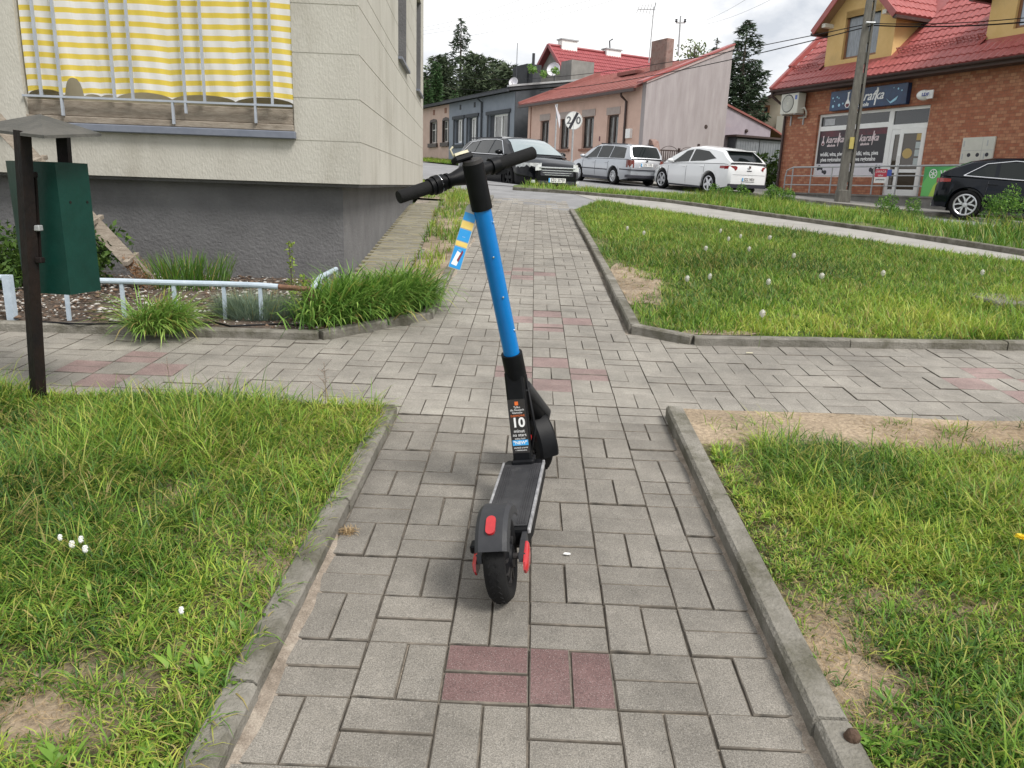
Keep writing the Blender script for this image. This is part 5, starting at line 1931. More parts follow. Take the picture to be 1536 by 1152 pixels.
annex = empty('annex_shed', HO.w(0, 4.78, 0), HO.rz, 'lavender rendered lean-to annex with a sloping top behind the pink house', 'annex')
mb = MB()
mb.prism([(0.0, 1.4), (3.15, 1.4), (3.15, 4.40), (0.0, 5.30)], -3.5, -0.06, axis='x')
mb.build('wall', m_lav, annex)
mb = MB()
mb.prism([(-0.02, 5.31), (3.2, 4.40), (3.2, 4.49), (-0.02, 5.40)], -3.6, 0.02, axis='x')
mb.prism([(3.15, 4.42), (4.6, 3.85), (4.6, 3.95), (3.15, 4.50)], -3.6, 0.02, axis='x')
mb.build('roof', m_rust2, annex)
MB().lathe([(0, .1), (.07, .08), (.09, 0)], 10, Matrix.Translation((-0.06, 1.55, 4.22)) @ Matrix.Rotation(pi / 2, 4, 'Y')).build('wall_lamp', m_dkwin, annex)
settle(annex, 1.9)
garage = empty('garage', HO.w(0.5, 5.2, 0), HO.rz, 'low grey sheet metal double garage door under a dark lintel', 'garage')
m_sheetm = M('grey sheet metal', (0.17, 0.185, 0.205), (0.225, 0.24, 0.26), scale=3, rough=0.5, metal=0.2)
MB().box(-0.5, 0.0, 0.0, 3.9, 1.5, 3.86).build('body', m_dkgrey, garage)
for (a, b) in ((0.06, 1.48), (1.54, 2.95), (3.02, 3.85)):
    dr2 = MB().box(0.0, 0.03, a, b, 1.5, 3.80).build('door_leaf', m_sheetm, garage)
    mb = MB()
    n = int((b - a) / 0.16)
    for k in range(n):
        yy = a + 0.08 + k * 0.16
        mb.box(0.03, 0.042, yy, yy + 0.05, 1.55, 3.75)
    mb.build('door_rib', m_sheetm, dr2)
MB().box(-0.6, 0.18, -0.15, 4.1, 3.87, 3.96).build('roof_edge', m_gutter, garage)
settle(garage, 1.6)

# wrought gate and its pillar
gx0, gy0 = at(988, 240, 36.0), at(1046, 240, 36.6)
gdir = gy0 - gx0
gdir.z = 0
gate = empty('iron_gate', (gx0.x, gx0.y, 1.55), atan2(gdir.y, gdir.x), 'dark iron bar gate with a curled top beside the greyed gable', 'gate')
gl = gdir.length
for k in range(19):
    x = gl * k / 18
    MB().bar((x, 0, 0), (x, 0, 1.50 + (0.0)), 0.03, 0.03).build('bar', m_dkwin, gate)
mb = MB()
mb.bar((0, 0, 0.15), (gl, 0, 0.15), 0.04, 0.05)
mb.bar((0, 0, 1.5), (gl, 0, 1.5), 0.04, 0.05)
for s in (0, 1):
    mb.tube([(gl * (.05 + .5 * s) + gl * .4 * t, 0, 1.53 + 0.16 * sin(pi * t) ** 0.7) for t in np.linspace(0, 1, 12)], 0.014, 5)
mb.build('frame', m_dkwin, gate)
for x in (gl / 2, gl):
    MB().box(x - 0.04, x + 0.04, -0.05, 0.05, -0.1, 1.62 if x < gl else 1.85).build('post', m_dkwin, gate)
gpil = empty('gate_pillar', (gx0.x - 0.35, gx0.y, 1.55), HO.rz, 'low rough arched gate pillar with a small dark opening', 'gate pillar')
mb = MB()
mb.prism([(-1.0, 0), (0.35, 0), (0.35, 1.5), (0.2, 1.85), (0.0, 1.95), (-0.2, 1.75), (-0.45, 1.45), (-1.0, 1.4)], -0.15, 0.2, axis='y')
mb.build('masonry', chm, gpil)
MB().box(-0.85, -0.35, -0.17, -0.152, 0.9, 1.35).build('grille', m_dkwin, gpil)

# blue house
blue = empty('blue_house', HO.w(-12, 0, 0), HO.rz, 'blue grey rendered low house with anthracite trim and white windows', 'house')
bw = [(-8.53, -7.17, 3.93, 5.41), (-6.4, -5.0, 3.93, 5.41), (-3.37, -0.71, 3.93, 5.38)]
wall_with_holes(-9.47, 0, 1.8, 6.5, bw, 0, 0.4).build('front_wall', m_bluew, blue)
for k, (a, b, c, d) in enumerate(bw):
    sh = 0.35 if k < 2 else 0.55
    w = win_unit(blue, a + sh, b - .15, c, d, 0.15, m_white, m_curt, f=0.11)
    mb = MB()
    mb.box(a - 0.12, a, -0.06, 0.0, c - .1, d + .02)
    mb.box(b, b + 0.14, -0.06, 0.0, c - .1, d + .02)
    mb.box(a - 0.25, b + 0.28, -0.10, 0.0, d + .02, d + .22)
    mb.box(a - 0.2, b + 0.2, -0.08, 0.0, c - .3, c - .1)
    mb.box(a, a + sh, 0.14, 0.2, c, d)
    mb.box(a, b, 0.36, 0.4, c, d)
    mb.build('surround', m_dkgrey, w)
for (a) in (-7.6, -5.4):
    MB().box(a - .12, a + .12, -0.02, 0.05, 6.0, 6.3).build('attic_hatch', m_dkgrey, blue)
mb = MB()
mb.prism([(0.0, 1.8), (5, 1.8), (5, 7.3), (0, 6.5)], 0.0, 0.06, axis='x')
mb.build('side_wall', m_dkgrey, blue)
MB().box(0.061, 0.08, 0, 5, 3.2, 3.6).build('side_band', m_bluew, blue)
mb = MB()
mb.prism([(-0.45, 6.50), (5.2, 7.35), (5.2, 7.55), (-0.45, 6.68)], -9.6, 0.14, axis='x')
mb.build('roof', m_felt, blue)
mb = MB()
mb.prism([(-0.5, 6.69), (5.2, 7.56), (5.2, 7.66), (-0.5, 6.79)], -0.05, 0.20, axis='x')
mb.build('verge_flashing', m_grey, blue)
MB().box(-9.6, 0.1, -0.55, -0.45, 6.45, 6.58).build('gutter', m_dkgrey, blue)
MB().tube([(-4.25, -0.5, 6.5), (-4.25, -0.08, 6.2), (-4.25, -0.08, 2.2)], 0.06, 8).build('downpipe', m_dkgrey, blue)
x0_, z0_ = HO.hit(776, 100, 3.5)
x1_, z1_ = HO.hit(797, 100, 3.5)
x0_, x1_ = x0_ + 12, x1_ + 12
MB().box(x0_, x1_, 3.2, 4.0, 6.6, z0_ - 0.05).build('chimney', m_felt, blue)
MB().box(x1_ + .05, x1_ + 0.6, 3.3, 3.9, 6.6, z0_ - 0.15).build('chimney', m_felt, blue)
MB().tube([(x1_ + 0.25, 3.5, z0_ - 0.2), (x1_ + 0.25, 3.5, z0_ + 0.55)], 0.09, 10).build('flue', m_felt, blue)
settle(blue, 2.0)

rose = empty('rose_house', HO.w(-21.5, 0, 0), HO.rz, 'far pale pink house end with two arched brown windows', 'house')
rw = [(-3.55, -2.2, 4.05, 5.5), (-1.25, -0.1, 4.05, 5.5)]
wall_with_holes(-11, -0.02, 2.0, 6.5, rw, 0.05, 0.4).build('front_wall', M('pale pink render', (0.50, 0.36, 0.30), (0.56, 0.42, 0.355), scale=2, rough=.9, dirt=((0.42, .33, .29), 1.2, .55, .5)), rose)
for (a, b, c, d) in rw:
    w = win_unit(rose, a, b, c, d, 0.2, M('white sash', (0.55, 0.53, 0.5), rough=.6), m_curt, f=0.08, cross=4.95)
    mb = MB()
    mb.box(a - .02, a + .10, 0.03, 0.18, c, d)
    mb.box(b - .10, b + .02, 0.03, 0.18, c, d)
    mb.prism([(a - .02, d - .02), (b + .02, d - .02), (b - .1, d + .13), ((a + b) / 2, d + .2), (a + .1, d + .13)], 0.03, 0.18, axis='y')
    mb.box(a - .15, b + .15, -0.08, 0.05, c - .28, c - .02)
    mb.build('surround', m_dkwin, w)
for a in (-2.8, -0.7):
    MB().box(a - .17, a + .17, 0.03, 0.049, 5.95, 6.3).build('attic_hatch', m_sill, rose)
mb = MB()
mb.prism([(-0.35, 6.48), (5.2, 7.3), (5.2, 7.48), (-0.35, 6.66)], -11.2, -0.13, axis='x')
mb.build('roof', m_felt, rose)
settle(rose, 2.4)

# red roofed house behind
rb = Local((at(823, 68, 56).x, 56), (0.86, 0.51))
rh = empty('red_roof_house', rb.o, rb.rz, 'house behind with a bright red tiled gable roof and two white chimneys', 'house')
apx = rb.hit(823, 68)[1]
lx, lz = rb.hit(803, 112)
wd, hh = 3.3, 3.0
rl_ = 11.5
mb = MB()
mb.prism([(-wd + .3, 2), (wd - .3, 2), (wd - .3, apx - hh + .3), (0, apx - .15), (-wd + .3, apx - hh + .3)], 0.35, rl_ - .3, axis='x')
mb.build('wall', M('old grey render', (0.22, 0.205, 0.19), (0.30, 0.28, 0.26), scale=2, rough=.95), rh)
mb = MB()
for sd in (-1, 1):
    mb.add([(0, 0, apx), (rl_, 0, apx), (rl_, sd * wd, apx - hh), (0, sd * wd, apx - hh), (0, 0, apx - .1), (rl_, 0, apx - .1), (rl_, sd * wd, apx - hh - .1), (0, sd * wd, apx - hh - .1)],
           [(0, 1, 2, 3), (4, 7, 6, 5), (0, 3, 7, 4), (1, 5, 6, 2), (3, 2, 6, 7)])
m_tile2 = M('bright red tile', (0.25, 0.045, 0.05), (0.31, 0.065, 0.07), scale=2, rough=0.4)
rf2 = mb.build('roof', m_tile2, rh)
ul = Vector((0, -wd, -hh)).normalized()
for k in range(11):
    d_ = 0.15 + k * 0.39

    def fn(s, d, h, ul=ul):
        nrm = Vector((0, -ul.z * -1, 0))
        nrm = Vector((0, -hh, wd)).normalized()
        p = Vector((0, 0, apx)) + ul * (4.45 - d) + nrm * (h + .012)
        return Vector((s, p.y, p.z))
    tile_course(rf2, fn, 0.02, rl_, d_ - 0.1, mat=m_tile2)
mb = MB()
for sd in (-1, 1):
    mb.bar((-0.03, 0, apx + .03), (-0.03, sd * wd, apx - hh + .03), 0.12, 0.2)
mb.tube([(0, 0, apx + .04), (rl_, 0, apx + .04)], 0.1, 8)
mb.build('ridge', m_tile2, rf2)
for (px, py) in ((852, 62), (918, 76)):
    xx, zz = rb.hit(px, py)
    ch = MB().box(xx - .62, xx + .62, -0.25, 0.3, apx - .6, zz + .02).build('chimney', m_white, rh)
    MB().box(xx - .7, xx + .7, -0.32, 0.37, zz + .02, zz + .10).build('cap', m_grey, ch)
xx, zz = rb.hit(916, 64)
MB().tube([(xx, 0, zz - .6), (xx - .1, 0, zz + .1), (xx + .15, 0, zz + .25)], 0.05, 6).build('cowl', m_dkgrey, rh)
x2, z2 = rb.hit(844, 93, -wd - .3)
MB().box(x2 - .1, x2 + 1.6, -wd - 1.5, -wd - .3, 4, z2 + .0).build('side_block', M('grey block', (0.2, 0.19, 0.18), (0.27, .255, .24), scale=2, rough=.95), rh)
settle(rh, 2.0)

bg = empty('beige_house', at(1160, 200, 52), radians(-25), 'beige house end with a small brown window seen between trees and shop', 'house')
o = bg.location.copy()
zz0 = o.z
bg.location.z = 2.2
Lb = Local((o.x, o.y), (cos(radians(-25)), sin(radians(-25))))
xa, za = Lb.hit(1118, 165)
xb, zb_2 = Lb.hit(1190, 128)
wq = [Lb.hit(1144, 158), Lb.hit(1154, 171)]
mb = MB()
mb.prism([(xa - 1, 0), (12, 0), (12, zb_2 + 5 - 2.2), (xb, zb_2 - 2.2), (xa, za - 2.2), (xa - 1, za - 2.8)], 0, 6, axis='y')
mb.build('wall', M('beige render', (0.36, 0.32, 0.245), (0.42, 0.375, 0.295), scale=2, rough=.9), bg)
mb = MB()
mb.bar((xa - 1.2, 2.8, za - 2.75 - .1), (xb + .1, 2.8, zb_2 - 2.2 + .05), 6.6, 0.14, up=(0, 0, 1))
mb.build('roof', m_gutter, bg)
w = win_unit(bg, wq[0][0], wq[1][0], wq[1][1] - 2.2, wq[0][1] - 2.2, -0.06, m_frame, m_glass, f=0.12, mull=False)
xa2, za2 = Lb.hit(1166, 172, -1.5)
MB().box(xa2, xa2 + 6, -1.5, -0.01, 0, Lb.hit(1180, 174, -1.5)[1] - 2.2).build('porch', M('cream porch', (0.5, 0.48, 0.42), rough=.8), bg)

# ---- roof furniture
ae = empty('tv_aerial', at(976, 84, 39), 0, 'tall mast with a fish bone television aerial above the pink roof', 'aerial')
A_ = lambda p: Vector(p) - ae.location
mt, mbm = at(981, 10, 39), at(974, 84, 39)
MB().tube([A_(mbm) + Vector((0, 0, -.3)), A_(mt)], 0.028, 6).build('mast', m_grey, ae)
b0, b1 = at(957, 14, 39), at(983, 14, 38.6)
mb = MB()
mb.tube([A_(b0), A_(b1)], 0.018, 5)
for t in (0.0, 0.18, 0.36, 0.54, 0.72, 0.95):
    c = A_(b0.lerp(b1, t))
    mb.tube([c + Vector((-.05, .05, -.16 - .1 * t)), c + Vector((.05, -.05, .16 + .1 * t))], 0.012, 5)
mb.tube([A_(b1) + Vector((-.1, 0, -.32)), A_(b1) + Vector((.0, 0, .30))], 0.02, 5)
mb.build('aerial_array', m_grey, ae)
em = empty('mast', at(1017, 78, 39), 0, 'slim mast with a short insulator cross arm beside the chimney', 'mast')
A_ = lambda p: Vector(p) - em.location
MB().tube([A_(at(1017, 84, 39)), A_(at(1021, 24, 39))], 0.04, 6).build('shaft', m_grey, em)
MB().tube([A_(at(1014, 34, 39)), A_(at(1028, 34, 39))], 0.035, 6).build('cross_arm', m_grey, em)
for px in (1014.5, 1027.5):
    c = A_(at(px, 32, 39))
    MB().lathe([(0, .11), (.06, .09), (.045, .04), (.07, .0), (.04, -.04), (0, -.05)], 10, Matrix.Translation(c)).build('insulator', m_dkgrey, em)
rod = MB().tube([(0, 0, 0), (0, 0, 2.4)], 0.02, 6).build('aerial_rod', m_dkgrey)
rod.location = at(774, 130, 48.5)
tag(rod, 'thin vertical rod aerial at the edge of the blue house roof', 'aerial')


def dish(px, py, Y, r, label):
    t = empty('satellite_dish', at(px, py, Y), radians(-20), label, 'satellite dish')
    T = Matrix.Rotation(radians(72), 4, 'X')
    MB().lathe([(0, -.12 * r * 3), (r * .5, -.09 * r * 3), (r * .85, -.03 * r), (r, 0.05 * r), (r * .97, 0.07 * r)], 20, T).build('reflector', m_posterw, t, smooth=True)
    MB().tube([T @ Vector((0, -r, 0)), T @ Vector((0, -r * .3, r * .8))], 0.02, 5).build('feed_arm', m_dkgrey, t)
    MB().tube([(0, .15, 0), (0.05, .2, -1.0)], 0.03, 6).build('bracket', m_dkgrey, t)


dish(830, 104, 50, 0.42, 'white satellite dish in front of the red roofed gable')
dish(770, 123, 48.3, 0.28, 'small pale satellite dish on the blue house roof edge')

# road sign and the sign seen edge on
sg = empty('road_sign', (at(857, 250, 27.5).x, 27.5, zg(1.3, 27.5)), radians(-8), 'round white end of 20 zone sign with a black diagonal bar', 'road sign')
ctr = at(857, 181, 27.5) - sg.location
ctr = Vector((0, ctr.y, ctr.z))
R0 = 0.29
TS_ = Matrix.Translation((0, -0.03, ctr.z)) @ RX
MB().tube([(0, 0, -0.2), (0, 0, ctr.z + R0)], 0.032, 10).build('post', m_grey, sg)
disc = MB().lathe([(0, 0.0), (R0, 0.0), (R0 + .006, -0.006), (R0, -0.012), (0, -0.012)], 36, TS_).build('disc', m_white, sg)
MB().lathe([(R0 - .012, 0.0015), (R0, 0.0015), (R0, 0.0)], 36, TS_).build('rim', m_grey, disc)
m_grprint = M('grey print', (0.12, 0.125, 0.14), rough=.5)
for chx, xx in (('2', -0.155), ('0', 0.165)):
    text('numeral', chx, 0.33, TS_ @ Matrix.Translation((xx, 0, 0.003)), m_grprint, disc, bold=0.008)
MB().box(-0.045, 0.045, -R0, R0, 0.003, 0.006, TS_ @ Matrix.Rotation(radians(-26), 4, 'Z')).build('bar', m_ink, disc)
se = empty('edge_on_sign', (at(832, 235, 30).x, 30, zg(0.8, 30)), radians(72), 'white sign board seen almost edge on on a thin grey post', 'road sign')
zt3 = at(828, 160, 30).z - se.location.z
zb3 = at(830, 186, 30).z - se.location.z
MB().tube([(0, 0, -.2), (0, 0, zt3 + .1)], 0.03, 8).build('post', m_grey, se)
MB().prism([(-0.42, zt3 + .06), (0.30, zb3 - .12), (0.36, zb3 + .0), (0.33, zt3 - .3)], -0.05, -0.035, axis='y').build('board', m_posterw, se)


# ------------------------------------------------------------------ cars
def car(name, label, sp, paint, loc, yaw, group=None):
    L, W, H, wb, rw = sp['L'], sp['W'], sp['H'], sp['wb'], sp['rw']
    hl = L / 2
    xw = (sp['rx'], sp['rx'] + wb)
    nx, ny = cos(yaw), sin(yaw)
    zf = zg(loc[0] + nx * wb / 2, loc[1] + ny * wb / 2)
    zr_ = zg(loc[0] - nx * wb / 2, loc[1] - ny * wb / 2)
    root = bpy.data.objects.new(name, None)
    COL.objects.link(root)
    root.location = (loc[0], loc[1], (zf + zr_) / 2 + 0.012 + sp.get('dz', 0))
    root.rotation_euler = (0, -math.atan2(zf - zr_, wb), yaw)
    tag(root, label, 'car', group)
    T_ = sp['top']
    top = lambda x: float(np.interp(x, [p[0] for p in T_], [p[1] for p in T_]))
    pl = sp.get('plan', [(-hl, .78), (-hl + .08, .88), (-hl + .3, .955), (-hl + .9, 1), (hl - 1.2, 1), (hl - .6, .965), (hl - .25, .88), (hl - .08, .76), (hl, .64)])
    hw = lambda x: W / 2 * float(np.interp(x, [p[0] for p in pl], [p[1] for p in pl]))
    Ra = rw + 0.05
    zbf = lambda x: float(np.interp(x, [-hl, -hl + .5, hl - .5, hl], [0.30, 0.20, 0.19, 0.24]))

    def arch(x):
        z = zbf(x)
        for c in xw:
            if abs(x - c) < Ra:
                z = max(z, rw + sqrt(Ra * Ra - (x - c) ** 2))
        return z

    def prof(x):
        w, zb_, za, zt_ = hw(x), zbf(x), arch(x), top(x)
        z4 = max(za + .012, zb_ + .10)
        z5 = max(z4 + .012, zb_ + .42 * (zt_ - zb_))
        z6 = max(z5 + .012, zt_ - .17)
        return [(0, zb_), (.62 * w, zb_), (.62 * w, za), (.955 * w, za), (.99 * w, z4), (w, z5), (.985 * w, z6), (.945 * w, max(z6 + .01, zt_ - .035)), (.80 * w, zt_ + .005), (0, zt_ + .03)]

    xs = sorted(set(list(np.linspace(-hl, hl, 56)) + [c + s * (Ra - e) for c in xw for s in (-1, 1) for e in (0.001, 0.03, .08)]))
    mb = MB()
    vs = []
    for x in xs:
        p = prof(x)
        vs += [(x, -y, z) for y, z in p] + [(x, y, z) for y, z in p[::-1][1:-1]]
    m = 18
    fs = [(i * m + k, i * m + (k + 1) % m, (i + 1) * m + (k + 1) % m, (i + 1) * m + k) for i in range(len(xs) - 1) for k in range(m)]
    fs += [tuple(range(m))[::-1], tuple(range((len(xs) - 1) * m, len(xs) * m))]
    mb.add(vs, fs)
    body = mb.build('body', paint, root, smooth=32)

    def side(x, z):
        p = prof(x)
        return float(np.interp(z, [q[1] for q in p[3:9]], [q[0] for q in p[3:9]]))

    # cabin
    G = sp['roof']
    gx0_, gx1_ = G[0][0], G[-1][0]
    zroof = max(p[1] for p in G)
    zr = lambda x: float(np.interp(x, [p[0] for p in G], [p[1] for p in G]))
    belt = lambda x: top(x) - 0.015

    def cab(x):
        yb = hw(x) * .935
        k = max(0.0, (zr(x) - belt(x)) / (zroof - belt(x)))
        yt = yb - (yb - W * .335) * k
        return yb, yt, belt(x), zr(x), k

    gxs = sorted(set(list(np.linspace(gx0_, gx1_, 44)) + [p[0] for p in G]))
    mb = MB()
    vs = []
    for x in gxs:
        yb, yt, zb_, z_, k = cab(x)
        q = [(yb, zb_), (yt, z_ - .06 * k), (yt - .07 * k - .01, z_ - .012 * k), (yt * .6, z_ + .02 * k), (0, z_ + .03 * k)]
        vs += [(x, -y, z) for y, z in q] + [(x, y, z) for y, z in q[::-1][1:]]
    m2 = 9
    fs = [(i * m2 + k, i * m2 + k + 1, (i + 1) * m2 + k + 1, (i + 1) * m2 + k) for i in range(len(gxs) - 1) for k in range(m2 - 1)]
    mb.add(vs, fs)
    roof = mb.build('cabin_shell', paint, root, smooth=30)

    def surf(x, f, off=.006):
        yb, yt, zb_, z_, k = cab(x)
        return (x, yb + (yt - yb) * f + off, zb_ + (z_ - .06 * k - zb_) * f + off * .3)

    for s in (-1, 1):
        for poly in sp['windows']:
            pts = []
            for i in range(len(poly)):
                a, b = poly[i], poly[(i + 1) % len(poly)]
                for t in (0, .25, .5, .75):
                    pts.append(surf(a[0] + (b[0] - a[0]) * t, a[1] + (b[1] - a[1]) * t))
            MB().add([(x, s * y, z) for x, y, z in pts], [tuple(range(len(pts)))]).build('side_window', m_carglass, root)
        if sp.get('trim'):
            for path_ in sp['trim']:
                MB().tube([(p[0], s * p[1], p[2]) for p in [surf(x, f, .010) for x, f in path_]], 0.012, 6).build('window_trim', m_chrome, root)

    def screen(xa, xb, nm, inset, fa=0.0, fb=1.0):
        mb = MB()

        def fn(u, v):
            x = xa + (xb - xa) * v
            yb, yt, zb_, z_, k = cab(x)
            y = (yt - inset) * (2 * u - 1)
            dx = 0.012 if xb < xa else -0.012
            return (x + dx * (1 if abs(xb - xa) < 2 else 1), y, z_ + .03 * k * (1 - (2 * u - 1) ** 2) + 0.010)
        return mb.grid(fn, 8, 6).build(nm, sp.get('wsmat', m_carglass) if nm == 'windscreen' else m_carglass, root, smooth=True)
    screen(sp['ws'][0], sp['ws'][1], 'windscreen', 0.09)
    screen(sp['rs'][0], sp['rs'][1], 'rear_window', sp.get('rinset', 0.11))

    def strip_patch(nm, mat, end, x0, zl, zh, yin, off=.008, zl2=None, zh2=None, taper=0.0):
        for s in (-1, 1):
            xs2 = [x0 + (end * hl - x0) * t for t in (0, .25, .5, .75, .94, 1.0)]
            pts = []
            for i, x in enumerate(xs2):
                t = i / 5
                a, b = zl + taper * (1 - t), zh - taper * (1 - t) * .6
                pts.append((x + (end * off if i == 5 else 0), side(x, (a + b) / 2) + off, a, b))
            pts.append((end * (hl + off), yin, zl2 if zl2 is not None else zl, zh2 if zh2 is not None else zh))
            vs = [(x, s * y, a) for x, y, a, b in pts] + [(x, s * y, b) for x, y, a, b in pts]
            n = len(pts)
            MB().add(vs, [(i, i + 1, n + i + 1, n + i) for i in range(n - 1)]).build(nm, mat, root)
    for a in sp['lamps']:
        strip_patch(*a[:7], **(a[7] if len(a) > 7 else {}))
    for nm, mat, b in sp['boxes']:
        MB().box(*b, bev=.004).build(nm, mat, root)
    if 'plate' in sp:
        for end, txt, z in sp['plate']:
            x = end * (hl + 0.012 + sp.get('platex', 0))
            pm = MB().box(x - .006, x + .006, -.26, .26, z - .056, z + .056).build('number_plate', m_white, root)
            ux = Vector((0, 1, 0)) if end > 0 else Vector((0, -1, 0))
            T = frame((x + end * .007, 0, z), ux, (0, 0, 1))
            text('lettering', txt, 0.115, T @ Matrix.Translation((0.02, 0, 0)), m_ink, pm, bold=.002, sx=.78)
            MB().box(-.26, -.22, -.054, .054, 0, .001, T).build('country_band', m_bprint, pm)
    # wheels
    for c in xw:
        for s in (-1, 1):
            T = Matrix.Translation((c, s * (W / 2 - .115), rw)) @ Matrix.Rotation(-s * pi / 2, 4, 'X')
            ri = rw * sp.get('rim', .70)
            prf = [(ri, -.10), (rw - .035, -.105), (rw - .008, -.085), (rw, -.05), (rw, .05), (rw - .008, .085), (rw - .035, .105), (ri, .10)]
            ty = MB().lathe(prf, 36, T, closed=True).build('wheel', m_rubber, root, smooth=40)
            mb = MB()
            mb.lathe([(ri + .002, .095), (ri - .02, .10), (ri - .035, .085), (ri - .035, -.06)], 32, T)
            n = sp.get('spokes', 5)
            for k in range(n):
                TT = T @ Matrix.Rotation(2 * pi * k / n + .3, 4, 'Z')
                w1, w2 = sp.get('spw', (.035, .05))
                if sp.get('ysp'):
                    for q in (-1, 1):
                        mb.prism([(0.05, -.018), (0.05, .018), (ri * .55, q * .03 + .02), (ri - .02, q * .10 + .022), (ri - .02, q * .10 - .022), (ri * .55, q * .03 - .02)], .045, .085, TT)
                else:
                    mb.prism([(0.04, -w1), (0.04, w1), (ri - .02, w2), (ri - .02, -w2)], .045, .085, TT)
            mb.lathe([(0, .092), (.05, .09), (.062, .07), (.062, .03)], 16, T)
            mb.build('rim', sp['rimmat'], ty, smooth=30)
            MB().lathe([(0, .02), (ri - .03, .02)], 20, T).build('brake_disc', m_darkm, ty)
    # wheel housings and underside
    mb = MB()
    for c in xw:
        mb.box(c - Ra + .01, c + Ra - .01, -W / 2 * .61, W / 2 * .61, .25, rw + Ra - .02)
    mb.box(-hl + .3, hl - .3, -W / 2 * .6, W / 2 * .6, .17, .25)
    mb.build('underbody', m_rubber, root)
    # mirrors, handles, door gaps
    for s in (-1, 1):
        xm = sp['mirror']
        zm = top(xm) + .06
        y = hw(xm) * .95
        mb = MB()
        T = Matrix.Translation((xm, s * (y + .12), zm)) @ Matrix.Diagonal((.085, .12, .07, 1))
        mb.lathe([(cos(a), sin(a)) for a in np.linspace(-pi / 2, pi / 2, 8)], 12, T)
        mb.bar((xm, s * (y - .03), zm - .05), (xm, s * (y + .08), zm - .02), .05, .04)
        mb.build('mirror', sp.get('mirmat', paint), root, smooth=True)
        for (xh, zh) in sp['handles']:
            y = side(xh, zh)
            MB().box(xh - .10, xh + .10, s * (y - .01), s * (y + .022), zh - .016, zh + .016, bev=.006).build('door_handle', sp.get('hmat', paint), root)
        for xg in sp['gaps']:
            zs_ = np.linspace(arch(xg) + .06, belt(xg) - .01, 8)
            MB().tube([(xg + .03 * sin(i), s * (side(xg, z) + .002), z) for i, z in zip(np.linspace(0, 1.5, 8), zs_)], .006, 4).build('door_gap', m_ink, root)
        for nm, mat, x0, x1, z0, z1 in sp.get('strips', []):
            n = 10
            vs = []
            for i in range(n + 1):
                x = x0 + (x1 - x0) * i / n
                vs += [(x, s * (side(x, z0) + .008), z0), (x, s * (side(x, z1) + .008), z1)]
            MB().add(vs, [(2 * i, 2 * i + 2, 2 * i + 3, 2 * i + 1) for i in range(n)]).build(nm, mat, root)
    return root


m_pblack = M('black car paint', (0.003, 0.0035, 0.005), rough=0.12, coat=0.12, spec=0.2)
m_pnavy = M('blue black car paint', (0.003, 0.005, 0.009), rough=0.12, coat=0.15, spec=0.22)
m_psilver = M('silver car paint', (0.44, 0.46, 0.49), rough=0.34, metal=0.55, coat=0.8)
m_pwhite = M('white car paint', (0.74, 0.75, 0.76), rough=0.3, coat=0.9)
m_tail = M('tail lamp', (0.22, 0.012, 0.015), (0.35, 0.02, 0.02), scale=20, rough=0.15, coat=1)
m_head = M('head lamp', (0.45, 0.47, 0.48), (0.75, 0.77, 0.78), scale=14, rough=0.12, coat=1)
m_smoke = M('smoked tail lamp', (0.13, 0.035, 0.03), (0.2, 0.05, 0.04), scale=10, rough=0.15, coat=1)

insignia = dict(wsmat=M('windscreen with painted sky sheen', (0.24, 0.29, 0.30), rough=0.03, spec=1.0, coat=1.0), L=4.91, W=1.86, H=1.52, wb=2.74, rw=.34, rx=-1.40, dz=-0.04,  # pale base colour paints the sky's reflection into the windscreen
    top=[(-2.455, .80), (-2.40, .93), (-2.2, 1.0), (-1.0, .985), (.95, .965), (1.25, .95), (1.9, .86), (2.3, .74), (2.455, .60)],
    roof=[(-2.36, 1.02), (-2.22, 1.18), (-1.95, 1.35), (-1.2, 1.425), (-.2, 1.45), (.45, 1.41), (.85, 1.28), (1.45, .945)],
    ws=(1.36, .58), rs=(-2.34, -1.98),
    windows=[[(-.02, .06), (.95, .05), (.42, .90), (-.02, .95)], [(-1.0, .08), (-.10, .06), (-.10, .95), (-1.0, .93)], [(-1.95, .22), (-1.08, .10), (-1.08, .93), (-1.55, .88)]],
    trim=[[(-2.0, .16), (-1.6, .93), (-.8, .985), (0, .985), (.42, .95), (.98, .02)], [(-2.0, .16), (-1.0, .03), (.98, .0)]],
    lamps=[('headlight', m_head, 1, 1.78, .60, .78, .66, dict(zl2=.58, zh2=.68, taper=.04)), ('tail_light', m_tail, -1, -2.1, .80, .95, .45)],
    boxes=[('grille', m_chrome, (2.445, 2.485, -.54, .54, .655, .69)), ('grille', m_chrome, (2.445, 2.47, -.48, .48, .59, .61)), ('grille', m_chrome, (2.445, 2.47, -.44, .44, .53, .548)),
           ('grille', m_chrome, (2.445, 2.47, -.38, .38, .475, .492)), ('grille_mesh', m_ink, (2.42, 2.462, -.50, .50, .46, .68)),
           ('bumper_intake', m_ink, (2.40, 2.462, -.56, .56, .24, .33)), ('fog_lamp', m_head, (2.30, 2.42, .56, .72, .27, .34)), ('fog_lamp', m_head, (2.30, 2.42, -.72, -.56, .27, .34)),
           ('sill', m_ink, (-1.0, .95, -.90, .90, .17, .24)), ('roof_rail', m_ink, (-1.8, .3, .62, .65, 1.405, 1.44)), ('roof_rail', m_ink, (-1.8, .3, -.65, -.62, 1.405, 1.44))],
    plate=[(1, 'EZG 33759', .35), (-1, 'EZG 33759', .75)], platex=.012, rimmat=m_black, spokes=5, mirror=.92, handles=[(.12, .84), (-.92, .85)], gaps=[.95, -.05, -1.02])
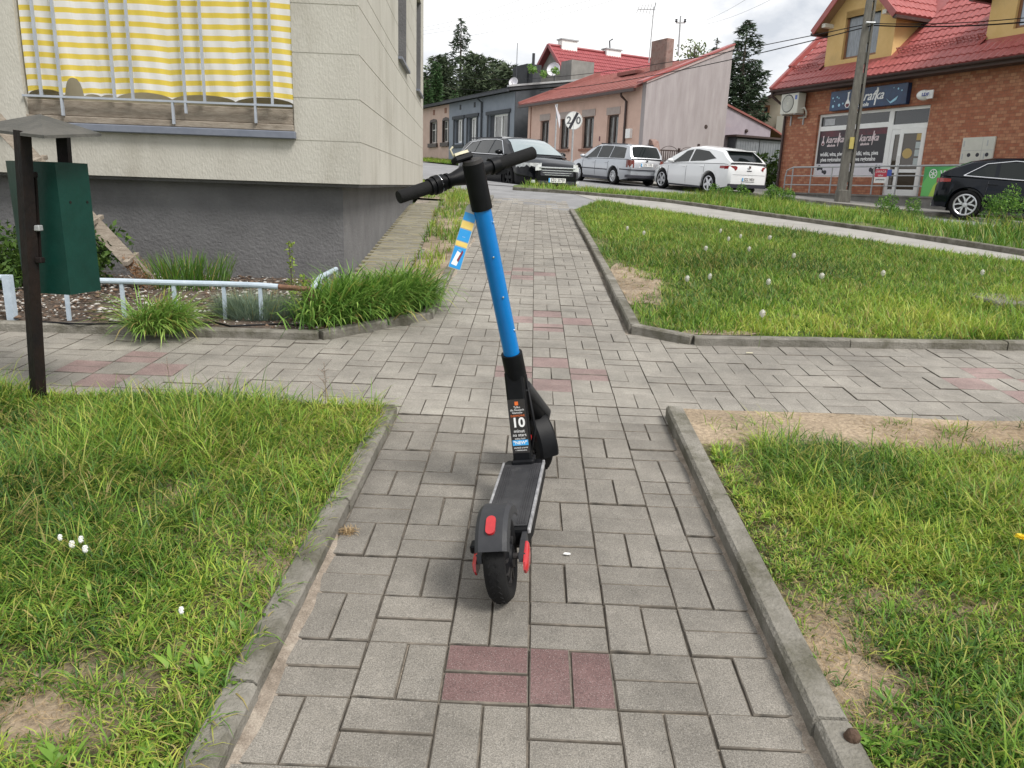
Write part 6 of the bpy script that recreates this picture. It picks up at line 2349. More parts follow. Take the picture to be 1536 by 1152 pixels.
passat = dict(L=4.68, W=1.75, H=1.50, wb=2.70, rw=.315, rx=-1.38, rim=.66,
    top=[(-2.34, .80), (-2.30, .93), (-2.2, .97), (0, .95), (1.0, .93), (1.3, .91), (1.9, .80), (2.2, .70), (2.34, .58)],
    roof=[(-2.31, .99), (-2.16, 1.22), (-2.02, 1.43), (-1.6, 1.47), (-.4, 1.50), (.25, 1.46), (.7, 1.30), (1.25, .92)],
    ws=(1.16, .38), rs=(-2.29, -2.05), rinset=.10,
    windows=[[(0.0, .06), (.92, .05), (.32, .90), (0.0, .95)], [(-.92, .06), (-.06, .06), (-.06, .95), (-.92, .94)], [(-1.98, .06), (-.98, .06), (-.98, .94), (-1.85, .90)]],
    lamps=[('tail_light', m_smoke, -1, -2.16, .66, .93, .56), ('headlight', m_head, 1, 1.9, .60, .72, .45)],
    boxes=[('rear_bumper', m_ink, (-2.375, -2.2, -.84, .84, .30, .40)), ('bumper_strip', m_ink, (-2.37, -2.2, -.845, .845, .565, .605)), ('rear_badge', m_ink, (-2.352, -2.33, -.035, .035, .88, .94)),
           ('sill', m_ink, (-1.0, .95, -.86, .86, .17, .27)), ('roof_rail', m_ink, (-1.8, .1, .56, .585, 1.46, 1.50)), ('roof_rail', m_ink, (-1.8, .1, -.585, -.56, 1.46, 1.50)),
           ('hatch_gap', m_ink, (-2.346, -2.33, -.70, .70, .645, .652))],
    strips=[('door_strip', m_ink, -.95, 1.0, .52, .56), ('bumper_strip', m_ink, -2.25, -1.8, .565, .605)],
    plate=[(-1, 'EZG 11F5', .77)], rimmat=m_alloy, spokes=5, ysp=True, mirror=.86, handles=[(.12, .78), (-.85, .79)], gaps=[.98, -.03, -1.0], mirmat=m_psilver)
astra = dict(L=4.42, W=1.81, H=1.51, wb=2.685, rw=.335, rx=-1.30, rim=.72,
    top=[(-2.21, .78), (-2.16, .92), (-2.0, 1.0), (-1.0, .985), (.6, .94), (1.2, .92), (1.7, .84), (2.05, .72), (2.21, .58)],
    roof=[(-2.14, 1.03), (-1.92, 1.18), (-1.62, 1.38), (-1.2, 1.45), (-.3, 1.51), (.25, 1.47), (.7, 1.31), (1.42, .91)],
    ws=(1.32, .42), rs=(-2.10, -1.56), rinset=.13,
    windows=[[(-.05, .10), (.95, .05), (.30, .86), (-.05, .92)], [(-1.45, .40), (-.9, .16), (-.13, .11), (-.13, .92), (-.9, .86)]],
    lamps=[('tail_light', m_tail, -1, -1.78, .78, .93, .50, dict(zl2=.83, zh2=.90, taper=.03)), ('headlight', m_head, 1, 1.6, .64, .78, .5)],
    boxes=[('rear_bumper', m_ink, (-2.215, -2.0, -.76, .76, .25, .37)), ('badge', m_chrome, (-2.228, -2.2, -.045, .045, .86, .94)), ('boot_handle', m_ink, (-2.222, -2.2, -.10, .10, .775, .80)),
           ('sill', m_ink, (-.9, .95, -.885, .885, .17, .23)), ('spoiler', m_pwhite, (-1.80, -1.5, -.52, .52, 1.385, 1.415)), ('hatch_gap', m_ink, (-2.216, -2.2, -.66, .66, .655, .662))],
    plate=[(-1, 'EZG 14820', .52)], platex=.004, rimmat=m_alloy, spokes=5, spw=(.05, .032), mirror=.80, handles=[(.10, .82), (-.90, .86)], gaps=[.98, -.07, -1.02])
ceed = dict(L=4.06, W=1.80, H=1.45, wb=2.65, rw=.335, rx=-1.33, rim=.74,
    top=[(-2.03, .74), (-1.99, .90), (-1.9, .985), (-1.0, .965), (.6, .94), (1.2, .92), (1.75, .82), (2.0, .72), (2.155, .56)],
    roof=[(-1.97, 1.01), (-1.70, 1.17), (-1.36, 1.33), (-.95, 1.415), (-.2, 1.45), (.3, 1.41), (.75, 1.24), (1.4, .91)],
    ws=(1.3, .45), rs=(-1.92, -1.38), rinset=.13,
    windows=[[(.02, .08), (.95, .05), (.35, .86), (.02, .92)], [(-.78, .08), (-.06, .08), (-.06, .92), (-.78, .88)], [(-1.42, .13), (-.86, .09), (-.86, .84), (-1.0, .76)]],
    trim=[[(-1.48, .10), (-1.05, .84), (-.5, .975), (.3, .94)], [(-1.48, .10), (-.5, .03), (1.0, .0)]],
    lamps=[('tail_light', m_tail, -1, -1.72, .80, .92, .45, dict(taper=.02)), ('headlight', m_head, 1, 1.55, .64, .76, .5)],
    boxes=[('exhaust_trim', m_chrome, (-2.06, -1.95, .45, .65, .26, .32)), ('exhaust_trim', m_chrome, (-2.06, -1.95, -.65, -.45, .26, .32)), ('rear_bumper', m_ink, (-2.045, -1.9, -.72, .72, .25, .40)),
           ('sill', m_ink, (-.95, .95, -.88, .88, .17, .23))],
    rimmat=m_alloy, spokes=5, ysp=True, mirror=.85, handles=[(.15, .80), (-.85, .83)], gaps=[.98, -.02, -.98], hmat=m_pnavy)

GRP = 'cars parked along the street'
c = at(773, 250, 22.3)
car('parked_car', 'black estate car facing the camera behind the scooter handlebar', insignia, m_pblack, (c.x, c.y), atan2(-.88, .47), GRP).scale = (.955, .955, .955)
c = at(920, 250, 31.8)
car('parked_car', 'silver estate car seen from behind between the black and the white car', passat, m_psilver, (c.x, c.y), atan2(.90, -.43), GRP)
c = at(1058, 262, 28.0)
car('parked_car', 'white hatchback seen from behind before the greyed gable wall', astra, m_pwhite, (c.x, c.y), atan2(.90, -.43), GRP)
hx, hy = .86, -.51
rwp = at(1443, 326, 18.9)
cx2 = (rwp.x + hx * 1.33 - hy * .80, rwp.y + hy * 1.33 + hx * .80)
car('parked_car', 'blue black hatchback cut by the photo edge beside the green banner', ceed, m_pnavy, cx2, atan2(hy, hx), GRP)


# ------------------------------------------------------------------ grass and plants
def lerp_cols(pal, t):
    pal = np.array(pal)
    i = np.clip(t * (len(pal) - 1), 0, len(pal) - 1.001)
    k = i.astype(int)
    f = (i - k)[:, None]
    return pal[k] * (1 - f) + pal[k + 1] * f


def visible(x, y, margin=420):
    """keep blades the photograph, or a step to its side, could see"""
    inv = np.array(ROT.transposed())
    p = np.stack([x, y, zt(x, y) - CAMH], 1) @ inv.T
    w = np.maximum(-p[:, 2], 0.05)
    u, v = CX + F * p[:, 0] / w, CY - F * p[:, 1] / w
    return (p[:, 2] < -0.05) & (u > -margin) & (u < 1536 + margin) & (v < 1152 + margin * 2)


def blades(name, x, y, z, L, w, pal, tone, yaw=None, lean=(0.1, 0.5), curl=(0.4, 1.5), seg=3, dry=None, mat=None, parent=None, tipdry=0.22, **tg):
    """a mesh of curved grass blades rooted at x, y, z"""
    n = len(x)
    yaw = rng.random(n) * 2 * pi if yaw is None else yaw
    a0 = lean[0] + (lean[1] - lean[0]) * rng.random(n)
    a1 = a0 + curl[0] + (curl[1] - curl[0]) * rng.random(n)
    hx_, hy_ = np.cos(yaw), np.sin(yaw)
    tw = yaw + pi / 2 + rng.normal(0, 0.5, n)
    sx_, sy_ = np.cos(tw), np.sin(tw)
    px_, py_, pz_ = x.copy(), y.copy(), z.copy()
    V, Cc = [], []
    base = lerp_cols(pal, tone)
    tip = base * np.array([1.25, 1.12, 0.9])
    if dry is not None:
        k = rng.random(n) < dry
        straw = np.array([0.36, 0.30, 0.11]) * (0.7 + 0.6 * rng.random((n, 1)))
        base = np.where(k[:, None], straw * 0.8, base)
        tip = np.where(k[:, None], straw, tip)
        kt = rng.random(n) < tipdry
        tip = np.where(kt[:, None] & ~k[:, None], np.array([0.46, 0.42, 0.10]) * (0.8 + .4 * rng.random((n, 1))), tip)
    for s in range(seg):
        t = s / seg
        ww = w * (1 - 0.35 * t) * 0.5
        V.append(np.stack([px_ - sx_ * ww, py_ - sy_ * ww, pz_], 1))
        V.append(np.stack([px_ + sx_ * ww, py_ + sy_ * ww, pz_], 1))
        c = base * (1 - t) + tip * t
        Cc += [c, c]
        a = a0 + (a1 - a0) * (s + 0.5) / seg
        d = L / seg
        px_ = px_ + hx_ * np.sin(a) * d
        py_ = py_ + hy_ * np.sin(a) * d
        pz_ = pz_ + np.cos(a) * d
    V.append(np.stack([px_, py_, pz_], 1))
    Cc.append(tip)
    m = 2 * seg + 1
    V = np.stack(V, 1).reshape(-1, 3)
    Cc = np.stack(Cc, 1).reshape(-1, 3)
    b = (np.arange(n) * m)[:, None]
    tri = []
    for s in range(seg - 1):
        q = 2 * s
        tri += [[q, q + 1, q + 3], [q, q + 3, q + 2]]
    tri += [[2 * seg - 2, 2 * seg - 1, 2 * seg]]
    tri = (b[:, :, None] + np.array(tri)[None]).reshape(-1, 3)
    o = np_mesh(name, V, tri, mat or m_grass, parent, Cc, smooth=True)
    return tag(o, **tg)


GREEN = [(0.032, 0.088, 0.016), (0.075, 0.178, 0.028), (0.155, 0.30, 0.042), (0.28, 0.42, 0.06), (0.46, 0.51, 0.11)]


def tufts(poly, ntuft, per, spread, keep=None, margin=420):
    """root points gathered in tufts inside a polygon"""
    xs_ = [p[0] for p in poly]
    ys_ = [p[1] for p in poly]
    cx_ = rng.uniform(min(xs_), max(xs_), ntuft)
    cy_ = rng.uniform(min(ys_), max(ys_), ntuft)
    k = inpoly(cx_, cy_, poly) & visible(cx_, cy_, margin)
    cx_, cy_ = cx_[k], cy_[k]
    if keep is not None:
        k = rng.random(len(cx_)) < keep(cx_, cy_)
        cx_, cy_ = cx_[k], cy_[k]
    r = np.abs(rng.normal(0, spread, (len(cx_), per)))
    a = rng.random((len(cx_), per)) * 2 * pi
    x = (cx_[:, None] + r * np.cos(a))
    y = (cy_[:, None] + r * np.sin(a))
    tid = np.repeat(rng.random(len(cx_)), per)
    out = a.ravel()
    x, y = x.ravel(), y.ravel()
    k = inpoly(x, y, poly)
    return x[k], y[k], tid[k], out[k]


def blob(x, y, px, py, rx, ry, off=.04):
    p = on(px, py, off)
    return np.exp(-(((x - p.x) / rx) ** 2 + ((y - p.y) / ry) ** 2))


# near left grass
polyL = [(-4.6, 0.5), (-0.63, 0.5), (-0.62, 3.36), (-4.6, 3.33)]


def keepL(x, y):
    k = 0.98 * np.ones_like(x)
    k -= 1.2 * blob(x, y, 55, 1085, .12, .065) + 0.3 * blob(x, y, 60, 870, .12, .08) + 0.5 * blob(x, y, 520, 800, .05, .25)
    k -= 0.85 * np.clip((vnoise(x, y, 3.6, 31) - 0.60) * 2.6, 0, 1) * np.clip((3.0 - y) / .5, .15, 1)
    return np.clip(k, 0.02, 1)


x, y, tid, out = tufts(polyL, 19000, 17, 0.036, keepL)
th = np.random.default_rng(5).random(100000)[(tid * 99999).astype(int)]
hgt = (0.25 + 0.95 * vnoise(x, y, 2.6, 8)) * (0.40 + 1.15 * th ** 1.3)
hgt *= 1 + 0.35 * np.clip((y - 2.45) / 0.3, 0, 1) * np.clip((3.25 - y) / .3, .2, 1)
hgt *= np.where((x > -0.85) & (y < 2.3), 0.8, 1)
tone = np.clip(0.02 + 0.62 * vnoise(x, y, 1.5, 3) + .22 * vnoise(x, y, 5, 4) + 0.5 * (tid - .5) + rng.normal(0, .15, len(x)) + .15 * np.exp(-((x + .75) / .2) ** 2), 0, 1)
n = len(x)
yaw = out + rng.normal(0, 0.7, n)
blades('grass', x, y, zt(x, y) + 0.03, (0.05 + 0.095 * rng.random(n) ** 1.3) * hgt * 1.25, 0.0020 + 0.0030 * rng.random(n), GREEN, tone, yaw, dry=0.04 + 0.24 * vnoise(x, y, 2.1, 9) ** 2, lean=(.05, .75), curl=(.5, 2.3),
       label='long tufted green grass with yellowing tips at the near left', cat='grass', kind='stuff')
# near right grass
polyR = [(0.72, 0.5), (5.2, 0.5), (5.2, 3.33), (0.76, 3.40)]


def keepR(x, y):
    k = 1.0 * np.ones_like(x)
    k -= 1.05 * blob(x, y, 1250, 960, .13, .17) + 0.95 * blob(x, y, 1290, 1040, .15, .11) + 0.75 * blob(x, y, 1420, 905, .24, .05)
    k -= 0.95 * np.clip((y - 3.08 + 0.14 * vnoise(x, y, 3, 77)) / 0.10, 0, 1)
    k -= 0.6 * np.clip((vnoise(x, y, 3.0, 41) - 0.68) * 4, 0, 1)
    return np.clip(k, 0.02, 1)


x, y, tid, out = tufts(polyR, 19000, 17, 0.036, keepR)
n = len(x)
th = np.random.default_rng(6).random(100000)[(tid * 99999).astype(int)]
hgt = (0.25 + 0.95 * vnoise(x, y, 2.6, 18)) * (0.45 + 1.1 * th ** 1.3) + 0.45 * np.exp(-((y - 2.45) / 0.45) ** 2) * np.clip((x - .85) / .4, 0, 1)
hgt *= np.where(x < 0.92, 0.65, 1)
tone = np.clip(0.0 + 0.55 * vnoise(x, y, 1.5, 13) + .22 * vnoise(x, y, 5, 14) + 0.5 * (tid - .5) + rng.normal(0, .15, n) + np.where((x < 1.1) & (y > 2.4), .15, 0), 0, 1)
blades('grass', x, y, zt(x, y) + 0.03, (0.045 + 0.08 * rng.random(n) ** 1.4) * hgt, 0.0024 + 0.0030 * rng.random(n), GREEN, tone, out + rng.normal(0, .7, n), dry=0.03 + 0.18 * vnoise(x, y, 2.1, 19) ** 2, lean=(.05, .7), curl=(.4, 2.1),
       label='lush green grass with bare straw patches at the near right', cat='grass', kind='stuff')
# broad weeds among the blades
for nm, poly, keep, cnt in (('left', polyL, keepL, 520), ('right', polyR, keepR, 520)):
    x, y, tid, out = tufts(poly, cnt, 9, 0.012, keep)
    n = len(x)
    blades('broad_weeds', x, y, zt(x, y) + 0.032, 0.03 + 0.035 * rng.random(n), 0.010 + 0.008 * rng.random(n), GREEN, np.clip(.25 + .4 * tid + rng.normal(0, .08, n), 0, 1), out, lean=(.5, 1.0), curl=(.3, .9), seg=3, tipdry=0,
           label='broad leaved weeds among the near %s grass' % nm, cat='weeds', kind='stuff')
# the earth under the near grass: dark humus under the turf, pale dry sand where it is worn bare
m_humus = bpy.data.materials.new('verge earth')
m_humus.use_nodes = True
N, L = m_humus.node_tree.nodes, m_humus.node_tree.links
b_ = N['Principled BSDF']
b_.inputs['Roughness'].default_value = 0.95
b_.inputs['Specular IOR Level'].default_value = 0.2
at_ = N.new('ShaderNodeAttribute')
at_.attribute_name = 'tint'
nz = N.new('ShaderNodeTexNoise')
nz.inputs['Scale'].default_value = 55
nz.inputs['Detail'].default_value = 8
nz.inputs['Roughness'].default_value = 0.75
tcn = N.new('ShaderNodeTexCoord')
L.new(tcn.outputs['Object'], nz.inputs['Vector'])
mr_ = N.new('ShaderNodeMapRange')
mr_.inputs['From Min'].default_value = 0.3
mr_.inputs['From Max'].default_value = 0.7
mr_.inputs['To Min'].default_value = 0.5
mr_.inputs['To Max'].default_value = 1.45
L.new(nz.outputs['Fac'], mr_.inputs['Value'])
hs_ = N.new('ShaderNodeHueSaturation')
L.new(mr_.outputs['Result'], hs_.inputs['Value'])
L.new(at_.outputs['Color'], hs_.inputs['Color'])
L.new(hs_.outputs['Color'], b_.inputs['Base Color'])
bp = N.new('ShaderNodeBump')
bp.inputs['Strength'].default_value = 0.8
bp.inputs['Distance'].default_value = 0.02
L.new(nz.outputs['Fac'], bp.inputs['Height'])
L.new(bp.outputs['Normal'], b_.inputs['Normal'])
for nm, poly, keep, sd_ in (('left_verge', bedA, keepL, 'left'), ('right_verge', bedB, keepR, 'right')):
    o = sheet(nm, poly, 0.035, 0.055, m_humus, bumpy=0.03, label='earth of the near %s grass, bare in worn spots' % sd_)
    me = o.data
    co = np.zeros(len(me.vertices) * 3)
    me.vertices.foreach_get('co', co)
    co = co.reshape(-1, 3)
    bare = np.clip(1.05 - keep(co[:, 0], co[:, 1]) + .25 * (vnoise(co[:, 0], co[:, 1], 9, 3) - .5), 0, 1)[:, None] ** .8
    c = np.array([[.075, .075, .03]]) * (1 - bare) + np.array([[.40, .315, .225]]) * bare
    c *= (.8 + .4 * vnoise(co[:, 0], co[:, 1], 6, 9))[:, None]
    ca = me.color_attributes.new('tint', 'FLOAT_COLOR', 'POINT')
    ca.data.foreach_set('color', np.concatenate([c, np.ones((len(c), 1))], 1).astype(np.float32).ravel())
# straw litter on the bare patches
STRAW = [(0.20, 0.14, 0.08), (0.36, 0.27, 0.16), (0.50, 0.40, 0.25)]


def straw(poly, n0, keep, L, w, label):
    xs_ = [p[0] for p in poly]
    ys_ = [p[1] for p in poly]
    x = rng.uniform(min(xs_), max(xs_), n0)
    y = rng.uniform(min(ys_), max(ys_), n0)
    k = inpoly(x, y, poly) & visible(x, y)
    x, y = x[k], y[k]
    k = rng.random(len(x)) < keep(x, y)
    x, y = x[k], y[k]
    n = len(x)
    blades('dry_straw', x, y, zt(x, y) + 0.037 + 0.006 * rng.random(n), L * (0.4 + rng.random(n)), w * (0.6 + .8 * rng.random(n)), STRAW, rng.random(n), lean=(1.2, 1.55), curl=(0.0, 0.35), seg=2,
           label=label, cat='dry grass', kind='stuff')


straw(polyR, 110000, lambda x, y: np.clip(1.15 - keepR(x, y), .22, 1), 0.036, 0.0016, 'dead straw on the bare patches of the near right grass')
straw(polyL, 70000, lambda x, y: np.clip(1.0 - keepL(x, y), .35, 1), 0.034, 0.0016, 'dead straw on the bare patches of the near left grass')

# dandelion lawn
pl = [(0.76, 5.14), (1.06, 4.91), (6.9, 4.94)] + [(p.x - .03, p.y - .08) for p in p2n[::-1][:-1]] + [(0.76, 13.3)]


def keepM(x, y):
    k = np.ones_like(x)
    k -= 1.6 * blob(x, y, 940, 425, .26, .9) + 1.0 * blob(x, y, 1040, 505, .40, .15) + .6 * blob(x, y, 905, 365, .12, 1.2) + .6 * blob(x, y, 1330, 512, .4, .08)
    k -= 0.45 * np.clip((vnoise(x, y, 2.0, 51) - 0.68) * 4, 0, 1)
    return np.clip(k, 0.05, 1)


x, y, tid, out = tufts(pl, 36000, 9, 0.055, keepM, 250)
n = len(x)
th = np.random.default_rng(7).random(100000)[(tid * 99999).astype(int)]
hgt = (0.40 + 0.6 * vnoise(x, y, 0.9, 28)) * (.6 + .8 * th)
hgt *= 1 + 0.5 * np.exp(-((y - 5.4) / .4) ** 2) * (vnoise(x, y, 1.5, 29) > .45)
tone = np.clip(0.0 + 0.50 * vnoise(x, y, 0.7, 23) + .22 * vnoise(x, y, 2.4, 25) + 0.4 * (tid - .5) + rng.normal(0, .14, n) + 0.3 * np.clip(1 - (y - 5.0) / 1.2, 0, 1) * vnoise(x, y, 1.1, 24) * 1.4, 0, 1)
blades('grass', x, y, zt(x, y) + 0.025, (0.055 + 0.085 * rng.random(n)) * hgt, 0.0045 + 0.005 * rng.random(n), GREEN, tone, None, seg=2, dry=0.03 + 0.10 * vnoise(x, y, 1.1, 39), lean=(.05, .7), curl=(.3, 1.7),
       label='green meadow lawn to the right of the path with dandelion clocks', cat='grass', kind='stuff')
straw(pl, 90000, lambda x, y: 0.85 - keepM(x, y), 0.07, 0.0045, 'dead straw along the kerb of the dandelion lawn')

# verge between pavement and street
pv = [(p.x, p.y + .10) for p in [on(770, 285)] + p2f] + [(p.x, p.y) for p in roadedge]
x, y, tid, out = tufts(pv, 9000, 9, 0.08, lambda x, y: np.where(x < 1.2, .55, 1.0) - .3 * (vnoise(x, y, 1, 61) > .6), 60)
n = len(x)
tall = np.clip(blob(x, y, 1060, 304, 1.1, 1.5) + blob(x, y, 1155, 315, .6, .8) + .8 * blob(x, y, 1330, 335, 1.0, .9) + blob(x, y, 1530, 358, .8, .9), 0, 1.2)
tone = np.clip(0.2 + 0.5 * vnoise(x, y, 0.6, 63) + .2 * (tid - .5) + rng.normal(0, .12, n), 0, 1)
blades('grass', x, y, zt(x, y) + 0.02, (0.08 + 0.12 * rng.random(n)) * (0.8 + 0.5 * vnoise(x, y, .7, 64) + 1.5 * tall), 0.008 + 0.008 * rng.random(n), GREEN, tone, None, seg=2, dry=.06, lean=(.05, .45), curl=(.2, 1.0),
       label='rough uncut grass on the verge between pavement and street', cat='grass', kind='stuff')
# strip beside the tower and the plot behind it
pt_ = [(-0.98, 6.0), (-0.80, 6.0), (-0.82, 10), (-0.88, 15.4), (-2.2, 18.6), (-6, 23), (-8, 22), (-2.2, 14.6), (-1.66, 14.4), (-1.28, 9)]
x, y, tid, out = tufts(pt_, 7000, 10, 0.06, lambda x, y: np.clip(np.where(y > 8.7, 1.0, .16 + .9 * blob(x, y, 668, 388, .16, .5) + blob(x, y, 655, 405, .1, .25)), 0, 1) * (.5 + .7 * vnoise(x, y, 1.4, 71)), 60)
n = len(x)
tone = np.clip(0.25 + 0.5 * vnoise(x, y, 0.9, 73) + .2 * (tid - .5) + rng.normal(0, .12, n), 0, 1)
blades('grass', x, y, zt(x, y) + 0.02, (0.07 + 0.12 * rng.random(n)) * (0.7 + .6 * vnoise(x, y, 1.0, 74)), 0.006 + 0.006 * rng.random(n), GREEN, tone, None, seg=2, dry=.10, lean=(.05, .5), curl=(.2, 1.1),
       label='weedy grass strip between the tower walk and the path', cat='grass', kind='stuff')
straw(pt_, 12000, lambda x, y: np.where(y < 9, .9, .25), 0.07, 0.003, 'dry straw on the bare earth strip beside the tower')
# verge across the street
pf_ = [far_kerb[5], far_kerb[6], (-6.5, 59.0), (0.4, 45.6)]
x, y, tid, out = tufts(pf_, 5000, 6, 0.2, None, 60)
n = len(x)
tone = np.clip(0.3 + 0.5 * vnoise(x, y, 0.4, 83) + rng.normal(0, .12, n), 0, 1)
blades('grass', x, y, zt(x, y) + 0.07, 0.15 + 0.2 * rng.random(n), 0.03 + 0.02 * rng.random(n), GREEN, tone, None, seg=2, dry=.05, label='grass strip before the far pink house', cat='grass', kind='stuff')


# ---- flower bed planting
def clump(name, px, py, n, r, L, w, pal, label, cat, lean=(.1, .8), curl=(.5, 1.6), rx=None, dirn=None, off=.05, grp=None, seg=4, dry=.06):
    c = on(px, py, off)
    rx = rx or r
    a = rng.random(n) * 2 * pi
    q = np.sqrt(rng.random(n))
    x = c.x + q * rx * np.cos(a)
    y = c.y + q * r * np.sin(a)
    yaw = a + rng.normal(0, .7, n)
    if dirn is not None:
        yaw = np.where(rng.random(n) < .75, dirn + rng.normal(0, .55, n), yaw)
    tone = np.clip(.3 + .3 * q + rng.normal(0, .2, n), 0, 1)
    o = blades(name, x - c.x, y - c.y, zt(x, y) + off - 0.02 - c.z, L * (.55 + .6 * rng.random(n)), w * (.7 + .6 * rng.random(n)), pal, tone, yaw, lean=lean, curl=curl, seg=seg, dry=dry, tipdry=.04,
               label=label, cat=cat, group=grp)
    o.location = c
    return o


LUSH = [(0.06, 0.15, 0.03), (0.13, 0.275, 0.055), (0.235, 0.40, 0.10), (0.37, 0.52, 0.18)]
clump('grass_tuft', 236, 490, 1000, .13, .33, .007, LUSH, 'green grass tuft flopping over the kerb before the low railing', 'grass tuft', dirn=-0.55, curl=(.8, 1.9), rx=.15)
# big arching tuft along the kerb: one mass of long blades
xs_, ys_, n = [], [], 4200
t = rng.random(n)
ax = -1.36 + (-0.80 + 1.36) * t + rng.normal(0, .07, n)
ay = 4.86 + (5.50 - 4.86) * t + rng.normal(0, .13, n) + .08
tone = np.clip(.35 + rng.normal(0, .25, n), 0, 1)
c0_ = Vector((-1.08, 5.2, zg(-1.08, 5.2) + .04))
o = blades('grass_tuft', ax - c0_.x, ay - c0_.y, zt(ax, ay) + .03 - c0_.z, .24 + .20 * rng.random(n), .006 + .006 * rng.random(n), LUSH, tone, np.where(rng.random(n) < .6, -0.9 + rng.normal(0, .6, n), rng.random(n) * 6.28),
           lean=(.05, .7), curl=(.7, 2.0), seg=4, dry=.03, tipdry=.04, label='long thick arching grass spilling over the kerb at the bed corner', cat='grass tuft')
o.location = c0_
clump('grass_tuft', 285, 428, 420, .22, .28, .007, GREEN[:3], 'dark upright grass clump against the grey plinth behind the plank', 'grass tuft', lean=(.02, .4), curl=(.1, .7), rx=.30)
SAGE = [(0.09, 0.15, 0.115), (0.16, 0.235, 0.185), (0.27, 0.36, 0.30)]
clump('lavender_cushion', 384, 472, 2600, .16, .19, .0035, SAGE, 'blue green lavender cushion low behind the railing', 'lavender', lean=(.05, 1.0), curl=(.0, .5), rx=.24, seg=2, dry=.02)


def leaf_cloud(n, centers, radii, size, pal, zsq=1.0):
    """leaf quads scattered through lobes, densest at their skins"""
    centers = np.array(centers, float)
    k = rng.integers(0, len(centers), n)
    d = rng.normal(0, 1, (n, 3))
    d /= np.linalg.norm(d, axis=1, keepdims=True)
    r = (0.45 + 0.55 * rng.random(n) ** 0.5)
    p = centers[k] + d * r[:, None] * np.array(radii)[k][:, None] * np.array([1, 1, zsq])
    a = rng.normal(0, 1, (n, 3)) + d * .6
    a /= np.linalg.norm(a, axis=1, keepdims=True)
    b = np.cross(a, rng.normal(0, 1, (n, 3)))
    b /= np.linalg.norm(b, axis=1, keepdims=True)
    s = size * (.6 + .8 * rng.random(n))[:, None]
    V = np.stack([p - a * s, p + b * s * .45, p + a * s, p - b * s * .45], 1).reshape(-1, 3)
    q = np.arange(n * 4).reshape(-1, 4)
    t = np.clip(.45 + rng.normal(0, .22, n) + .25 * (vnoise(p[:, 0] * 3 + p[:, 2], p[:, 1] * 3, 2.0 / max(radii), 5) - .5), 0, 1)
    c = np.repeat(lerp_cols(pal, t), 4, 0)
    return V, q, c


def shrub(name, base, n, lobes, radii, size, pal, label, cat, zsq=1.0, stems=4, grp=None):
    r = empty(name, base, 0, label, cat, grp)
    V, q, c = leaf_cloud(n, lobes, radii, size, pal, zsq)
    np_mesh('foliage', V, q, m_leaf, r, c)
    mb = MB()
    for k in range(stems):
        e = lobes[k % len(lobes)]
        mb.tube([(0, 0, -.05), (e[0] * .4, e[1] * .4, e[2] * .5), e], [.012 + size * .2, .01 + size * .12, .004], 6)
    mb.build('stems', m_bark, r)
    return r


BUSH = [(0.025, 0.055, 0.012), (0.05, 0.105, 0.02), (0.095, 0.17, 0.03), (0.16, 0.24, 0.05)]
b_ = on(112, 428, .04)
lob = [(rng.uniform(-.40, .26), rng.uniform(-.16, .16), rng.uniform(.05, .34)) for k in range(18)]
shrub('leafy_shrub', b_, 3600, lob, [.14 + .06 * rng.random() for _ in lob], .026, BUSH, 'bushy green shrub behind the bin and the low railing', 'shrub', stems=8)
b_ = on(2, 430, .04)
lob = [(rng.uniform(-.3, .2), rng.uniform(-.2, .2), rng.uniform(.05, .4)) for k in range(8)]
shrub('leafy_shrub', b_, 1300, lob, [.14] * 8, .026, BUSH, 'dark shrub at the left photo edge behind the corner rail post', 'shrub', stems=5)
# budding twig and small weeds
tw = empty('sapling', on(437, 462, .04), 0, 'thin upright sapling with yellow green buds in the bed', 'sapling')
zt_top = at(438, 364, tw.location.y).z - tw.location.z
MB().tube([(0, 0, -.03), (.01, 0, zt_top * .5), (0.0, 0, zt_top)], [.006, .005, .003], 6).build('stem', m_bark, tw)
lob = [(0.01 * rng.normal(), .01 * rng.normal(), zt_top * t) for t in (.25, .4, .55, .68, .8, .9, .98)]
V, q, c = leaf_cloud(110, lob, [.028] * 7, .013, [(0.12, 0.2, 0.02), (0.25, 0.34, 0.05), (0.34, 0.42, 0.1)])
np_mesh('leaf_buds', V, q, m_leaf, tw, c)
b_ = on(455, 470, .04)
lob = [(0, 0, .08), (.02, 0, .16), (0, .02, .22)]
shrub('sapling', b_, 70, lob, [.04] * 3, .014, [(0.12, 0.2, 0.02), (0.25, 0.34, 0.05), (0.34, 0.42, 0.1)], 'short leafy seedling beside the budding sapling', 'sapling', stems=3)
MAT_W = M('withered stem', (0.13, 0.10, 0.075), (0.2, 0.16, 0.12), scale=20, rough=.9)
